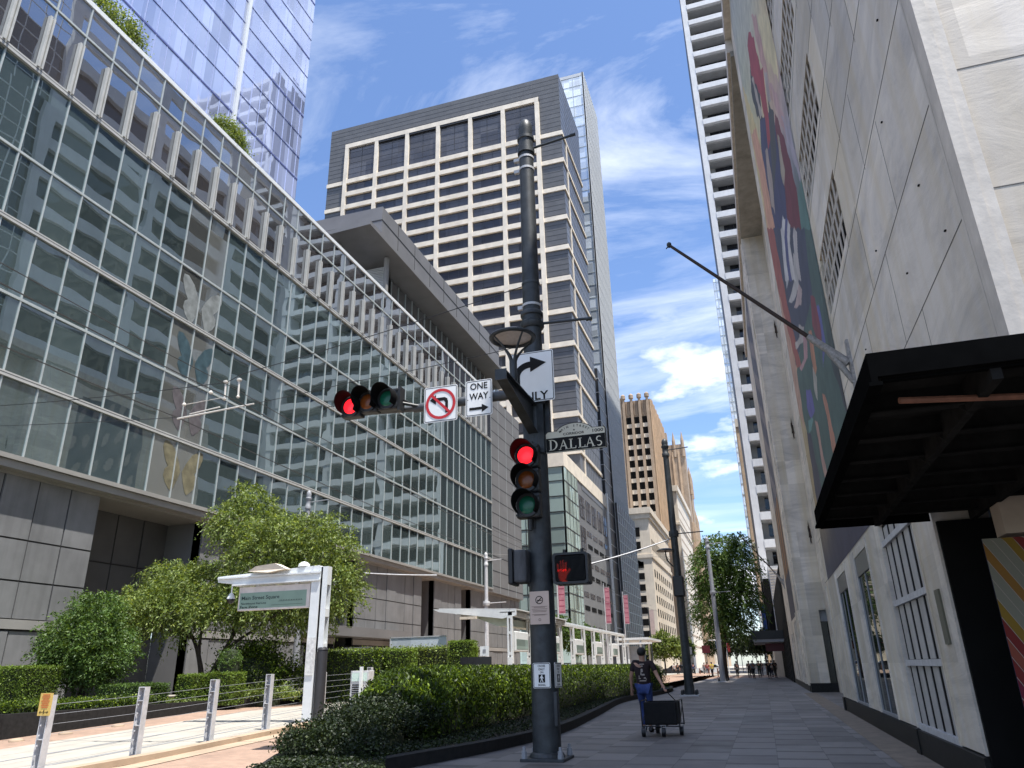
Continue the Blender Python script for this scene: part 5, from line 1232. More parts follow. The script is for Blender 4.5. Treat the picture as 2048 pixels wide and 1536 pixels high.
# plaques
Y4 = PY-0.26
m_plq = mat('tan_plaque', (0.52, 0.40, 0.33), 0.4, 0, 0.06); m_pink = mat('plaque_brown', (0.12, 0.08, 0.07), 0.5, 0, 0)
sg = thing('no_smoking_plaque', 'tan no smoking plaque on the pole at mid height', 'sign', (-3.52, Y4, 2.35), SG)
m = MB(); m.prism(rrect(-3.525, 2.35, 0.34, 0.54, 0.01, Y4), (0, 0.01, 0)); part('plate', m, m_plq, sg)
m = MB(); cc = (-3.525, 2.475)
for i in range(28):
    a, b = 2*math.pi*i/28, 2*math.pi*(i+1)/28; m.face([(cc[0]+0.068*math.cos(a), Y4-0.003, cc[1]+0.068*math.sin(a)), (cc[0]+0.068*math.cos(b), Y4-0.003, cc[1]+0.068*math.sin(b)), (cc[0]+0.055*math.cos(b), Y4-0.003, cc[1]+0.055*math.sin(b)), (cc[0]+0.055*math.cos(a), Y4-0.003, cc[1]+0.055*math.sin(a))])
pp(m, [(cc[0]-0.047, cc[1]-0.036), (cc[0]-0.037, cc[1]-0.046), (cc[0]+0.047, cc[1]+0.036), (cc[0]+0.037, cc[1]+0.046)], Y4-0.004)
pp(m, [(cc[0]-0.04, cc[1]-0.012), (cc[0]+0.045, cc[1]-0.012), (cc[0]+0.045, cc[1]+0.002), (cc[0]-0.04, cc[1]+0.002)], Y4-0.003)
part('cigarette_symbol', m, m_ink, sg)
m = MB()
for z_, w_ in ((2.365, 0.28), (2.35, 0.2), (2.325, 0.28), (2.30, 0.26), (2.28, 0.24), (2.235, 0.27), (2.225, 0.2)): m.box(-3.525-w_/2, -3.525+w_/2, Y4-0.003, Y4-0.001, z_, z_+0.006)
for i in range(12): a = 2*math.pi*i/12; m.box(-3.525+0.018*math.cos(a)-0.004, -3.525+0.018*math.cos(a)+0.004, Y4-0.003, Y4-0.001, 2.15+0.018*math.sin(a), 2.158+0.018*math.sin(a))
part('small_print', m, m_pink, sg)
def cross_sign(lab, yaw, loc, nm):
    t_ = thing(nm, lab, 'sign', loc, SG)
    m = MB(); X0, Z0 = loc[0], loc[2]; YY = loc[1]
    m.prism(rrect(X0, Z0, 0.30, 0.39, 0.02, YY), (0, 0.006, 0)); part('plate', m, m_sgn, t_)
    m = MB(); o_ = rrect(X0, Z0, 0.285, 0.375, 0.018, YY-0.002); i_ = rrect(X0, Z0, 0.265, 0.355, 0.014, YY-0.002)
    for kk in range(len(o_)): j = (kk+1) % len(o_); m.face([o_[kk], o_[j], i_[j], i_[kk]])
    part('border', m, m_ink, t_)
    m = MB(); add_text(m, 'CROSS', X0, YY-0.003, Z0+0.145, 0.034, 0.13); add_text(m, 'ONLY', X0, YY-0.003, Z0+0.095, 0.034, 0.11); add_text(m, 'ON', X0, YY-0.003, Z0+0.048, 0.030, 0.055); add_text(m, 'SIGNAL', X0, YY-0.003, Z0-0.145, 0.034, 0.13); part('lettering', m, m_ink, t_)
    m = MB(); m.box(X0-0.055, X0+0.055, YY-0.003, YY-0.001, Z0-0.11, Z0+0.015); part('symbol_field', m, m_ink, t_)
    m = MB(); yq = YY-0.005
    for pts in ([(-0.008, 0.008), (0.010, 0.008), (0.012, -0.010), (-0.010, -0.010)], [(-0.018, -0.012), (0.014, -0.012), (0.010, -0.055), (-0.012, -0.055)], [(-0.012, -0.055), (0.0, -0.055), (-0.018, -0.104), (-0.030, -0.104)], [(-0.002, -0.055), (0.010, -0.055), (0.026, -0.104), (0.014, -0.104)], [(0.012, -0.014), (0.032, -0.045), (0.026, -0.050), (0.010, -0.030)], [(-0.018, -0.014), (-0.036, -0.042), (-0.030, -0.048), (-0.014, -0.032)]):
        pp(m, [(X0+a, Z0+b) for a, b in pts], yq)
    part('walking_figure', m, m_sgn, t_)
    if yaw: t_.rotation_euler = (0, 0, yaw)
    return t_
cross_sign('small white sign reading CROSS ONLY ON SIGNAL low on the pole front', 0, (-3.53, PY-0.245, 1.275), 'crossing_sign')
cross_sign('second crossing sign wrapped on the right side of the pole, seen edge on', R_(82), (PX+0.245, PY-0.02, 1.275), 'crossing_sign')

# ---- second, third and further poles
def tall_pole(loc, label, h, lamp, s=1.0, grp='dark poles along the sidewalk', mt=None):
    mt = mt or m_steel
    t_ = thing('street_pole', label, 'pole', loc, grp); x, y, z = loc
    m = MB(); m.lathe(loc, [(0.24*s, 0), (0.24*s, 0.1), (0.215*s, 1.0), (0.15*s, h-0.9)], 18); part('shaft', m, mt, t_, True)
    m = MB(); m.lathe(loc, [(0.20*s, h-1.0), (0.20*s, h-0.85), (0.16*s, h-0.8), (0.16*s, h-0.55), (0.20*s, h-0.5), (0.20*s, h-0.42), (0.15*s, h-0.38), (0.17*s, h-0.22), (0.13*s, h-0.08), (0.03, h)], 14); part('finial', m, mt, t_, True)
    m = MB(); m.tube((x+0.1, y, z+h-0.66), (x+1.2, y, z+h-0.6), 0.028, 0.028, 8); m.tube((x+0.1, y, z+h*0.6), (x+1.5, y, z+h*0.6+0.03), 0.028, 0.028, 8); m.lathe(loc, [(0.24, h*0.6-0.15), (0.26, h*0.6), (0.24, h*0.6+0.15)], 14); part('side_rod', m, mt, t_)
    m = MB(); m.box(x-0.45, x+0.45, y-0.45, y+0.45, z, z+0.06); m.cur = 1
    for sx in (-1, 1):
        for sy in (-1, 1): m.lathe((x+sx*0.33, y+sy*0.33, z), [(0.06, 0.06), (0.06, 0.22), (0.03, 0.28)], 8)
    part('base_plate', m, [m_galv, m_steel], t_)
    if lamp:
        m = MB(); m.lathe((x-0.5, y-0.2, z+lamp), [(0.001, 0.12), (0.3, 0.08), (0.45, 0.0), (0.42, -0.04), (0.001, -0.02)], 20); part('lamp_dish', m, mt, t_, True)
        m = MB(); m.path([(x-0.1, y, z+lamp-0.9), (x-0.45, y-0.15, z+lamp-0.5), (x-0.5, y-0.2, z+lamp-0.03)], 0.035, 8); part('lamp_branch', m, mt, t_)
    return t_
tall_pole((-3.60, 39.0, 0), 'second dark pole beyond the man, with a lamp dish at half height', 12.9, 6.9)
tall_pole((-3.48, 68.5, 0), 'third grey pole in front of the leafy sidewalk tree', 12.1, 0, mt=m_greyp)
tall_pole((-22.0, 33.5, 0.35), 'thin grey pole rising behind the large feathery tree', 10.2, 0, 0.8, 'dark poles along the sidewalk', m_greyp)
tall_pole((-18.6, 52.0, 0.35), 'pale grey pole standing through the first platform shelter', 9.2, 0, 0.8, 'dark poles along the sidewalk', m_galv)
m = MB(); m.box(-3.86, -3.34, 38.7, 39.3, 4.6, 5.6); tag(part('signal_cabinet', m, m_black, bevel=0.05), 'black control box strapped round the second pole', 'cabinet')

# ---- overhead wires
def wire(label, pts, r=0.012, mt=None, name='overhead_wire'):
    m = MB(); P = []
    for a, b in zip(pts[:-1], pts[1:]):
        a = Vector(a); b = Vector(b); n = 10
        sag = 0.008*(b-a).length
        for i in range(n): t_ = i/n; p = a.lerp(b, t_); p.z -= sag*4*t_*(1-t_); P.append(p)
    P.append(Vector(pts[-1])); m.path(P, r, 5)
    return tag(part(name, m, mt or m_wire), label, 'wire', 'tram wires over the track')
wire('long contact wire over the left track running down the street', [(-12.1, 3, 7.05), (-12.1, 12.8, 6.94), (-12.1, 45, 6.9), (-12.1, 84, 6.9)])
wire('long contact wire over the right track running down the street', [(-10.2, 3, 7.1), (-10.2, 12.8, 6.96), (-10.2, 45, 6.9), (-10.2, 84, 6.9)])
wire('upper messenger wire above the right track contact wire', [(-10.7, 3, 7.75), (-10.7, 12.8, 7.5), (-10.9, 45, 7.5), (-10.9, 84, 7.5)], 0.009)
wire('upper span wire slanting left from the pole shaft', [(-3.7, 12.8, 8.73), (-10.4, 12.8, 7.75), (-10.8, 12.8, 7.6), (-20, 13, 8.2), (-25.9, 13, 9.3)], 0.010)
wire('lower span wire slanting left from behind the lamp', [(-3.7, 12.9, 7.45), (-7.6, 12.9, 7.2), (-12.0, 12.9, 6.95), (-25.9, 13, 8.4)], 0.008)
wire('thick bright span wire from the second pole across the street', [(-3.8, 39, 7.5), (-7.05, 30, 5.17)], 0.035, m_galv)
wire('thin span wire from the shelter pole to the third pole', [(-18.6, 52, 9.4), (-3.6, 60, 9.3)], 0.012)
wire('high bright wire sagging behind the feathery tree', [(-16.6, 30, 5.55), (-13.0, 30, 5.25)], 0.03, m_galv)
hw_ = thing('wire_bracket', 'pale insulator rods and steady arms clamped on the wires left of the signals', 'wire bracket', (-11, 12.8, 7))
m = MB(); m.tube((-12.03, 12.8, 6.88), (-10.0, 12.8, 6.98), 0.022, 0.018, 8); m.tube((-11.7, 12.8, 6.95), (-10.9, 12.8, 7.02), 0.015, 0.015, 8); part('steady_arm', m, m_insul, hw_)
m = MB()
for x in (-10.82, -10.46):
    m.tube((x, 12.8, 7.60), (x+0.02, 12.8, 7.22), 0.022, 0.022, 8); m.lathe((x, 12.8, 7.60), [(0.02, -0.04), (0.06, 0), (0.06, 0.03), (0.02, 0.05)], 10); m.lathe((x+0.02, 12.8, 7.2), [(0.02, -0.03), (0.045, 0), (0.02, 0.03)], 10)
m.tube((-11.9, 12.8, 7.2), (-10.8, 12.8, 7.24), 0.008, 0.008, 6); m.lathe((-11.9, 12.8, 7.2), [(0.02, -0.03), (0.05, 0), (0.02, 0.05)], 8); m.lathe((-11.2, 12.8, 7.4), [(0.02, -0.03), (0.05, 0), (0.02, 0.05)], 8)
part('insulator', m, m_insul, hw_)
m = MB(); m.path([(-9.0, 14, 6.9), (-8.9, 14, 7.15), (-8.7, 14.1, 7.2), (-8.5, 14.2, 6.95), (-8.45, 14.3, 6.85)], 0.010, 6); part('jumper_cable', m, m_wire, hw_)
# ================================================================== VEGETATION
def leaf_mesh(name, P, size, mt, ratio=0.45, droop=0.3, D=None, origin=(0, 0, 0), flat=0.0):
    n = len(P); r = RNG
    if D is None:
        D = r.normal(size=(n, 3)); D[:, 2] = D[:, 2]*0.6-droop
    D = D/np.linalg.norm(D, axis=1)[:, None]
    A = r.normal(size=(n, 3)); A[:, 2] += flat*3
    Wd = np.cross(D, A); Wd /= (np.linalg.norm(Wd, axis=1)[:, None]+1e-9)
    s = size*r.uniform(0.6, 1.35, n)[:, None]
    Nn = np.cross(D, Wd)
    base = P-D*s*0.5; tip = P+D*s*0.5; l = P+Wd*s*ratio*0.5+Nn*s*0.08; q_ = P-Wd*s*ratio*0.5+Nn*s*0.08
    V = np.stack([base, l, tip, q_], 1).reshape(-1, 3)-np.array(origin)
    me = bpy.data.meshes.new(name); me.vertices.add(4*n); me.loops.add(4*n); me.polygons.add(n)
    me.vertices.foreach_set('co', V.astype(np.float32).ravel()); me.loops.foreach_set('vertex_index', np.arange(4*n, dtype=np.int32))
    me.polygons.foreach_set('loop_start', np.arange(0, 4*n, 4, dtype=np.int32))
    me.materials.append(mt); me.update(calc_edges=True); me.validate()
    return me
def sph(n): d = RNG.normal(size=(n, 3)); return d/np.linalg.norm(d, axis=1)[:, None]
def crown_points(blobs, n_clump, per, rad=0.35, droop=0.0, fill=0.62):
    # blobs: (centre, radii); clumps of leaves sit near the surface of each blob
    w_ = np.array([b[1][0]*b[1][1]*b[1][2] for b in blobs])**(2/3); w_ = w_/w_.sum(); out = []; dirs = []
    for (c, r_), ww in zip(blobs, w_):
        k = max(3, int(n_clump*ww)); d = sph(k); d[:, 2] = np.where(d[:, 2] < -0.5, -d[:, 2]*0.4, d[:, 2]); rr = RNG.uniform(fill, 1.03, k)[:, None]
        cc = np.array(c)+d*np.array(r_)*rr
        for q_ in cc:
            R0 = rad*RNG.uniform(0.5, 1.4); m_ = int(per*RNG.uniform(0.5, 1.4))
            e = RNG.normal(size=(m_, 3))*np.array([R0, R0, R0*0.55])
            e[:, 2] -= droop*(e[:, 0]**2+e[:, 1]**2)/(R0+1e-6)
            out.append(q_+e)
    return np.concatenate(out)
def spray_points(blobs, n_spray, per, length, sp=0.05, droop=0.5):
    # feathery foliage: arching twigs with leaflets strung along them
    w_ = np.array([b[1][0]*b[1][1]*b[1][2] for b in blobs])**(2/3); w_ = w_/w_.sum(); P = []; D = []
    for (c, r_), ww in zip(blobs, w_):
        k = max(4, int(n_spray*ww)); d = sph(k); rr = RNG.uniform(0.45, 0.98, k)[:, None]; st_ = np.array(c)+d*np.array(r_)*rr
        out = d*np.array([1, 1, 0.45])+RNG.normal(size=(k, 3))*0.45; out[:, 2] += 0.15; out /= np.linalg.norm(out, axis=1)[:, None]
        L = length*RNG.uniform(0.5, 1.4, k)[:, None]
        t_ = np.linspace(0, 1, per)[None, :, None]
        pos = st_[:, None, :]+out[:, None, :]*L[:, None, :]*t_
        pos[:, :, 2] -= droop*L*(t_[0, :, 0]**2)[None, :]
        tang = np.repeat(out[:, None, :], per, 1).copy(); tang[:, :, 2] -= 2*droop*t_[0, :, 0][None]
        pos = pos+RNG.normal(size=pos.shape)*sp
        P.append(pos.reshape(-1, 3)); D.append((tang+RNG.normal(size=tang.shape)*0.7).reshape(-1, 3))
    return np.concatenate(P), np.concatenate(D)
def tree(name, label, base, stems, blobs, leafm, n, per, size, length=0.7, feather=True, group=None, ratio=0.3, droop=0.5, clump=0.4):
    t_ = thing(name, label, 'tree', base, group)
    m = MB()
    for pts, r0, r1 in stems:
        c = cat(pts, 4); rr = [r0+(r1-r0)*i/(len(c)-1) for i in range(len(c))]
        c3 = cat3(pts, 5); rr = [r0+(r1-r0)*i/(len(c3)-1) for i in range(len(c3))]
        m.path(c3, rr, 8)
    part('trunk', m, m_bark, t_, True)
    if feather: P, D = spray_points(blobs, n, per, length, 0.05, droop)
    else: P = crown_points(blobs, n, per, clump, 0.1); D = None
    me = leaf_mesh('crown', P, size, leafm, ratio, 0.3, D, base)
    o = part('crown', me, None, t_)
    return t_
def cat3(pts, n=5):
    o = []; P = [pts[0]]+list(pts)+[pts[-1]]
    for i in range(1, len(P)-2):
        a, b, c, d = [Vector(q) for q in P[i-1:i+3]]
        for k in range(n): t = k/n; o.append(0.5*((2*b)+(c-a)*t+(2*a-5*b+4*c-d)*t*t+(3*b-a-3*c+d)*t**3))
    o.append(Vector(pts[-1])); return o
# large feathery tree
bx, by, bz = -20.4, 25.0, 0.6
def T_(x, y, z): return (x, y, z)
# crown measured in the plane y = 25
k25 = 25/29.
def s29(x, z, y=25.0): return (x*y/29.0, y, EYE+(z-EYE)*y/29.0)
stems = [([s29(-23.7, 0.9), s29(-23.95, 1.9, 25.1), s29(-24.5, 3.0, 25.2), s29(-25.8, 4.4, 25.5)], 0.12, 0.04), ([s29(-23.8, 1.3), s29(-24.1, 2.6, 24.8), s29(-24.0, 4.4, 24.4)], 0.09, 0.03),
         ([s29(-23.5, 0.9), s29(-23.1, 1.8, 25), s29(-22.4, 3.0, 25.1), s29(-21.2, 5.2, 25.4)], 0.13, 0.04), ([s29(-23.1, 1.8), s29(-22.3, 2.7, 24.8), s29(-20.8, 3.5, 24.5), s29(-19.0, 4.6, 24.4)], 0.08, 0.03),
         ([s29(-22.4, 3.0), s29(-22.3, 5, 25.3), s29(-21.8, 7.5, 25.6)], 0.07, 0.02), ([s29(-24.5, 3.0), s29(-26.5, 3.6, 25), s29(-28.0, 4.3, 24.8)], 0.05, 0.015)]
blobs = [(s29(-26.4, 4.3, 24.6), (1.9, 1.7, 0.95)), (s29(-27.6, 4.6, 25.2), (1.2, 1.3, 0.7)), (s29(-24.4, 5.2, 25.4), (1.9, 1.8, 1.1)), (s29(-22.3, 8.0, 25.6), (1.5, 1.5, 1.15)), (s29(-20.6, 6.7, 25.2), (2.1, 1.9, 1.5)),
         (s29(-18.6, 6.6, 25.4), (1.7, 1.6, 1.5)), (s29(-17.3, 5.0, 25.2), (0.95, 1.1, 0.95)), (s29(-20.6, 4.6, 24.6), (2.0, 1.7, 1.3)), (s29(-23.2, 4.3, 24.3), (1.6, 1.3, 0.8)), (s29(-22.2, 9.2, 25.4), (0.7, 0.7, 0.55)), (s29(-26.2, 5.9, 25.4), (1.0, 1.0, 0.5)), (s29(-18.6, 4.2, 26.2), (1.5, 1.1, 0.9))]
tree('feathery_tree', 'large feathery yellow green tree with forked trunk behind the station pylon', (bx, by, bz), stems, blobs, m_leafA, 5200, 18, 0.125, 0.60, True, None, 0.40, 0.6)
# small dense tree at the left
def s26(x, z, y=21.0): return (x*y/26.0, y, EYE+(z-EYE)*y/26.0)
stems = [([s26(-27.4, 0.5), s26(-27.3, 1.4), s26(-27.6, 2.6)], 0.07, 0.03), ([s26(-27.2, 0.6), s26(-26.9, 1.5), s26(-26.4, 2.6)], 0.05, 0.02), ([s26(-27.5, 0.5), s26(-28.1, 1.7), s26(-28.6, 2.8)], 0.05, 0.02)]
blobs = [(s26(-27.5, 3.0), (1.45, 1.4, 1.1)), (s26(-26.4, 2.4), (1.0, 1.0, 0.95)), (s26(-28.4, 2.6), (1.05, 1.0, 0.85)), (s26(-27.2, 4.2), (0.9, 0.9, 0.6)), (s26(-27.3, 1.7), (1.2, 1.0, 0.6))]
tree('small_bushy_tree', 'small rounded dark green tree near the left edge above the clipped hedge', s26(-27.4, 0.7), stems, blobs, m_leafB, 2300, 15, 0.10, 0.4, True, None, 0.42, 0.4)
# dark sidewalk tree
stems = [([(-2.75, 58, 0), (-2.7, 58, 2.0), (-2.4, 58, 4.2), (-2.2, 58, 7.0)], 0.24, 0.10), ([(-2.5, 58, 3.2), (-3.2, 58, 5.0), (-3.6, 58, 7)], 0.10, 0.04), ([(-2.4, 58, 3.6), (-1.2, 58.2, 5.4), (-0.6, 58, 7.6)], 0.10, 0.04)]
blobs = [((-2.1, 58, 9.4), (1.7, 2.0, 1.2)), ((-0.9, 58, 8.2), (1.4, 1.8, 1.5)), ((-3.2, 58, 7.9), (1.2, 1.8, 1.7)), ((-1.2, 58, 5.8), (1.6, 2.0, 1.6)), ((-3.1, 57.8, 5.2), (1.4, 1.8, 1.6)), ((-2.0, 58, 4.0), (1.7, 1.8, 0.8)), ((-2.0, 58, 7.0), (2.0, 2.0, 2.0)), ((-0.7, 58, 9.9), (0.8, 0.9, 0.5))]
k_t = 76/58.
def up_(p): return (p[0]*k_t, p[1]*k_t, max(0, EYE+(p[2]-EYE)*k_t) if p[2] > 0 else 0)
stems = [([up_(p) for p in q_], r0*k_t, r1*k_t) for q_, r0, r1 in stems]; blobs = [(up_(c), tuple(v*k_t for v in r_)) for c, r_ in blobs]
tree('sidewalk_tree', 'dense dark green tree growing from the far sidewalk beside the grey pole', (-3.6, 76, 0), stems, blobs, m_leafB, 2800, 14, 0.24, 1.05, True, None, 0.4, 0.7)
# bright tree down the street
for nm, lab, x, y, z0_, h, mt, sc_ in (('street_tree', 'bright yellow green street tree beyond the shelters by the cream garage', -11.0, 92, 0, 5.7, m_leafA, 1.0), ('street_tree', 'dark street tree behind the shelters below the slit window podium', -21.5, 84, 0.3, 7.4, m_leafB, 1.15), ('street_tree', 'second dark street tree behind the far shelter', -21.0, 96, 0.2, 6.8, m_leafB, 1.0),
     ('street_tree', 'far dark tree low over the end of the sidewalk', 0.2, 104, 0, 6.0, m_leafC, 1.15), ('street_tree', 'far small tree between the dark sidewalk tree and the marquee', -3.8, 120, 0, 6.5, m_leafC, 1.2), ('street_tree', 'far pale tree left of the second pole', -14.5, 150, 0, 7.0, m_leafB, 1.2), ('street_tree', 'far dark tree between the second and third poles', -9.0, 165, 0, 8.0, m_leafB, 1.5), ('street_tree', 'farthest dark tree right of the third pole', -1.5, 175, 0, 8.5, m_leafC, 1.6), ('street_tree', 'farthest pale tree under the spired tower', -18.0, 190, 0, 9.0, m_leafA, 1.5)):
    blobs = [((x, y, z0_+h*0.66), (1.5*sc_, 1.5*sc_, h*0.27)), ((x-0.9*sc_, y, z0_+h*0.55), (1.0*sc_, 1.0*sc_, h*0.17)), ((x+0.9*sc_, y, z0_+h*0.58), (1.1*sc_, 1.0*sc_, h*0.2))]
    tree(nm, lab, (x, y, z0_), [([(x, y, z0_), (x+0.05, y, z0_+h*0.3), (x, y, z0_+h*0.65)], 0.11, 0.05)], blobs, mt, 700, 13, 0.24, 0.5, True, None, 0.45, 0.3)
# roof shrubs
for lab, y, s_ in (('green shrub spilling over the glass building roof edge, nearest the camera', 20.6, 1.25), ('smaller green shrub on the glass building roof edge below the blue tower', 29.3, 1.05)):
    t_ = thing('roof_shrub', lab, 'shrub', (-26.6, y, 30.9), 'shrubs on the roof terrace')
    P = crown_points([((-26.9, y, 32.1), (0.7, 1.35*s_, 0.95*s_)), ((-27.2, y+0.8, 31.8), (0.8, 1.1*s_, 0.8*s_))], 260, 26, 0.2)
    part('foliage', leaf_mesh('foliage', P, 0.13, m_leafA, 0.5, 0.0, None, (-26.6, y, 30.9)), None, t_)
    m = MB(); m.path([(-26.8, y, 30.9), (-26.9, y, 31.6)], 0.06, 6); part('stem', m, m_bark, t_)

def shrub_mass(P, core, name, label, cat_, size, mt, origin, ratio=0.5, group=None, droop=-0.5, flat=0):
    t_ = thing(name, label, cat_, origin, group)
    part('foliage', leaf_mesh('foliage', P, size, mt, ratio, droop, None, origin, flat), None, t_)
    part('branches', core, m_twig, t_)
    return t_
def box_shell(x0, x1, y0, y1, z0, z1, n, jit=0.05, bottom=False):
    ar = [((y1-y0)*(z1-z0)), ((y1-y0)*(z1-z0)), ((x1-x0)*(z1-z0)), ((x1-x0)*(z1-z0)), ((x1-x0)*(y1-y0))]; tot = sum(ar); out = []
    for i, a in enumerate(ar):
        k = int(n*a/tot); u = RNG.uniform(size=k); v = RNG.uniform(size=k); e = RNG.normal(size=k)*jit-jit
        if i == 0: p = np.stack([x0-e, y0+(y1-y0)*u, z0+(z1-z0)*v], 1)
        elif i == 1: p = np.stack([x1+e, y0+(y1-y0)*u, z0+(z1-z0)*v], 1)
        elif i == 2: p = np.stack([x0+(x1-x0)*u, y0-e, z0+(z1-z0)*v], 1)
        elif i == 3: p = np.stack([x0+(x1-x0)*u, y1+e, z0+(z1-z0)*v], 1)
        else: p = np.stack([x0+(x1-x0)*u, y0+(y1-y0)*v, z1+e], 1)
        out.append(p)
    return np.concatenate(out)
def clipped(label, x0, x1, y0, y1, z0, z1, mt=m_leafW, dens=900, size=0.055, name='clipped_hedge', group='clipped hedges in the left bed', jit=0.03):
    area = 2*(y1-y0)*(z1-z0)+2*(x1-x0)*(z1-z0)+(x1-x0)*(y1-y0)
    P = box_shell(x0, x1, y0, y1, z0, z1, int(area*dens), jit)
    core = MB().box(x0+0.07, x1-0.07, y0+0.07, y1-0.07, z0, z1-0.07)
    return shrub_mass(P, core, name, label, 'hedge', size, mt, ((x0+x1)/2, (y0+y1)/2, z0), 0.55, group)
def s22(x, z, y): return (x*y/22.0, EYE+(z-EYE)*y/22.0)
clipped('bright square clipped hedge at the left edge of the photo', -25.6, -21.7, 18.4, 19.8, 0.60, 1.80, dens=1500, size=0.05)
clipped('low dark block hedge in front of the metal wall', -21.0, -18.9, 20.6, 21.6, 0.58, 1.20, dens=1500, size=0.05, mt=m_leafB)
clipped('taller block hedge beside the rounded topiary below the feathery tree', -18.2, -17.55, 21.0, 22.0, 0.58, 1.45, dens=1700, size=0.05)
t_ = clipped('narrow clipped hedge column carrying the domed topiary', -17.5, -16.55 if False else -17.3+0.75, 21.6, 22.4, 0.5, 1.5, dens=1700, size=0.05)
P = crown_points([((-16.95, 22.0, 1.85), (0.36, 0.36, 0.42))], 240, 22, 0.05)
shrub_mass(P, MB().lathe((-16.95, 22, 1.5), [(0.3, 0), (0.3, 0.4), (0.2, 0.65), (0.05, 0.72)], 12), 'domed_topiary', 'domed dark topiary ball on top of the narrow clipped hedge', 'topiary', 0.05, m_leafB, (-16.95, 22, 1.5))
clipped('long leafy hedge row behind the ticket machine, bright on top', -21.0, -12.6, 33.0, 34.2, 0.36, 2.40, mt=m_leafA, dens=620, size=0.10, jit=0.09, group='hedges behind the platform')
clipped('bright clipped end block of the leafy hedge row beside the ticket machine', -13.9, -12.9, 27.2, 28.0, 0.36, 2.2, dens=900, size=0.07, group='hedges behind the platform')
clipped('second bright clipped block left of the first shelter', -13.3, -12.2, 32.0, 32.9, 0.36, 2.62, dens=900, size=0.07, group='hedges behind the platform')
clipped('dark leafy hedge between the pylon and the bright hedge block', -17.0, -13.95, 26.6, 27.8, 0.36, 2.15, mt=m_leafH, dens=800, size=0.09, jit=0.08, group='hedges behind the platform')
P = crown_points([((-18.3, 24.6, 1.4), (1.2, 0.9, 1.1)), ((-17.0, 25.0, 1.2), (0.9, 0.8, 0.9)), ((-17.8, 24.8, 2.1), (0.8, 0.7, 0.6))], 420, 26, 0.22)
shrub_mass(P, MB().lathe((-17.9, 24.8, 0.5), [(0.9, 0), (1.0, 0.8), (0.5, 1.6)], 10), 'dark_shrub', 'loose dark shrub between the domed topiary and the station pylon', 'shrub', 0.11, m_leafH, (-17.9, 24.8, 0.5))
P = crown_points([((-14.9-2.0, 23.6, 0.75), (0.7, 0.5, 0.35)), ((-16.2, 24.0, 0.7), (0.6, 0.5, 0.3))], 130, 24, 0.12)
shrub_mass(P, MB().lathe((-16.6, 23.8, 0.4), [(0.4, 0), (0.4, 0.3), (0.2, 0.5)], 8), 'low_shrub', 'low rounded light green shrub at the foot of the dark shrub', 'shrub', 0.07, m_leafA, (-16.6, 23.8, 0.4))
# low front hedge and ground cover along the left kerb
def low_band(name, label, x0, x1, y0, y1, z0, h, n, size, mt):
    u = RNG.uniform(size=n); v = RNG.uniform(size=n)
    x = x0+(x1-x0)*u; y = y0+(y1-y0)*v; z = z0+h*(0.75+0.25*np.sin(x*5+y*3)*np.sin(y*4.3))*RNG.uniform(0.5, 1.05, n)
    o = part(name, leaf_mesh(name, np.stack([x, y, z], 1), size, mt, 0.5, -0.3), None); o['kind'] = 'stuff'; return o
clipped('low dark green front hedge along the black kerb at the left', -19.4, -17.25, 12.5, 19.6, 0.60, 0.84, mt=m_leafH, dens=1500, size=0.065, jit=0.06)
low_band('ground_cover', '', -19.2, -17.25, 19.6, 27.3, 0.60, 0.14, 14000, 0.10, m_leafA)
P = crown_points([((-18.6, 20.1, 0.78), (0.25, 0.2, 0.16))], 40, 16, 0.06)
shrub_mass(P, MB().lathe((-18.6, 20.1, 0.6), [(0.1, 0), (0.05, 0.15)], 6), 'purple_shrub', 'tiny dark purple shrub in the pale green ground cover', 'shrub', 0.06, mat('purple_leaf', (0.06, 0.015, 0.03), 0.6), (-18.6, 20.1, 0.6))
# ---- big laurel hedge in the middle bed
def hedge_profile(y):
    # centre x, half width, height
    cx = np.interp(y, [11, 13, 15, 17, 20, 25, 33, 45], [-6.8, -6.85, -7.0, -7.15, -7.25, -7.05, -6.95, -6.35])
    hw_ = np.interp(y, [11, 13, 15, 17, 45], [0.7, 0.8, 0.95, 1.0, 0.9])
    hh = np.interp(y, [13.4, 13.8, 14.4, 15.2, 45, 46], [0.70, 1.05, 1.32, 1.44, 1.45, 0.8])
    return cx, hw_, hh
def hedge_points(n, ya, yb, power=1.0):
    u = RNG.uniform(size=n); y = ya+(yb-ya)*u**power
    a = RNG.uniform(-0.15, math.pi+0.15, n)
    cx, hw_, hh = hedge_profile(y)
    lump = 1+0.10*np.sin(y*3.1+a*2)+0.10*np.sin(y*7.3-a*5)+0.08*np.sin(y*15+a*9)
    ca = np.cos(a); sa = np.sin(a)
    ex = np.sign(ca)*np.abs(ca)**0.55; ez = np.abs(sa)**0.55*np.where(sa < 0, -0.2, 1)
    r_ = RNG.uniform(0.72, 1.08, n)*lump
    x = cx+hw_*ex*r_; z = 0.2+(hh-0.2)*ez*(0.93+0.07*lump)*RNG.uniform(0.9, 1.04, n)
    return np.stack([x, y, np.maximum(z, 0.16)], 1)
lh = thing('laurel_hedge', 'long dark leafy hedge in the curved bed between the pole and the man', 'hedge', (-7, 16, 0.15))
P = np.concatenate([hedge_points(70000, 13.6, 24), hedge_points(38000, 24, 45.5)])
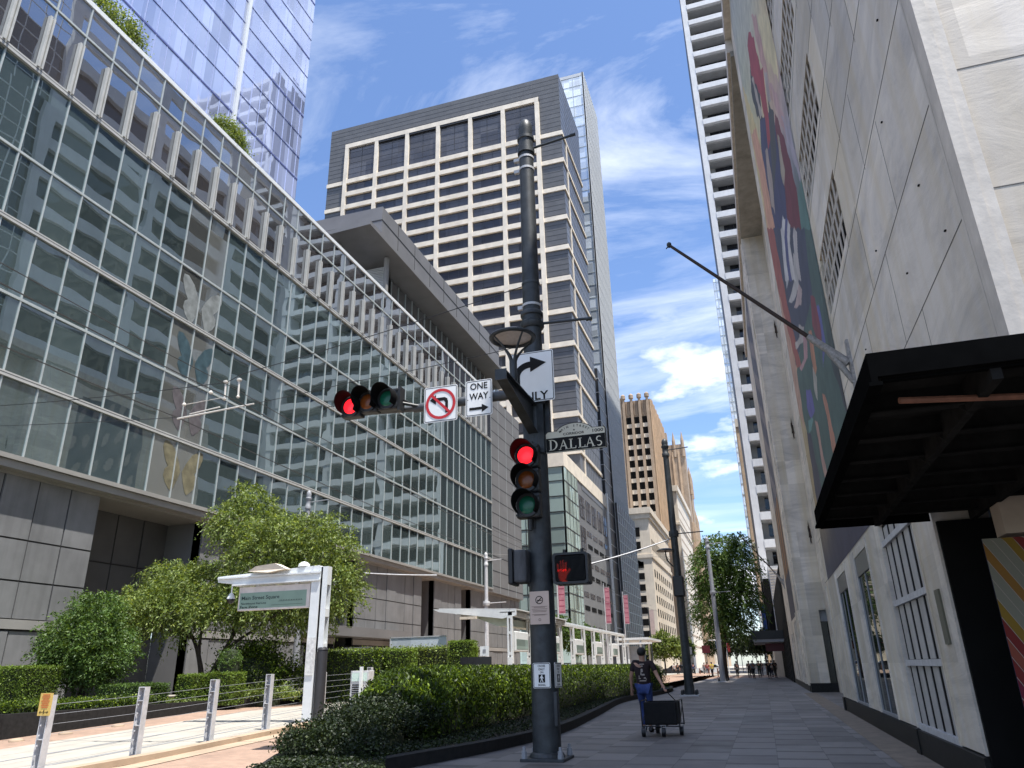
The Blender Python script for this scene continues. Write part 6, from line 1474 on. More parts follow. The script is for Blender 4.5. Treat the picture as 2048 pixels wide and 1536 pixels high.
# front end cap
n = 9000; a = RNG.uniform(-1, 1, n); P2 = np.stack([-7.1+0.95*a, 13.8+RNG.uniform(0, 0.6, n), 0.16+RNG.uniform(0, 1.0, n)*(0.62-0.2*a*a)], 1)
D = RNG.normal(size=(len(P)+n, 3)); D[:, 2] = np.abs(D[:, 2])+0.5
part('foliage', leaf_mesh('foliage', np.concatenate([P, P2]), 0.085, m_leafH, 0.42, 0, D, (-7, 16, 0.15)), None, lh)
m = MB(); rings = []
for y in np.linspace(14.3, 45, 40):
    cx, hw_, hh = hedge_profile(y); rings.append([Vector((cx+(hw_-0.13)*math.copysign(abs(math.cos(b))**0.5, math.cos(b)), y, 0.12+max(0, (hh-0.28))*abs(math.sin(b))**0.5)) for b in [math.pi*j/10 for j in range(11)]])
m.loft(rings); part('branches', m, m_twig, lh)
fb_ = thing('boxwood_clump', 'low dark boxwood clump at the near end of the big hedge', 'shrub', (-6.9, 11.6, 0.15))
P = crown_points([((-7.15, 11.4, 0.38), (0.50, 0.5, 0.30)), ((-6.5, 11.6, 0.44), (0.55, 0.6, 0.36)), ((-6.95, 12.3, 0.55), (0.6, 0.6, 0.38)), ((-6.7, 12.9, 0.56), (0.75, 0.7, 0.44)), ((-7.3, 12.8, 0.46), (0.6, 0.7, 0.38)), ((-6.2, 11.2, 0.28), (0.45, 0.5, 0.22)), ((-6.6, 13.8, 0.6), (0.7, 0.6, 0.36))], 1500, 26, 0.085)
P[:, 2] = np.maximum(P[:, 2], 0.14)
part('foliage', leaf_mesh('foliage', P, 0.048, m_leafC, 0.6, -0.6, None, (-6.9, 11.6, 0.15)), None, fb_)
m = MB()
for c, r_ in (((-7.3, 11.6, 0.1), (0.4, 0.45, 0.36)), ((-6.6, 12.0, 0.1), (0.45, 0.5, 0.4)), ((-6.8, 12.9, 0.1), (0.6, 0.6, 0.5)), ((-6.2, 11.2, 0.1), (0.3, 0.35, 0.28))): m.lathe(c, [(r_[0], 0), (r_[0]*0.95, r_[2]*0.5), (r_[0]*0.6, r_[2]*0.9), (0.05, r_[2])], 12)
part('branches', m, m_twig, fb_)
# ground cover between hedge and kerb
n = 26000; y = 9.5+37*RNG.uniform(size=n)**1.5
kx = np.interp(y, [p[1] for p in KERB], [p[0] for p in KERB])-0.22; cx, hw_, hh = hedge_profile(y)
x = kx+(np.minimum(cx+0.5, kx-0.3)-kx)*RNG.uniform(size=n)**1.1
z = 0.15+0.10*RNG.uniform(size=n)**0.7
o = part('bed_ground_cover', leaf_mesh('bed_ground_cover', np.stack([x, y, z], 1), 0.05, m_leafC, 0.55, -0.2), None); o['kind'] = 'stuff'
n = 6000; y = 9.6+RNG.uniform(size=n)*2.2; x = np.interp(y, [5, 10.2, 11.3, 12.5], [-6.5, -7.05, -7.6, -7.95])+RNG.uniform(size=n)*1.9
o = part('near_ground_cover', leaf_mesh('near_ground_cover', np.stack([x, y, 0.14+0.08*RNG.uniform(size=n)], 1), 0.05, m_leafC, 0.55, -0.2), None); o['kind'] = 'stuff'

# ================================================================== PLATFORM RAILING
railg = 'galvanised railing posts along the platform ramp'
pst = [(-10.93, 9.85, -0.04, 1.20), (-10.86, 11.75, 0.03, 1.20), (-11.0, 13.85, 0.12, 1.20), (-11.24, 16.1, 0.20, 1.20), (-11.26, 18.12, 0.27, 1.22), (-11.9, 22.3, 0.34, 1.20)]
labs = ['nearest railing post at the lower left, with a yellow notice', 'second railing post from the left, bare open channel', 'third railing post from the left, in front of the block hedge', 'fourth railing post from the left, in front of the domed topiary', 'fifth railing post, standing at the foot of the station pylon', 'sixth railing post, beside the ticket machine']
rails = []
for (x, y, z, h), lb in zip(pst, labs):
    t_ = thing('railing_post', lb, 'post', (x, y, z), railg)
    m = MB(); w_ = 0.15; d_ = 0.12; th = 0.014
    m.box(x-w_/2, x-w_/2+th, y-d_/2, y+d_/2, z, z+h); m.box(x+w_/2-th, x+w_/2, y-d_/2, y+d_/2, z, z+h)
    for zz in (0.0, 0.55, 0.96, 1.185): m.box(x-w_/2+th, x+w_/2-th, y-d_/2, y+d_/2, z+zz*h/1.2, z+zz*h/1.2+0.014)
    m.box(x-w_/2+th, x+w_/2-th, y+d_/2-0.01, y+d_/2-0.002, z, z+h*0.97)
    part('channel', m, m_galv, t_)
    for kk in range(7): m = MB(); m.lathe((x-0.03, y-d_/2, z+0.18+kk*0.145), [(0.014, -0.012), (0.014, 0.012)], 6); part('cable_ferrule', m, m_galv, t_)
    rails.append(t_)
t_ = thing('yellow_notice', 'small yellow warning notice fixed to the nearest railing post', 'sign', (-10.92, 9.78, 1.0))
m = MB(); m.box(-11.05, -10.80, 9.765, 9.775, 0.86, 1.19); part('plate', m, mat('yellow_plate', (0.55, 0.38, 0.10), 0.5, 0, 0.05), t_)
m = MB()
m_o = mat('notice_orange', (0.5, 0.12, 0.03), 0.5, 0, 0)
for z_, w_ in ((1.155, 0.14), (1.125, 0.16), (1.095, 0.12), (1.065, 0.17), (1.035, 0.13), (1.005, 0.15), (0.975, 0.12)): m.box(-10.925-w_/2, -10.925+w_/2, 9.760, 9.763, z_, z_+0.016)
part('small_print', m, m_o, t_)
m = MB(); pp(m, [(-11.02, 0.91), (-10.99, 0.93), (-10.99, 0.915), (-10.94, 0.915), (-10.94, 0.905), (-10.99, 0.905), (-10.99, 0.89)], 9.762); pp(m, [(-10.83, 0.91), (-10.86, 0.93), (-10.86, 0.915), (-10.91, 0.915), (-10.91, 0.905), (-10.86, 0.905), (-10.86, 0.89)], 9.762); m.box(-10.932, -10.918, 9.76, 9.763, 0.885, 0.945); part('arrows', m, m_ink, t_)
for kk in range(7):
    m = MB(); P_l = [(p[0]-0.03, p[1], p[2]+0.18+kk*0.145) for p in pst]; m.path(P_l, 0.0035, 5)
    tag(part('railing_cable', m, m_greyp), 'thin railing cable between the platform posts, number %s from the bottom' % ['one', 'two', 'three', 'four', 'five', 'six', 'seven'][kk], 'cable', 'cables of the platform railing')
# pebble domes on the paving strip
for k_, (x, y) in enumerate(((-16.3, 14.0), (-16.3, 15.3), (-16.3, 16.9))):
    m = MB(); m.lathe((x, y, zg(y)), [(0.16, 0), (0.15, 0.03), (0.09, 0.06), (0.01, 0.07)], 14)
    tag(part('stone_stud', m, m_conc2, None, True), ['nearest', 'middle', 'farthest'][k_]+' of three pale stone studs on the red brick strip', 'stud', 'stone studs by the black kerb')

# ================================================================== STATION SIGN PYLON
k_ = 17.4/23.2
def sP(x, z): return (x*k_, EYE+(z-EYE)*k_)
py_ = 17.4
pl = thing('station_pylon', 'white steel station pylon with a cantilevered arm beside the platform railing', 'pylon', (-10.75, py_, 0.3))
xr0, zt0 = sP(-14.1, 4.86); xl, zl_ = sP(-18.7, 4.78)
m = MB(); m.box(-11.06, -10.80, py_-0.12, py_-0.105, 0.3, 3.9); m.box(-11.06, -10.80, py_+0.105, py_+0.12, 0.3, 3.9); m.box(-10.94, -10.92, py_-0.105, py_+0.105, 0.3, 3.9); part('column', m, m_white, pl)
m = MB(); m.box(-10.795, -10.60, py_-0.10, py_-0.085, 1.9, 4.02); m.box(-10.795, -10.60, py_+0.085, py_+0.10, 1.9, 4.02)
for a, b in ((3.55, 4.02), (2.75, 2.95), (1.9, 2.1)): m.box(-10.795, -10.60, py_-0.085, py_+0.085, a, b)
m.box(-10.795, -10.75, py_-0.10, py_+0.1, 1.9, 4.0); part('slotted_plate', m, m_white, pl)
m = MB(); m.lathe((-10.66, py_, 0), [(0.13, 0.3), (0.13, 1.95)], 18); m.lathe((-10.66, py_, 0), [(0.14, 1.95), (0.12, 2.0), (0.05, 2.03)], 18); part('dark_conduit', m, mat('charcoal_pipe', (0.03, 0.03, 0.034), 0.5), pl, True)
m = MB(); m.prism([(-10.75, py_-0.10, 4.00), (-10.9, py_-0.1, 4.06), (-14.05, py_-0.1, 3.93), (-14.02, py_-0.1, 3.78), (-13.4, py_-0.1, 3.70), (-10.8, py_-0.1, 3.70)][::-1], (0, 0.2, 0))
m.box(-14.0, -10.8, py_-0.17, py_+0.17, 3.86, 3.90); m.box(-13.5, -10.8, py_-0.17, py_+0.17, 3.66, 3.70); part('arm', m, m_white, pl)
m = MB(); m.prism([(-12.95, py_-0.28, 4.0), (-12.7, py_-0.30, 4.12), (-12.1, py_-0.32, 4.16), (-11.75, py_-0.30, 4.0), (-12.3, py_-0.32, 3.93)][::-1], (0, 0.3, 0)); part('floodlight', m, m_cream, pl, bevel=0.03)
m = MB(); m.lathe((-11.4, py_, 4.06), [(0.16, 0), (0.15, 0.06), (0.08, 0.12), (0.01, 0.14)], 14); part('antenna_dome', m, m_white, pl, True)
m = MB(); m.tube((-13.62, py_, 3.72), (-13.62, py_, 3.48), 0.02, 0.02, 8); m.lathe((-13.62, py_, 3.3), [(0.11, 0), (0.11, 0.06), (0.06, 0.16), (0.03, 0.19)], 14); part('camera_mount', m, m_white, pl, True)
m = MB(); m.lathe((-13.62, py_, 3.30), [(0.001, -0.10), (0.06, -0.08), (0.095, -0.03), (0.112, 0.0), (0.112, 0.03)], 14); part('camera_dome', m, m_black, pl, True)
sb_ = thing('station_name_sign', 'pale green sign box reading Main Street Square hanging under the pylon arm', 'sign', (-12.2, py_, 3.3))
sx0, sx1, sz0, sz1 = -13.33, -11.12, 3.00, 3.62
m = MB(); m.box(sx0, sx1, py_-0.06, py_+0.06, sz0, sz1); part('box', m, mat('sign_box_dusty', (0.55, 0.50, 0.47), 0.5, 0, 0.15, 4), sb_, bevel=0.01)
m = MB(); m.box(sx0+0.05, sx1-0.10, py_-0.064, py_-0.06, sz0+0.05, sz1-0.16); part('panel', m, mat('sage_panel', (0.21, 0.30, 0.24), 0.35, 0, 0.08, 3), sb_)
m = MB(); add_text(m, 'Main Street Square', sx0+0.70, py_-0.067, 3.31, 0.125, 1.18); add_text(m, 'Northbound Red Line', sx0+0.50, py_-0.067, 3.18, 0.055, 0.78); part('station_name', m, m_sgn if False else mat('lettering_dark_green', (0.03, 0.05, 0.045), 0.5, 0, 0), sb_)
m = MB(); add_text(m, 'Airport Fare Zone' if False else 'Fare Zone', sx0+0.36, py_-0.067, 3.09, 0.06, 0.55); part('zone_line', m, m_ink, sb_)
m = MB(); m.box(sx1-0.95, sx1-0.2, py_-0.067, py_-0.065, 3.20, 3.206); m.box(sx1-1.15, sx1-0.2, py_-0.067, py_-0.065, 3.11, 3.116)
for i in range(14): m.box(sx1-0.9+i*0.05, sx1-0.88+i*0.05, py_-0.067, py_-0.065, 3.215, 3.235)
part('small_print', m, m_ink, sb_)
m = MB(); m.box(sx0+0.5, sx0+0.6, py_-0.03, py_+0.03, sz1, 3.70); m.box(sx1-0.5, sx1-0.4, py_-0.03, py_+0.03, sz1, 3.70); part('hanger', m, m_white, sb_)
m = MB(); m.box(-11.05, -10.82, py_-0.145, py_-0.13, 1.35, 2.25); tag(part('pylon_notice', m, mat('timetable_paper', (0.60, 0.60, 0.58), 0.4, 0, 0.25, 14)), 'pale timetable board strapped to the pylon column', 'notice')
m = MB(); m.box(-10.95-0.23, -10.97, 18.0, 18.2, 0.3, 1.42); t_ = tag(part('equipment_box', m, m_galv, bevel=0.01), 'grey steel box tucked behind the fifth railing post', 'box')
# ticket machine
tm = thing('ticket_machine', 'small grey steel ticket machine with white frame on the platform', 'ticket machine', (-11.55, 21.0, 0.36))
m = MB(); m.box(-11.85, -11.25, 21.0, 21.35, 0.42, 1.44); part('body', m, m_galv, tm, bevel=0.015)
m = MB(); m.box(-11.8, -11.3, 20.985, 21.0, 1.15, 1.38); part('screen', m, m_greenglass, tm)
m = MB()
for i in range(9): m.box(-11.78, -11.5, 20.985, 20.998, 0.55+0.06*i, 0.58+0.06*i)
part('vent', m, m_dark, tm)
m = MB(); m.box(-11.5, -11.42, 20.9, 20.98, 0.36, 1.55); m.box(-11.95, -11.15, 20.95, 21.4, 0.36, 0.42); part('stand', m, m_white, tm)

# ================================================================== PLATFORM SHELTERS
sA = thing('platform_shelter', 'white steel shelter roof on the near end of the platform, ribbed underside', 'shelter', (-11, 34, 0.36))
m = MB()
m.prism([(-14.6, 34, 4.15), (-10.7, 34, 3.98), (-10.7, 44, 3.98), (-14.6, 44, 4.15)][::-1], (0, 0, 0.04)); part('roof', m, m_paleglass if False else m_white, sA)
for i in range(5):
    y = 34+i*2.4; m = MB(); m.prism([(-14.9, y, 4.16), (-10.7, y, 3.99), (-10.7, y, 3.72), (-11.4, y, 3.6), (-14.6, y, 4.02)][::-1], (0, 0.08, 0)); part('rib', m, m_white, sA)
m = MB(); m.prism([(-13.6, 34.5, 4.0), (-11.2, 34.5, 3.6), (-11.2, 34.5, 3.3), (-11.8, 34.5, 3.3)][::-1], (0, 9, 0)); part('ceiling_panel', m, mat('pale_green_paint', (0.52, 0.56, 0.48), 0.5), sA)
m = MB(); m.box(-13.4, -12.6, 33.7, 33.9, 3.62, 3.74); part('light_fitting', m, m_cream, sA)
for i in range(11):
    y = 34+3.08*i
    grp_par = sA if i < 4 else None
    m = MB(); m.box(-11.12, -10.88, y-0.12, y+0.12, 0.36, 1.9); m.box(-11.12, -11.04, y-0.1, y+0.1, 1.9, 3.7); m.box(-10.96, -10.88, y-0.1, y+0.1, 1.9, 3.7)
    for z in (2.0, 2.9, 3.6): m.box(-11.04, -10.96, y-0.1, y+0.1, z, z+0.12)
    part('post', m, m_white, sA)
    if i % 2 == 0 and i < 9:
        b_ = thing('shelter_sign_box', 'white light box with green panel between shelter frames %s and %s' % (['one', 'two', 'three', 'four', 'five', 'six', 'seven', 'eight', 'nine'][i], ['two', 'three', 'four', 'five', 'six', 'seven', 'eight', 'nine', 'ten'][i]), 'sign', (-11, y+1.5, 2.5), 'sign boxes in the shelter row')
        m = MB(); m.box(-11.1, -10.9, y+0.5, y+2.6, 2.15, 3.05); part('box', m, m_white, b_, bevel=0.04)
        m = MB(); m.box(-10.897, -10.893, y+0.6, y+2.5, 2.25, 2.70); part('panel', m, m_greenglass, b_)
m = MB(); m.box(-11.1, -10.9, 34, 65, 3.72, 3.86)
for i in range(64): m.box(-11.5, -10.75, 34+0.48*i, 34.05+0.48*i, 3.86, 3.90)
part('long_beam', m, m_white, sA)
t_ = thing('white_notice_board', 'small square white notice on a thin post before the first shelter frame', 'notice', (-11.5, 32, 0.36))
m = MB(); m.box(-11.52, -11.49, 32, 32.03, 0.36, 2.9); part('post', m, m_white, t_)
m = MB(); m.box(-11.75, -11.35, 31.97, 32, 1.95, 2.35); part('board', m, m_white, t_); m = MB(); m.box(-11.62, -11.48, 31.96, 31.97, 2.08, 2.22); part('symbol', m, m_greyp, t_)
s2_ = thing('far_shelter', 'second smaller white shelter beyond the frame row', 'shelter', (-12, 75, 0.3))
m = MB(); m.box(-13.4, -10.2, 74, 84, 3.75, 3.95); m.box(-13.6, -10.0, 74, 75, 3.35, 3.5); part('roof', m, m_white, s2_)
for x, y in ((-13.2, 74.3), (-12.2, 74.3), (-11.0, 74.3), (-13.2, 80), (-11, 80)):
    m = MB(); m.box(x-0.08, x+0.08, y-0.08, y+0.08, 0.3, 3.75); part('post', m, m_white, s2_)
m = MB(); m.box(-13.0, -11.3, 74.8, 74.9, 0.5, 3.2); part('screen', m, m_greyp, s2_)
# low dark sign on the bed in front of the shelter
m = MB(); m.box(-12.3, -10.9, 31.0, 31.06, 1.45, 1.9); t_ = thing('dark_low_sign', 'low black panel with small white lettering behind the hedge', 'sign', (-11.6, 31, 0.4)); part('panel', m, m_black, t_)
m = MB(); m.box(-12.0, -11.3, 30.98, 31.0, 1.52, 1.58); part('small_print', m, m_sgn, t_)
m = MB(); m.box(-12.2, -12.1, 31.06, 31.1, 0.36, 1.5); part('leg', m, m_black, t_)
# glass balustrade by the building entrance
t_ = thing('glass_balustrade', 'frameless glass balustrade with steel edge above the hedge row', 'balustrade', (-16.8, 35, 0.4))
m = MB(); m.box(-17.6, -14.6, 35.0, 35.02, 0.5, 2.95); part('pane', m, m_paleglass, t_)
m = MB(); m.box(-17.65, -17.6, 34.98, 35.04, 0.4, 3.0); m.box(-17.65, -14.6, 34.98, 35.04, 2.95, 3.0); part('edge_rail', m, m_galv, t_)
# pink banners
for k_, (x, y, z0_, z1_) in enumerate(((-18.0, 70.5, 6.2, 9.4), (-18.0, 94.0, 6.4, 10.7), (-18.0, 108.0, 7.0, 10.9))):
    t_ = thing('banner_pole', ['nearest pink street banner, just below the lit hand signal', 'middle pink street banner above the shelter row', 'far pink street banner against the dark annex'][k_], 'banner', (x, y, 0), 'pink banners over the platform')
    m = MB(); m.lathe((x, y, 0.2), [(0.09, 0), (0.06, z1_+0.3)], 8); part('pole', m, m_galv, t_)
    m = MB(); m.box(x+0.1, x+0.72, y-0.02, y, z0_, z1_); part('banner_cloth', m, mat('pink_banner', (0.46, 0.19, 0.23), 0.7, 0, 0.25, 1.6), t_)
    m = MB()
    for i in range(6): z_ = z0_+(z1_-z0_)*(i+0.2)/6; m.box(x+0.16, x+0.66, y-0.026, y-0.021, z_, z_+0.08)
    part('banner_pattern', m, mat('banner_dark_pink', (0.30, 0.05, 0.10), 0.7), t_)
    m = MB(); m.box(x, x+0.75, y-0.03, y+0.0, z1_, z1_+0.05); m.box(x, x+0.75, y-0.03, y, z0_-0.05, z0_); part('arm', m, m_galv, t_)
t_ = thing('banner_pole', 'pale banner on a thin pole left of the second dark pole', 'banner', (-12.1, 90, 0), 'pink banners over the platform')
m = MB(); m.lathe((-12.1, 90, 0), [(0.1, 0), (0.07, 7.8)], 8); part('pole', m, m_steel, t_)
m = MB(); m.box(-12.0, -11.5, 89.95, 89.98, 4.8, 7.5); part('banner_cloth', m, mat('grey_pink_banner', (0.45, 0.36, 0.34), 0.7), t_)

# ================================================================== PEOPLE
m_skin = mat('skin', (0.36, 0.20, 0.14), 0.55, 0, 0.06); m_hair = mat('black_hair', (0.010, 0.009, 0.009), 0.6, 0, 0.3, 60, 0.4, 120)
def skin_body(name, nodes, edges, radii, mt, parent, origin, sub=2, root='pelvis'):
    keys = list(nodes); me = bpy.data.meshes.new(name)
    me.from_pydata([tuple(Vector(nodes[k])-Vector(origin)) for k in keys], [(keys.index(a), keys.index(b)) for a, b in edges], [])
    o = bpy.data.objects.new(name, me); COL.objects.link(o); o.parent = parent
    o.modifiers.new('skin', 'SKIN'); s_ = o.modifiers.new('sub', 'SUBSURF'); s_.levels = sub; s_.render_levels = sub
    sv = me.skin_vertices[0].data
    for i, k in enumerate(keys):
        r_ = radii[k]; sv[i].radius = r_ if isinstance(r_, tuple) else (r_, r_); sv[i].use_root = (k == root)
    o.modifiers['skin'].use_smooth_shade = True
    me.materials.append(mt); return o
def person(label, base, H, pose, shirt, pants, shoes, hair, yaw=0.0, detail=True, name='person'):
    """pose: dict of joint overrides in body space (x right, y forward, z up), unit = height"""
    J = dict(pelvis=(0, 0, .52), belly=(0, 0, .60), chest=(0, .0, .72), neck=(0, -.005, .83), head=(0, .012, .90), crown=(0, .012, .965),
             hipR=(.052, 0, .50), kneeR=(.055, .02, .285), ankR=(.055, -.01, .05), toeR=(.06, .075, .02), hipL=(-.052, 0, .50), kneeL=(-.055, .02, .285), ankL=(-.055, -.01, .05), toeL=(-.06, .075, .02),
             shR=(.105, 0, .80), elR=(.135, -.02, .63), wrR=(.14, .03, .49), shL=(-.105, 0, .80), elL=(-.135, -.02, .63), wrL=(-.14, .03, .49))
    J.update(pose); bx_, by_, bz_ = base; c, s_ = math.cos(yaw), math.sin(yaw)
    W = {k: (bx_+(v[0]*c-v[1]*s_)*H, by_+(v[0]*s_+v[1]*c)*H, bz_+v[2]*H) for k, v in J.items()}
    def hand(side):
        w_ = Vector(W['wr'+side]); e = Vector(W['el'+side]); d = (w_-e).normalized(); return w_, d
    t_ = thing(name, label, 'person', base)
    nodes = dict(W); E_ = [('pelvis', 'belly'), ('belly', 'chest'), ('chest', 'neck'), ('neck', 'head'), ('head', 'crown'), ('pelvis', 'hipR'), ('hipR', 'kneeR'), ('kneeR', 'ankR'), ('ankR', 'toeR'), ('pelvis', 'hipL'), ('hipL', 'kneeL'), ('kneeL', 'ankL'), ('ankL', 'toeL'), ('chest', 'shR'), ('shR', 'elR'), ('elR', 'wrR'), ('chest', 'shL'), ('shL', 'elL'), ('elL', 'wrL')]
    Rr = dict(pelvis=(.085, .062), belly=(.080, .055), chest=(.092, .062), neck=.032, head=(.050, .060), crown=(.040, .046), hipR=.052, hipL=.052, kneeR=.033, kneeL=.033, ankR=.022, ankL=.022, toeR=.02, toeL=.02, shR=.036, shL=.036, elR=.025, elL=.025, wrR=.016, wrL=.016)
    for sd in ('R', 'L'):
        w_, d = hand(sd); pm = w_+d*0.055*H; nodes['palm'+sd] = tuple(pm); Rr['palm'+sd] = (.017, .012) ; E_.append(('wr'+sd, 'palm'+sd))
        if detail:
            side = d.cross(Vector((0, 0, 1))); side = side.normalized() if side.length > 0.1 else Vector((1, 0, 0))
            dn = Vector((0, 0, -1)) if abs(d.z) < 0.9 else Vector((0, 1, 0))
            for i, (off, ln) in enumerate(((-.014, .030), (-.005, .036), (.005, .034), (.014, .026))):
                a = pm+side*off*H+d*0.012*H; b = a+d*ln*0.55*H; c2 = b+(d*0.5+dn*0.6)*ln*0.5*H
                nodes['f%d%s' % (i, sd)] = tuple(a); nodes['g%d%s' % (i, sd)] = tuple(b); nodes['h%d%s' % (i, sd)] = tuple(c2)
                for q_ in 'fgh': Rr['%s%d%s' % (q_, i, sd)] = .0052
                E_ += [('palm'+sd, 'f%d%s' % (i, sd)), ('f%d%s' % (i, sd), 'g%d%s' % (i, sd)), ('g%d%s' % (i, sd), 'h%d%s' % (i, sd))]
            a = w_+d*0.02*H+side*0.02*H; b = a+(d*0.7+side*0.3)*0.03*H; nodes['t0'+sd] = tuple(a); nodes['t1'+sd] = tuple(b); Rr['t0'+sd] = Rr['t1'+sd] = .006
            E_ += [('wr'+sd, 't0'+sd), ('t0'+sd, 't1'+sd)]
    rad = {k: (tuple(q_*H for q_ in v) if isinstance(v, tuple) else v*H) for k, v in Rr.items()}
    skin_body('body', nodes, E_, rad, m_skin, t_, base)
    def sub(nm, ks, es, grow, mt, extra=None, root='pelvis'):
        nd = {k: W[k] for k in ks}; rd = {k: (tuple(q_*H*grow for q_ in Rr[k]) if isinstance(Rr[k], tuple) else Rr[k]*H*grow) for k in ks}
        if extra:
            for k, (p, r_) in extra.items(): nd[k] = p; rd[k] = r_
        return skin_body(nm, nd, es, rd, mt, t_, base, 2, root)
    mid = lambda a, b, t: tuple(Vector(W[a]).lerp(Vector(W[b]), t))
    hem = tuple(Vector(W['pelvis'])+Vector((0, 0, -0.035*H)))
    sub('shirt', ['belly', 'chest', 'shR', 'shL'], [('hem', 'belly'), ('belly', 'chest'), ('chest', 'collar'), ('chest', 'shR'), ('shR', 'slR'), ('chest', 'shL'), ('shL', 'slL')], 1.18, shirt,
        {'hem': (hem, (.098*H, .075*H)), 'collar': (mid('chest', 'neck', 0.80), (.045*H, .042*H)), 'slR': (mid('shR', 'elR', 0.72), .040*H), 'slL': (mid('shL', 'elL', 0.72), .040*H)}, 'belly')
    sub('trousers', ['pelvis', 'hipR', 'kneeR', 'hipL', 'kneeL'], [('pelvis', 'hipR'), ('hipR', 'kneeR'), ('kneeR', 'cuR'), ('pelvis', 'hipL'), ('hipL', 'kneeL'), ('kneeL', 'cuL')], 1.16, pants, {'cuR': (mid('kneeR', 'ankR', 0.93), .036*H), 'cuL': (mid('kneeL', 'ankL', 0.93), .036*H)})
    for sd in ('R', 'L'):
        a = Vector(W['ank'+sd]); b = Vector(W['toe'+sd])
        m = MB(); m.loft([m.ring(a+Vector((0, 0, -0.02*H))-(b-a)*0.35, (b-a), .022*H, 10), m.ring(a+Vector((0, 0, -0.018*H)), (b-a), .032*H, 10), m.ring(b+(b-a)*0.1, (b-a), .024*H, 10), m.ring(b+(b-a)*0.28, (b-a), .010*H, 10)]); part('shoe', m, shoes, t_, True)
    hc = Vector(W['head'])+Vector((0, -0.006*H*1, 0.022*H)); m = MB(); rg = []
    fw = Vector((-s_, c, 0))
    for i in range(8):
        t2 = i/7; zz = -0.045*H+0.105*H*t2; rr = .058*H*math.sqrt(max(0.02, 1-((zz-0.006*H)/(.058*H))**2)); cc = hc+Vector((0, 0, zz))-fw*(0.014*H*(1-t2))
        rg.append(m.ring(cc, (0, 0, 1), rr, 14, rr*1.12))
    m.loft(rg); part('hair', m, hair, t_, True)
    # face on the far side: nose, eyes, mouth, ears
    hd = Vector(W['head']); rt = Vector((c, s_, 0)); m = MB()
    m.loft([m.ring(hd+fw*0.050*H+Vector((0, 0, 0.012*H)), fw, .006*H, 6), m.ring(hd+fw*0.062*H+Vector((0, 0, -0.002*H)), fw, .007*H, 6)]); 
    for sg in (-1, 1): m.cbox(tuple(hd+rt*sg*0.047*H+Vector((0, 0, 0.004*H))), (.010*H, .018*H, .028*H))
    part('ears_and_nose', m, m_skin, t_, True)
    m = MB()
    for sg in (-1, 1): m.cbox(tuple(hd+fw*0.052*H+rt*sg*0.018*H+Vector((0, 0, 0.016*H))), (.010*H, .006*H, .006*H))
    m.cbox(tuple(hd+fw*0.052*H+Vector((0, 0, -0.020*H))), (.022*H, .005*H, .005*H)); part('eyes_and_mouth', m, m_hair, t_)
    return t_, W
m_tee = mat('dark_maroon_tee', (0.020, 0.011, 0.013), 0.85, 0, 0.3, 5, 0.2, 60); m_jean = mat('blue_jeans', (0.035, 0.06, 0.19), 0.85, 0, 0.3, 10); m_shoe = mat('dark_shoe', (0.02, 0.02, 0.022), 0.6)
HM = 1.83; pb = (-2.70, 18.25, 0)
pose = dict(shR=(.112, -.005, .80), elR=(.185, -.06, .635), wrR=(.26, -.20, .525), elL=(-.155, .01, .64), wrL=(-.165, .05, .50), kneeR=(.05, .05, .285), ankR=(.045, -.02, .05), toeR=(.05, .06, .02), kneeL=(-.05, .09, .29), ankL=(-.05, .12, .05), toeL=(-.055, .20, .025))
man, WJ = person('man in a dark printed T-shirt and blue jeans walking away, pulling a wagon', pb, HM, pose, m_tee, m_jean, m_shoe, m_hair, 0.0)
m = MB(); yb = pb[1]-0.118
m_print = mat('shirt_print', (0.36, 0.30, 0.27), 0.8, 0, 0.2, 40)
xc = pb[0]
for (x, z, w_, h_) in ((0, 1.425, 0.115, 0.022), (0, 1.385, 0.04, 0.03), (-0.01, 1.29, 0.05, 0.07), (0.02, 1.20, 0.07, 0.035), (-0.03, 1.22, 0.03, 0.06), (-0.07, 1.12, 0.05, 0.02), (0.05, 1.13, 0.05, 0.03), (0, 1.07, 0.16, 0.022), (-0.08, 1.16, 0.015, 0.05), (0.08, 1.10, 0.012, 0.05)):
    m.prism([(xc+x-w_/2, yb, z-h_/2), (xc+x+w_/2, yb, z-h_/2), (xc+x+w_/2*0.8, yb+0.0, z+h_/2), (xc+x-w_/2*0.8, yb, z+h_/2)], (0, 0.05, 0))
part('back_print', m, m_print, man)
# wagon
wg = thing('folding_wagon', 'black folding fabric wagon with four wheels pulled by the man', 'wagon', (-2.24, 17.2, 0))
m_fab = mat('black_fabric', (0.006, 0.006, 0.007), 0.9, 0, 0.4, 12)
m = MB(); m.box(-2.56, -1.90, 17.05, 17.08, 0.24, 0.66); m.box(-2.56, -1.90, 17.86, 17.89, 0.24, 0.66); m.box(-2.57, -2.54, 17.05, 17.89, 0.24, 0.66); m.box(-1.92, -1.89, 17.05, 17.89, 0.24, 0.66); m.box(-2.56, -1.90, 17.06, 17.88, 0.22, 0.26); part('fabric_tub', m, m_fab, wg, bevel=0.012)
m = MB()
for x in (-2.62, -1.84):
    for y in (17.02, 17.92): m.tube((x, y, 0.18), (x-0.01, y, 0.70), 0.013, 0.013, 8)
    m.tube((x, 17.02, 0.69), (x, 17.92, 0.69), 0.013, 0.013, 8); m.tube((x, 17.02, 0.22), (x, 17.92, 0.6), 0.010, 0.010, 8)
m.tube((-2.62, 17.02, 0.2), (-1.84, 17.02, 0.2), 0.012, 0.012, 8); m.tube((-2.62, 17.92, 0.2), (-1.84, 17.92, 0.2), 0.012, 0.012, 8); m.tube((-2.45, 17.0, 0.12), (-2.0, 17.9, 0.22), 0.01, 0.01, 8); part('frame', m, m_black, wg)
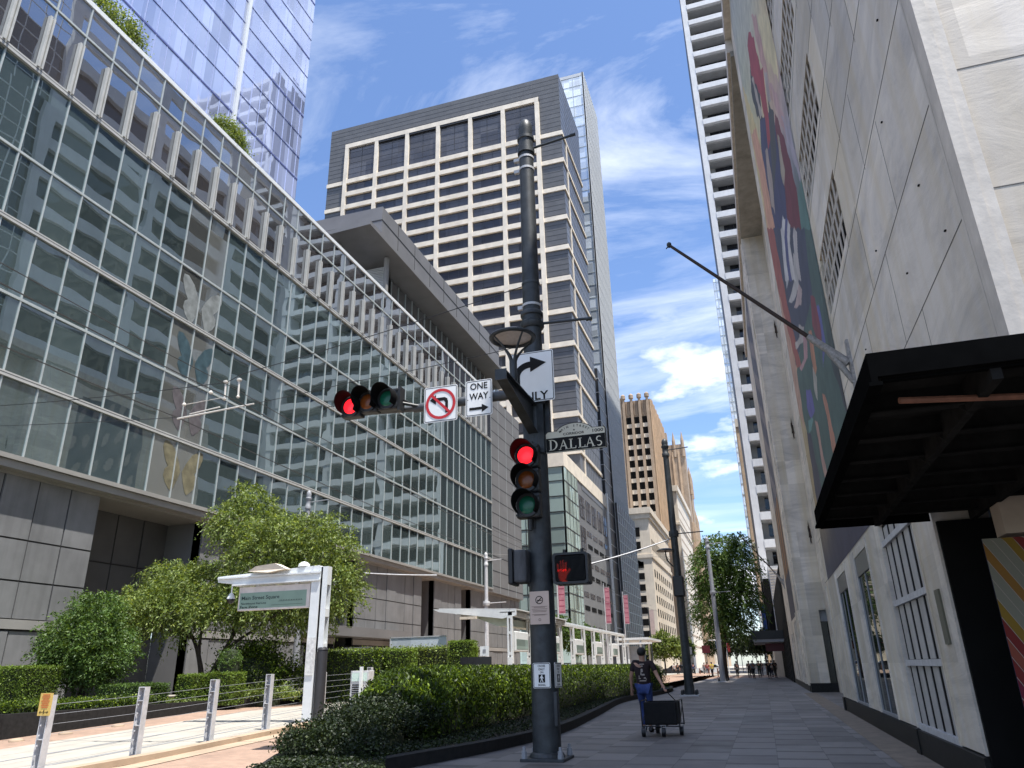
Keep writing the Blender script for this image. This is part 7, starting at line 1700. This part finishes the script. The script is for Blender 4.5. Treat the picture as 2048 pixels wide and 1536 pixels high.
for x, y in ((-2.60, 17.02), (-2.18, 17.0), (-1.86, 17.45), (-2.42, 17.88)):
    t2 = MB(); t2.loft([t2.ring((x+o, y, 0.088), (1, 0, 0), r_, 20) for o, r_ in ((-0.04, 0.06), (-0.035, 0.085), (0.035, 0.085), (0.04, 0.06))]); whl = part('wheel', t2, m_black, wg, True)
    t2 = MB(); t2.tube((x-0.045, y, 0.088), (x+0.045, y, 0.088), 0.03, 0.03, 12); t2.box(x-0.05, x-0.04, y-0.01, y+0.01, 0.088, 0.22); t2.box(x+0.04, x+0.05, y-0.01, y+0.01, 0.088, 0.22); part('fork', t2, m_greyp, whl)
hx_, hy_, hz2 = WJ['wrR']; d = (Vector(WJ['wrR'])-Vector(WJ['elR'])).normalized(); hp = Vector(WJ['wrR'])+d*0.10
m = MB(); m.path([(-1.98, 17.92, 0.30), (-1.99, 17.94, 0.66), (hp.x+0.0, hp.y, hp.z-0.02)], 0.011, 8); m.tube((hp.x-0.09, hp.y, hp.z), (hp.x+0.09, hp.y, hp.z), 0.017, 0.017, 10); part('pull_handle', m, m_black, wg)
# distant pedestrians
cols = [((0.16, 0.19, 0.26), (0.02, 0.02, 0.03)), ((0.015, 0.015, 0.018), (0.015, 0.015, 0.02)), ((0.02, 0.02, 0.025), (0.09, 0.08, 0.07)), ((0.10, 0.09, 0.08), (0.02, 0.025, 0.05)), ((0.45, 0.42, 0.40), (0.02, 0.02, 0.02)), ((0.25, 0.05, 0.05), (0.03, 0.03, 0.05)), ((0.05, 0.06, 0.07), (0.05, 0.05, 0.05)), ((0.03, 0.03, 0.03), (0.02, 0.02, 0.02)), ((0.5, 0.5, 0.5), (0.05, 0.05, 0.08)), ((0.03, 0.04, 0.1), (0.02, 0.02, 0.02)), ((0.02, 0.02, 0.02), (0.02, 0.02, 0.02)), ((0.3, 0.22, 0.14), (0.05, 0.05, 0.06)), ((0.55, 0.55, 0.53), (0.03, 0.03, 0.05)), ((0.02, 0.05, 0.03), (0.03, 0.03, 0.03)), ((0.5, 0.4, 0.05), (0.02, 0.02, 0.03)), ((0.015, 0.015, 0.015), (0.02, 0.02, 0.02)), ((0.04, 0.09, 0.25), (0.02, 0.02, 0.03)), ((0.2, 0.2, 0.2), (0.04, 0.04, 0.05))]
peds = [(-1.15, 82, 'pedestrian in a blue grey top walking under the black marquee edge'), (0.35, 80.5, 'pedestrian in black nearest the marquee wall'), (0.95, 84, 'pedestrian in a dark top close behind the one in black'), (-0.4, 96, 'pedestrian in a brown top farther off between the two pairs'), (-11.9, 110, 'pedestrian in a pale shirt beyond the hedge end'), (-6.8, 100, 'pedestrian in a red top between the second and third poles'), (-2.9, 88, 'pedestrian in grey right of the sidewalk tree trunk'), (-1.6, 86, 'pedestrian in dark clothes just left of the one in blue grey'), (-5.4, 104, 'pedestrian in a white top left of the sidewalk tree trunk'), (-9.0, 106, 'pedestrian in navy near the slim bollards'), (1.2, 100, 'pedestrian in black far off under the marquee'), (-14.5, 104, 'pedestrian in a tan top left of the far signal pole'), (0.7, 90, 'pedestrian in white right behind the brown topped walker'), (-0.6, 88, 'pedestrian in dark green between the two near groups'), (-6.0, 96, 'pedestrian in yellow near the third pole'), (-10.3, 99, 'pedestrian in black at the left end of the bollards'), (-4.6, 93, 'pedestrian in blue just left of the tree trunk'), (-8.0, 112, 'pedestrian in grey in front of the white car')]
for i, ((x, y, lb), (c1, c2)) in enumerate(zip(peds, cols)):
    person(lb, (x, y, 0), 1.72, dict(kneeR=(.05, .06, .285), kneeL=(-.05, .0, .28), ankL=(-.05, -.09, .06), toeL=(-.05, -.02, .03)), mat('ped_top', c1, 0.8), mat('ped_trousers', c2, 0.8), m_shoe, m_hair, math.pi if i % 2 else 0.3, False)
# distant cars, signal, poles at the end of the street
def car(label, x, y, col, yaw=0):
    t_ = thing('parked_car', label, 'car', (x, y, 0), 'cars on the far cross street')
    prof = [(-2.2, 0.3), (-2.25, 0.75), (-1.9, 0.95), (-1.3, 1.02), (-0.7, 1.42), (0.8, 1.45), (1.4, 1.05), (2.1, 0.9), (2.25, 0.6), (2.2, 0.3)]
    m = MB(); m.prism([(x+a, y-0.85, b) for a, b in prof], (0, 1.7, 0)); part('body', m, mat('car_paint', col, 0.25, 0.2, 0), t_, bevel=0.08)
    m = MB(); m.prism([(x-1.15, y-0.87, 1.02), (x-0.65, y-0.87, 1.36), (x+0.72, y-0.87, 1.38), (x+1.2, y-0.87, 1.05)], (0, 1.74, 0)); part('side_window', m, m_wdark, t_)
    for a in (-1.4, 1.35):
        for b in (-0.82, 0.82): m = MB(); m.tube((x+a, y+b-0.1, 0.33), (x+a, y+b+0.1, 0.33), 0.33, 0.33, 16); part('wheel', m, m_black, t_)
    return t_
car('white car crossing beyond the sidewalk tree trunk', -7.5, 118, (0.7, 0.7, 0.7)); car('dark car crossing at the far street left of the third pole', -13, 124, (0.03, 0.03, 0.035)); car('silver car far off near the marquee', -0.6, 128, (0.4, 0.4, 0.42))
for x, y, lb in ((-13.4, 112, 'distant signal pole with red housing under the bright green tree'), (-4.9, 116, 'distant signal pole between second and third poles')):
    t_ = thing('distant_signal', lb, 'traffic light', (x, y, 0), 'far signals on the cross street')
    m = MB(); m.lathe((x, y, 0), [(0.09, 0), (0.07, 5.5)], 8); m.tube((x, y, 4.6), (x-2.4, y, 4.7), 0.05, 0.04, 6); part('pole', m, m_galv, t_)
    m = MB(); m.box(x+0.1, x+0.5, y-0.2, y+0.1, 3.0, 4.2); part('signal_head', m, mat('signal_maroon', (0.18, 0.01, 0.015), 0.5), t_)
rr_ = random.Random(5)
for k_ in range(9):
    x = -9.3+k_*0.55; y = 96+rr_.random()*3; m = MB(); m.lathe((x, y, 0), [(0.07, 0), (0.07, 0.95), (0.04, 1.0)], 10)
    tag(part('bollard', m, m_rust if k_ % 2 else m_steel), 'slim bollard at the far crossing', 'bollard', 'slim bollards at the far crossing')
for k_ in range(6):
    x = -16+k_*3.1; z1_ = 3.0+rr_.random()*1.5; y = 135+rr_.random()*20
    t_ = thing('far_sign', 'small faded shop sign at the end of the street, %s from the left' % ['first', 'second', 'third', 'fourth', 'fifth', 'sixth'][k_], 'sign', (x, y, 0), 'far shop signs')
    m = MB(); m.lathe((x, y, 0), [(0.06, 0), (0.05, z1_)], 6); part('pole', m, m_greyp, t_)
    m = MB(); m.box(x-0.7, x+0.7, y-0.05, y+0.05, z1_, z1_+1.3); part('board', m, mat('far_board', [(0.4, 0.03, 0.03), (0.5, 0.48, 0.45), (0.3, 0.05, 0.05), (0.05, 0.1, 0.2), (0.5, 0.4, 0.3), (0.35, 0.02, 0.02)][k_], 0.6), t_)
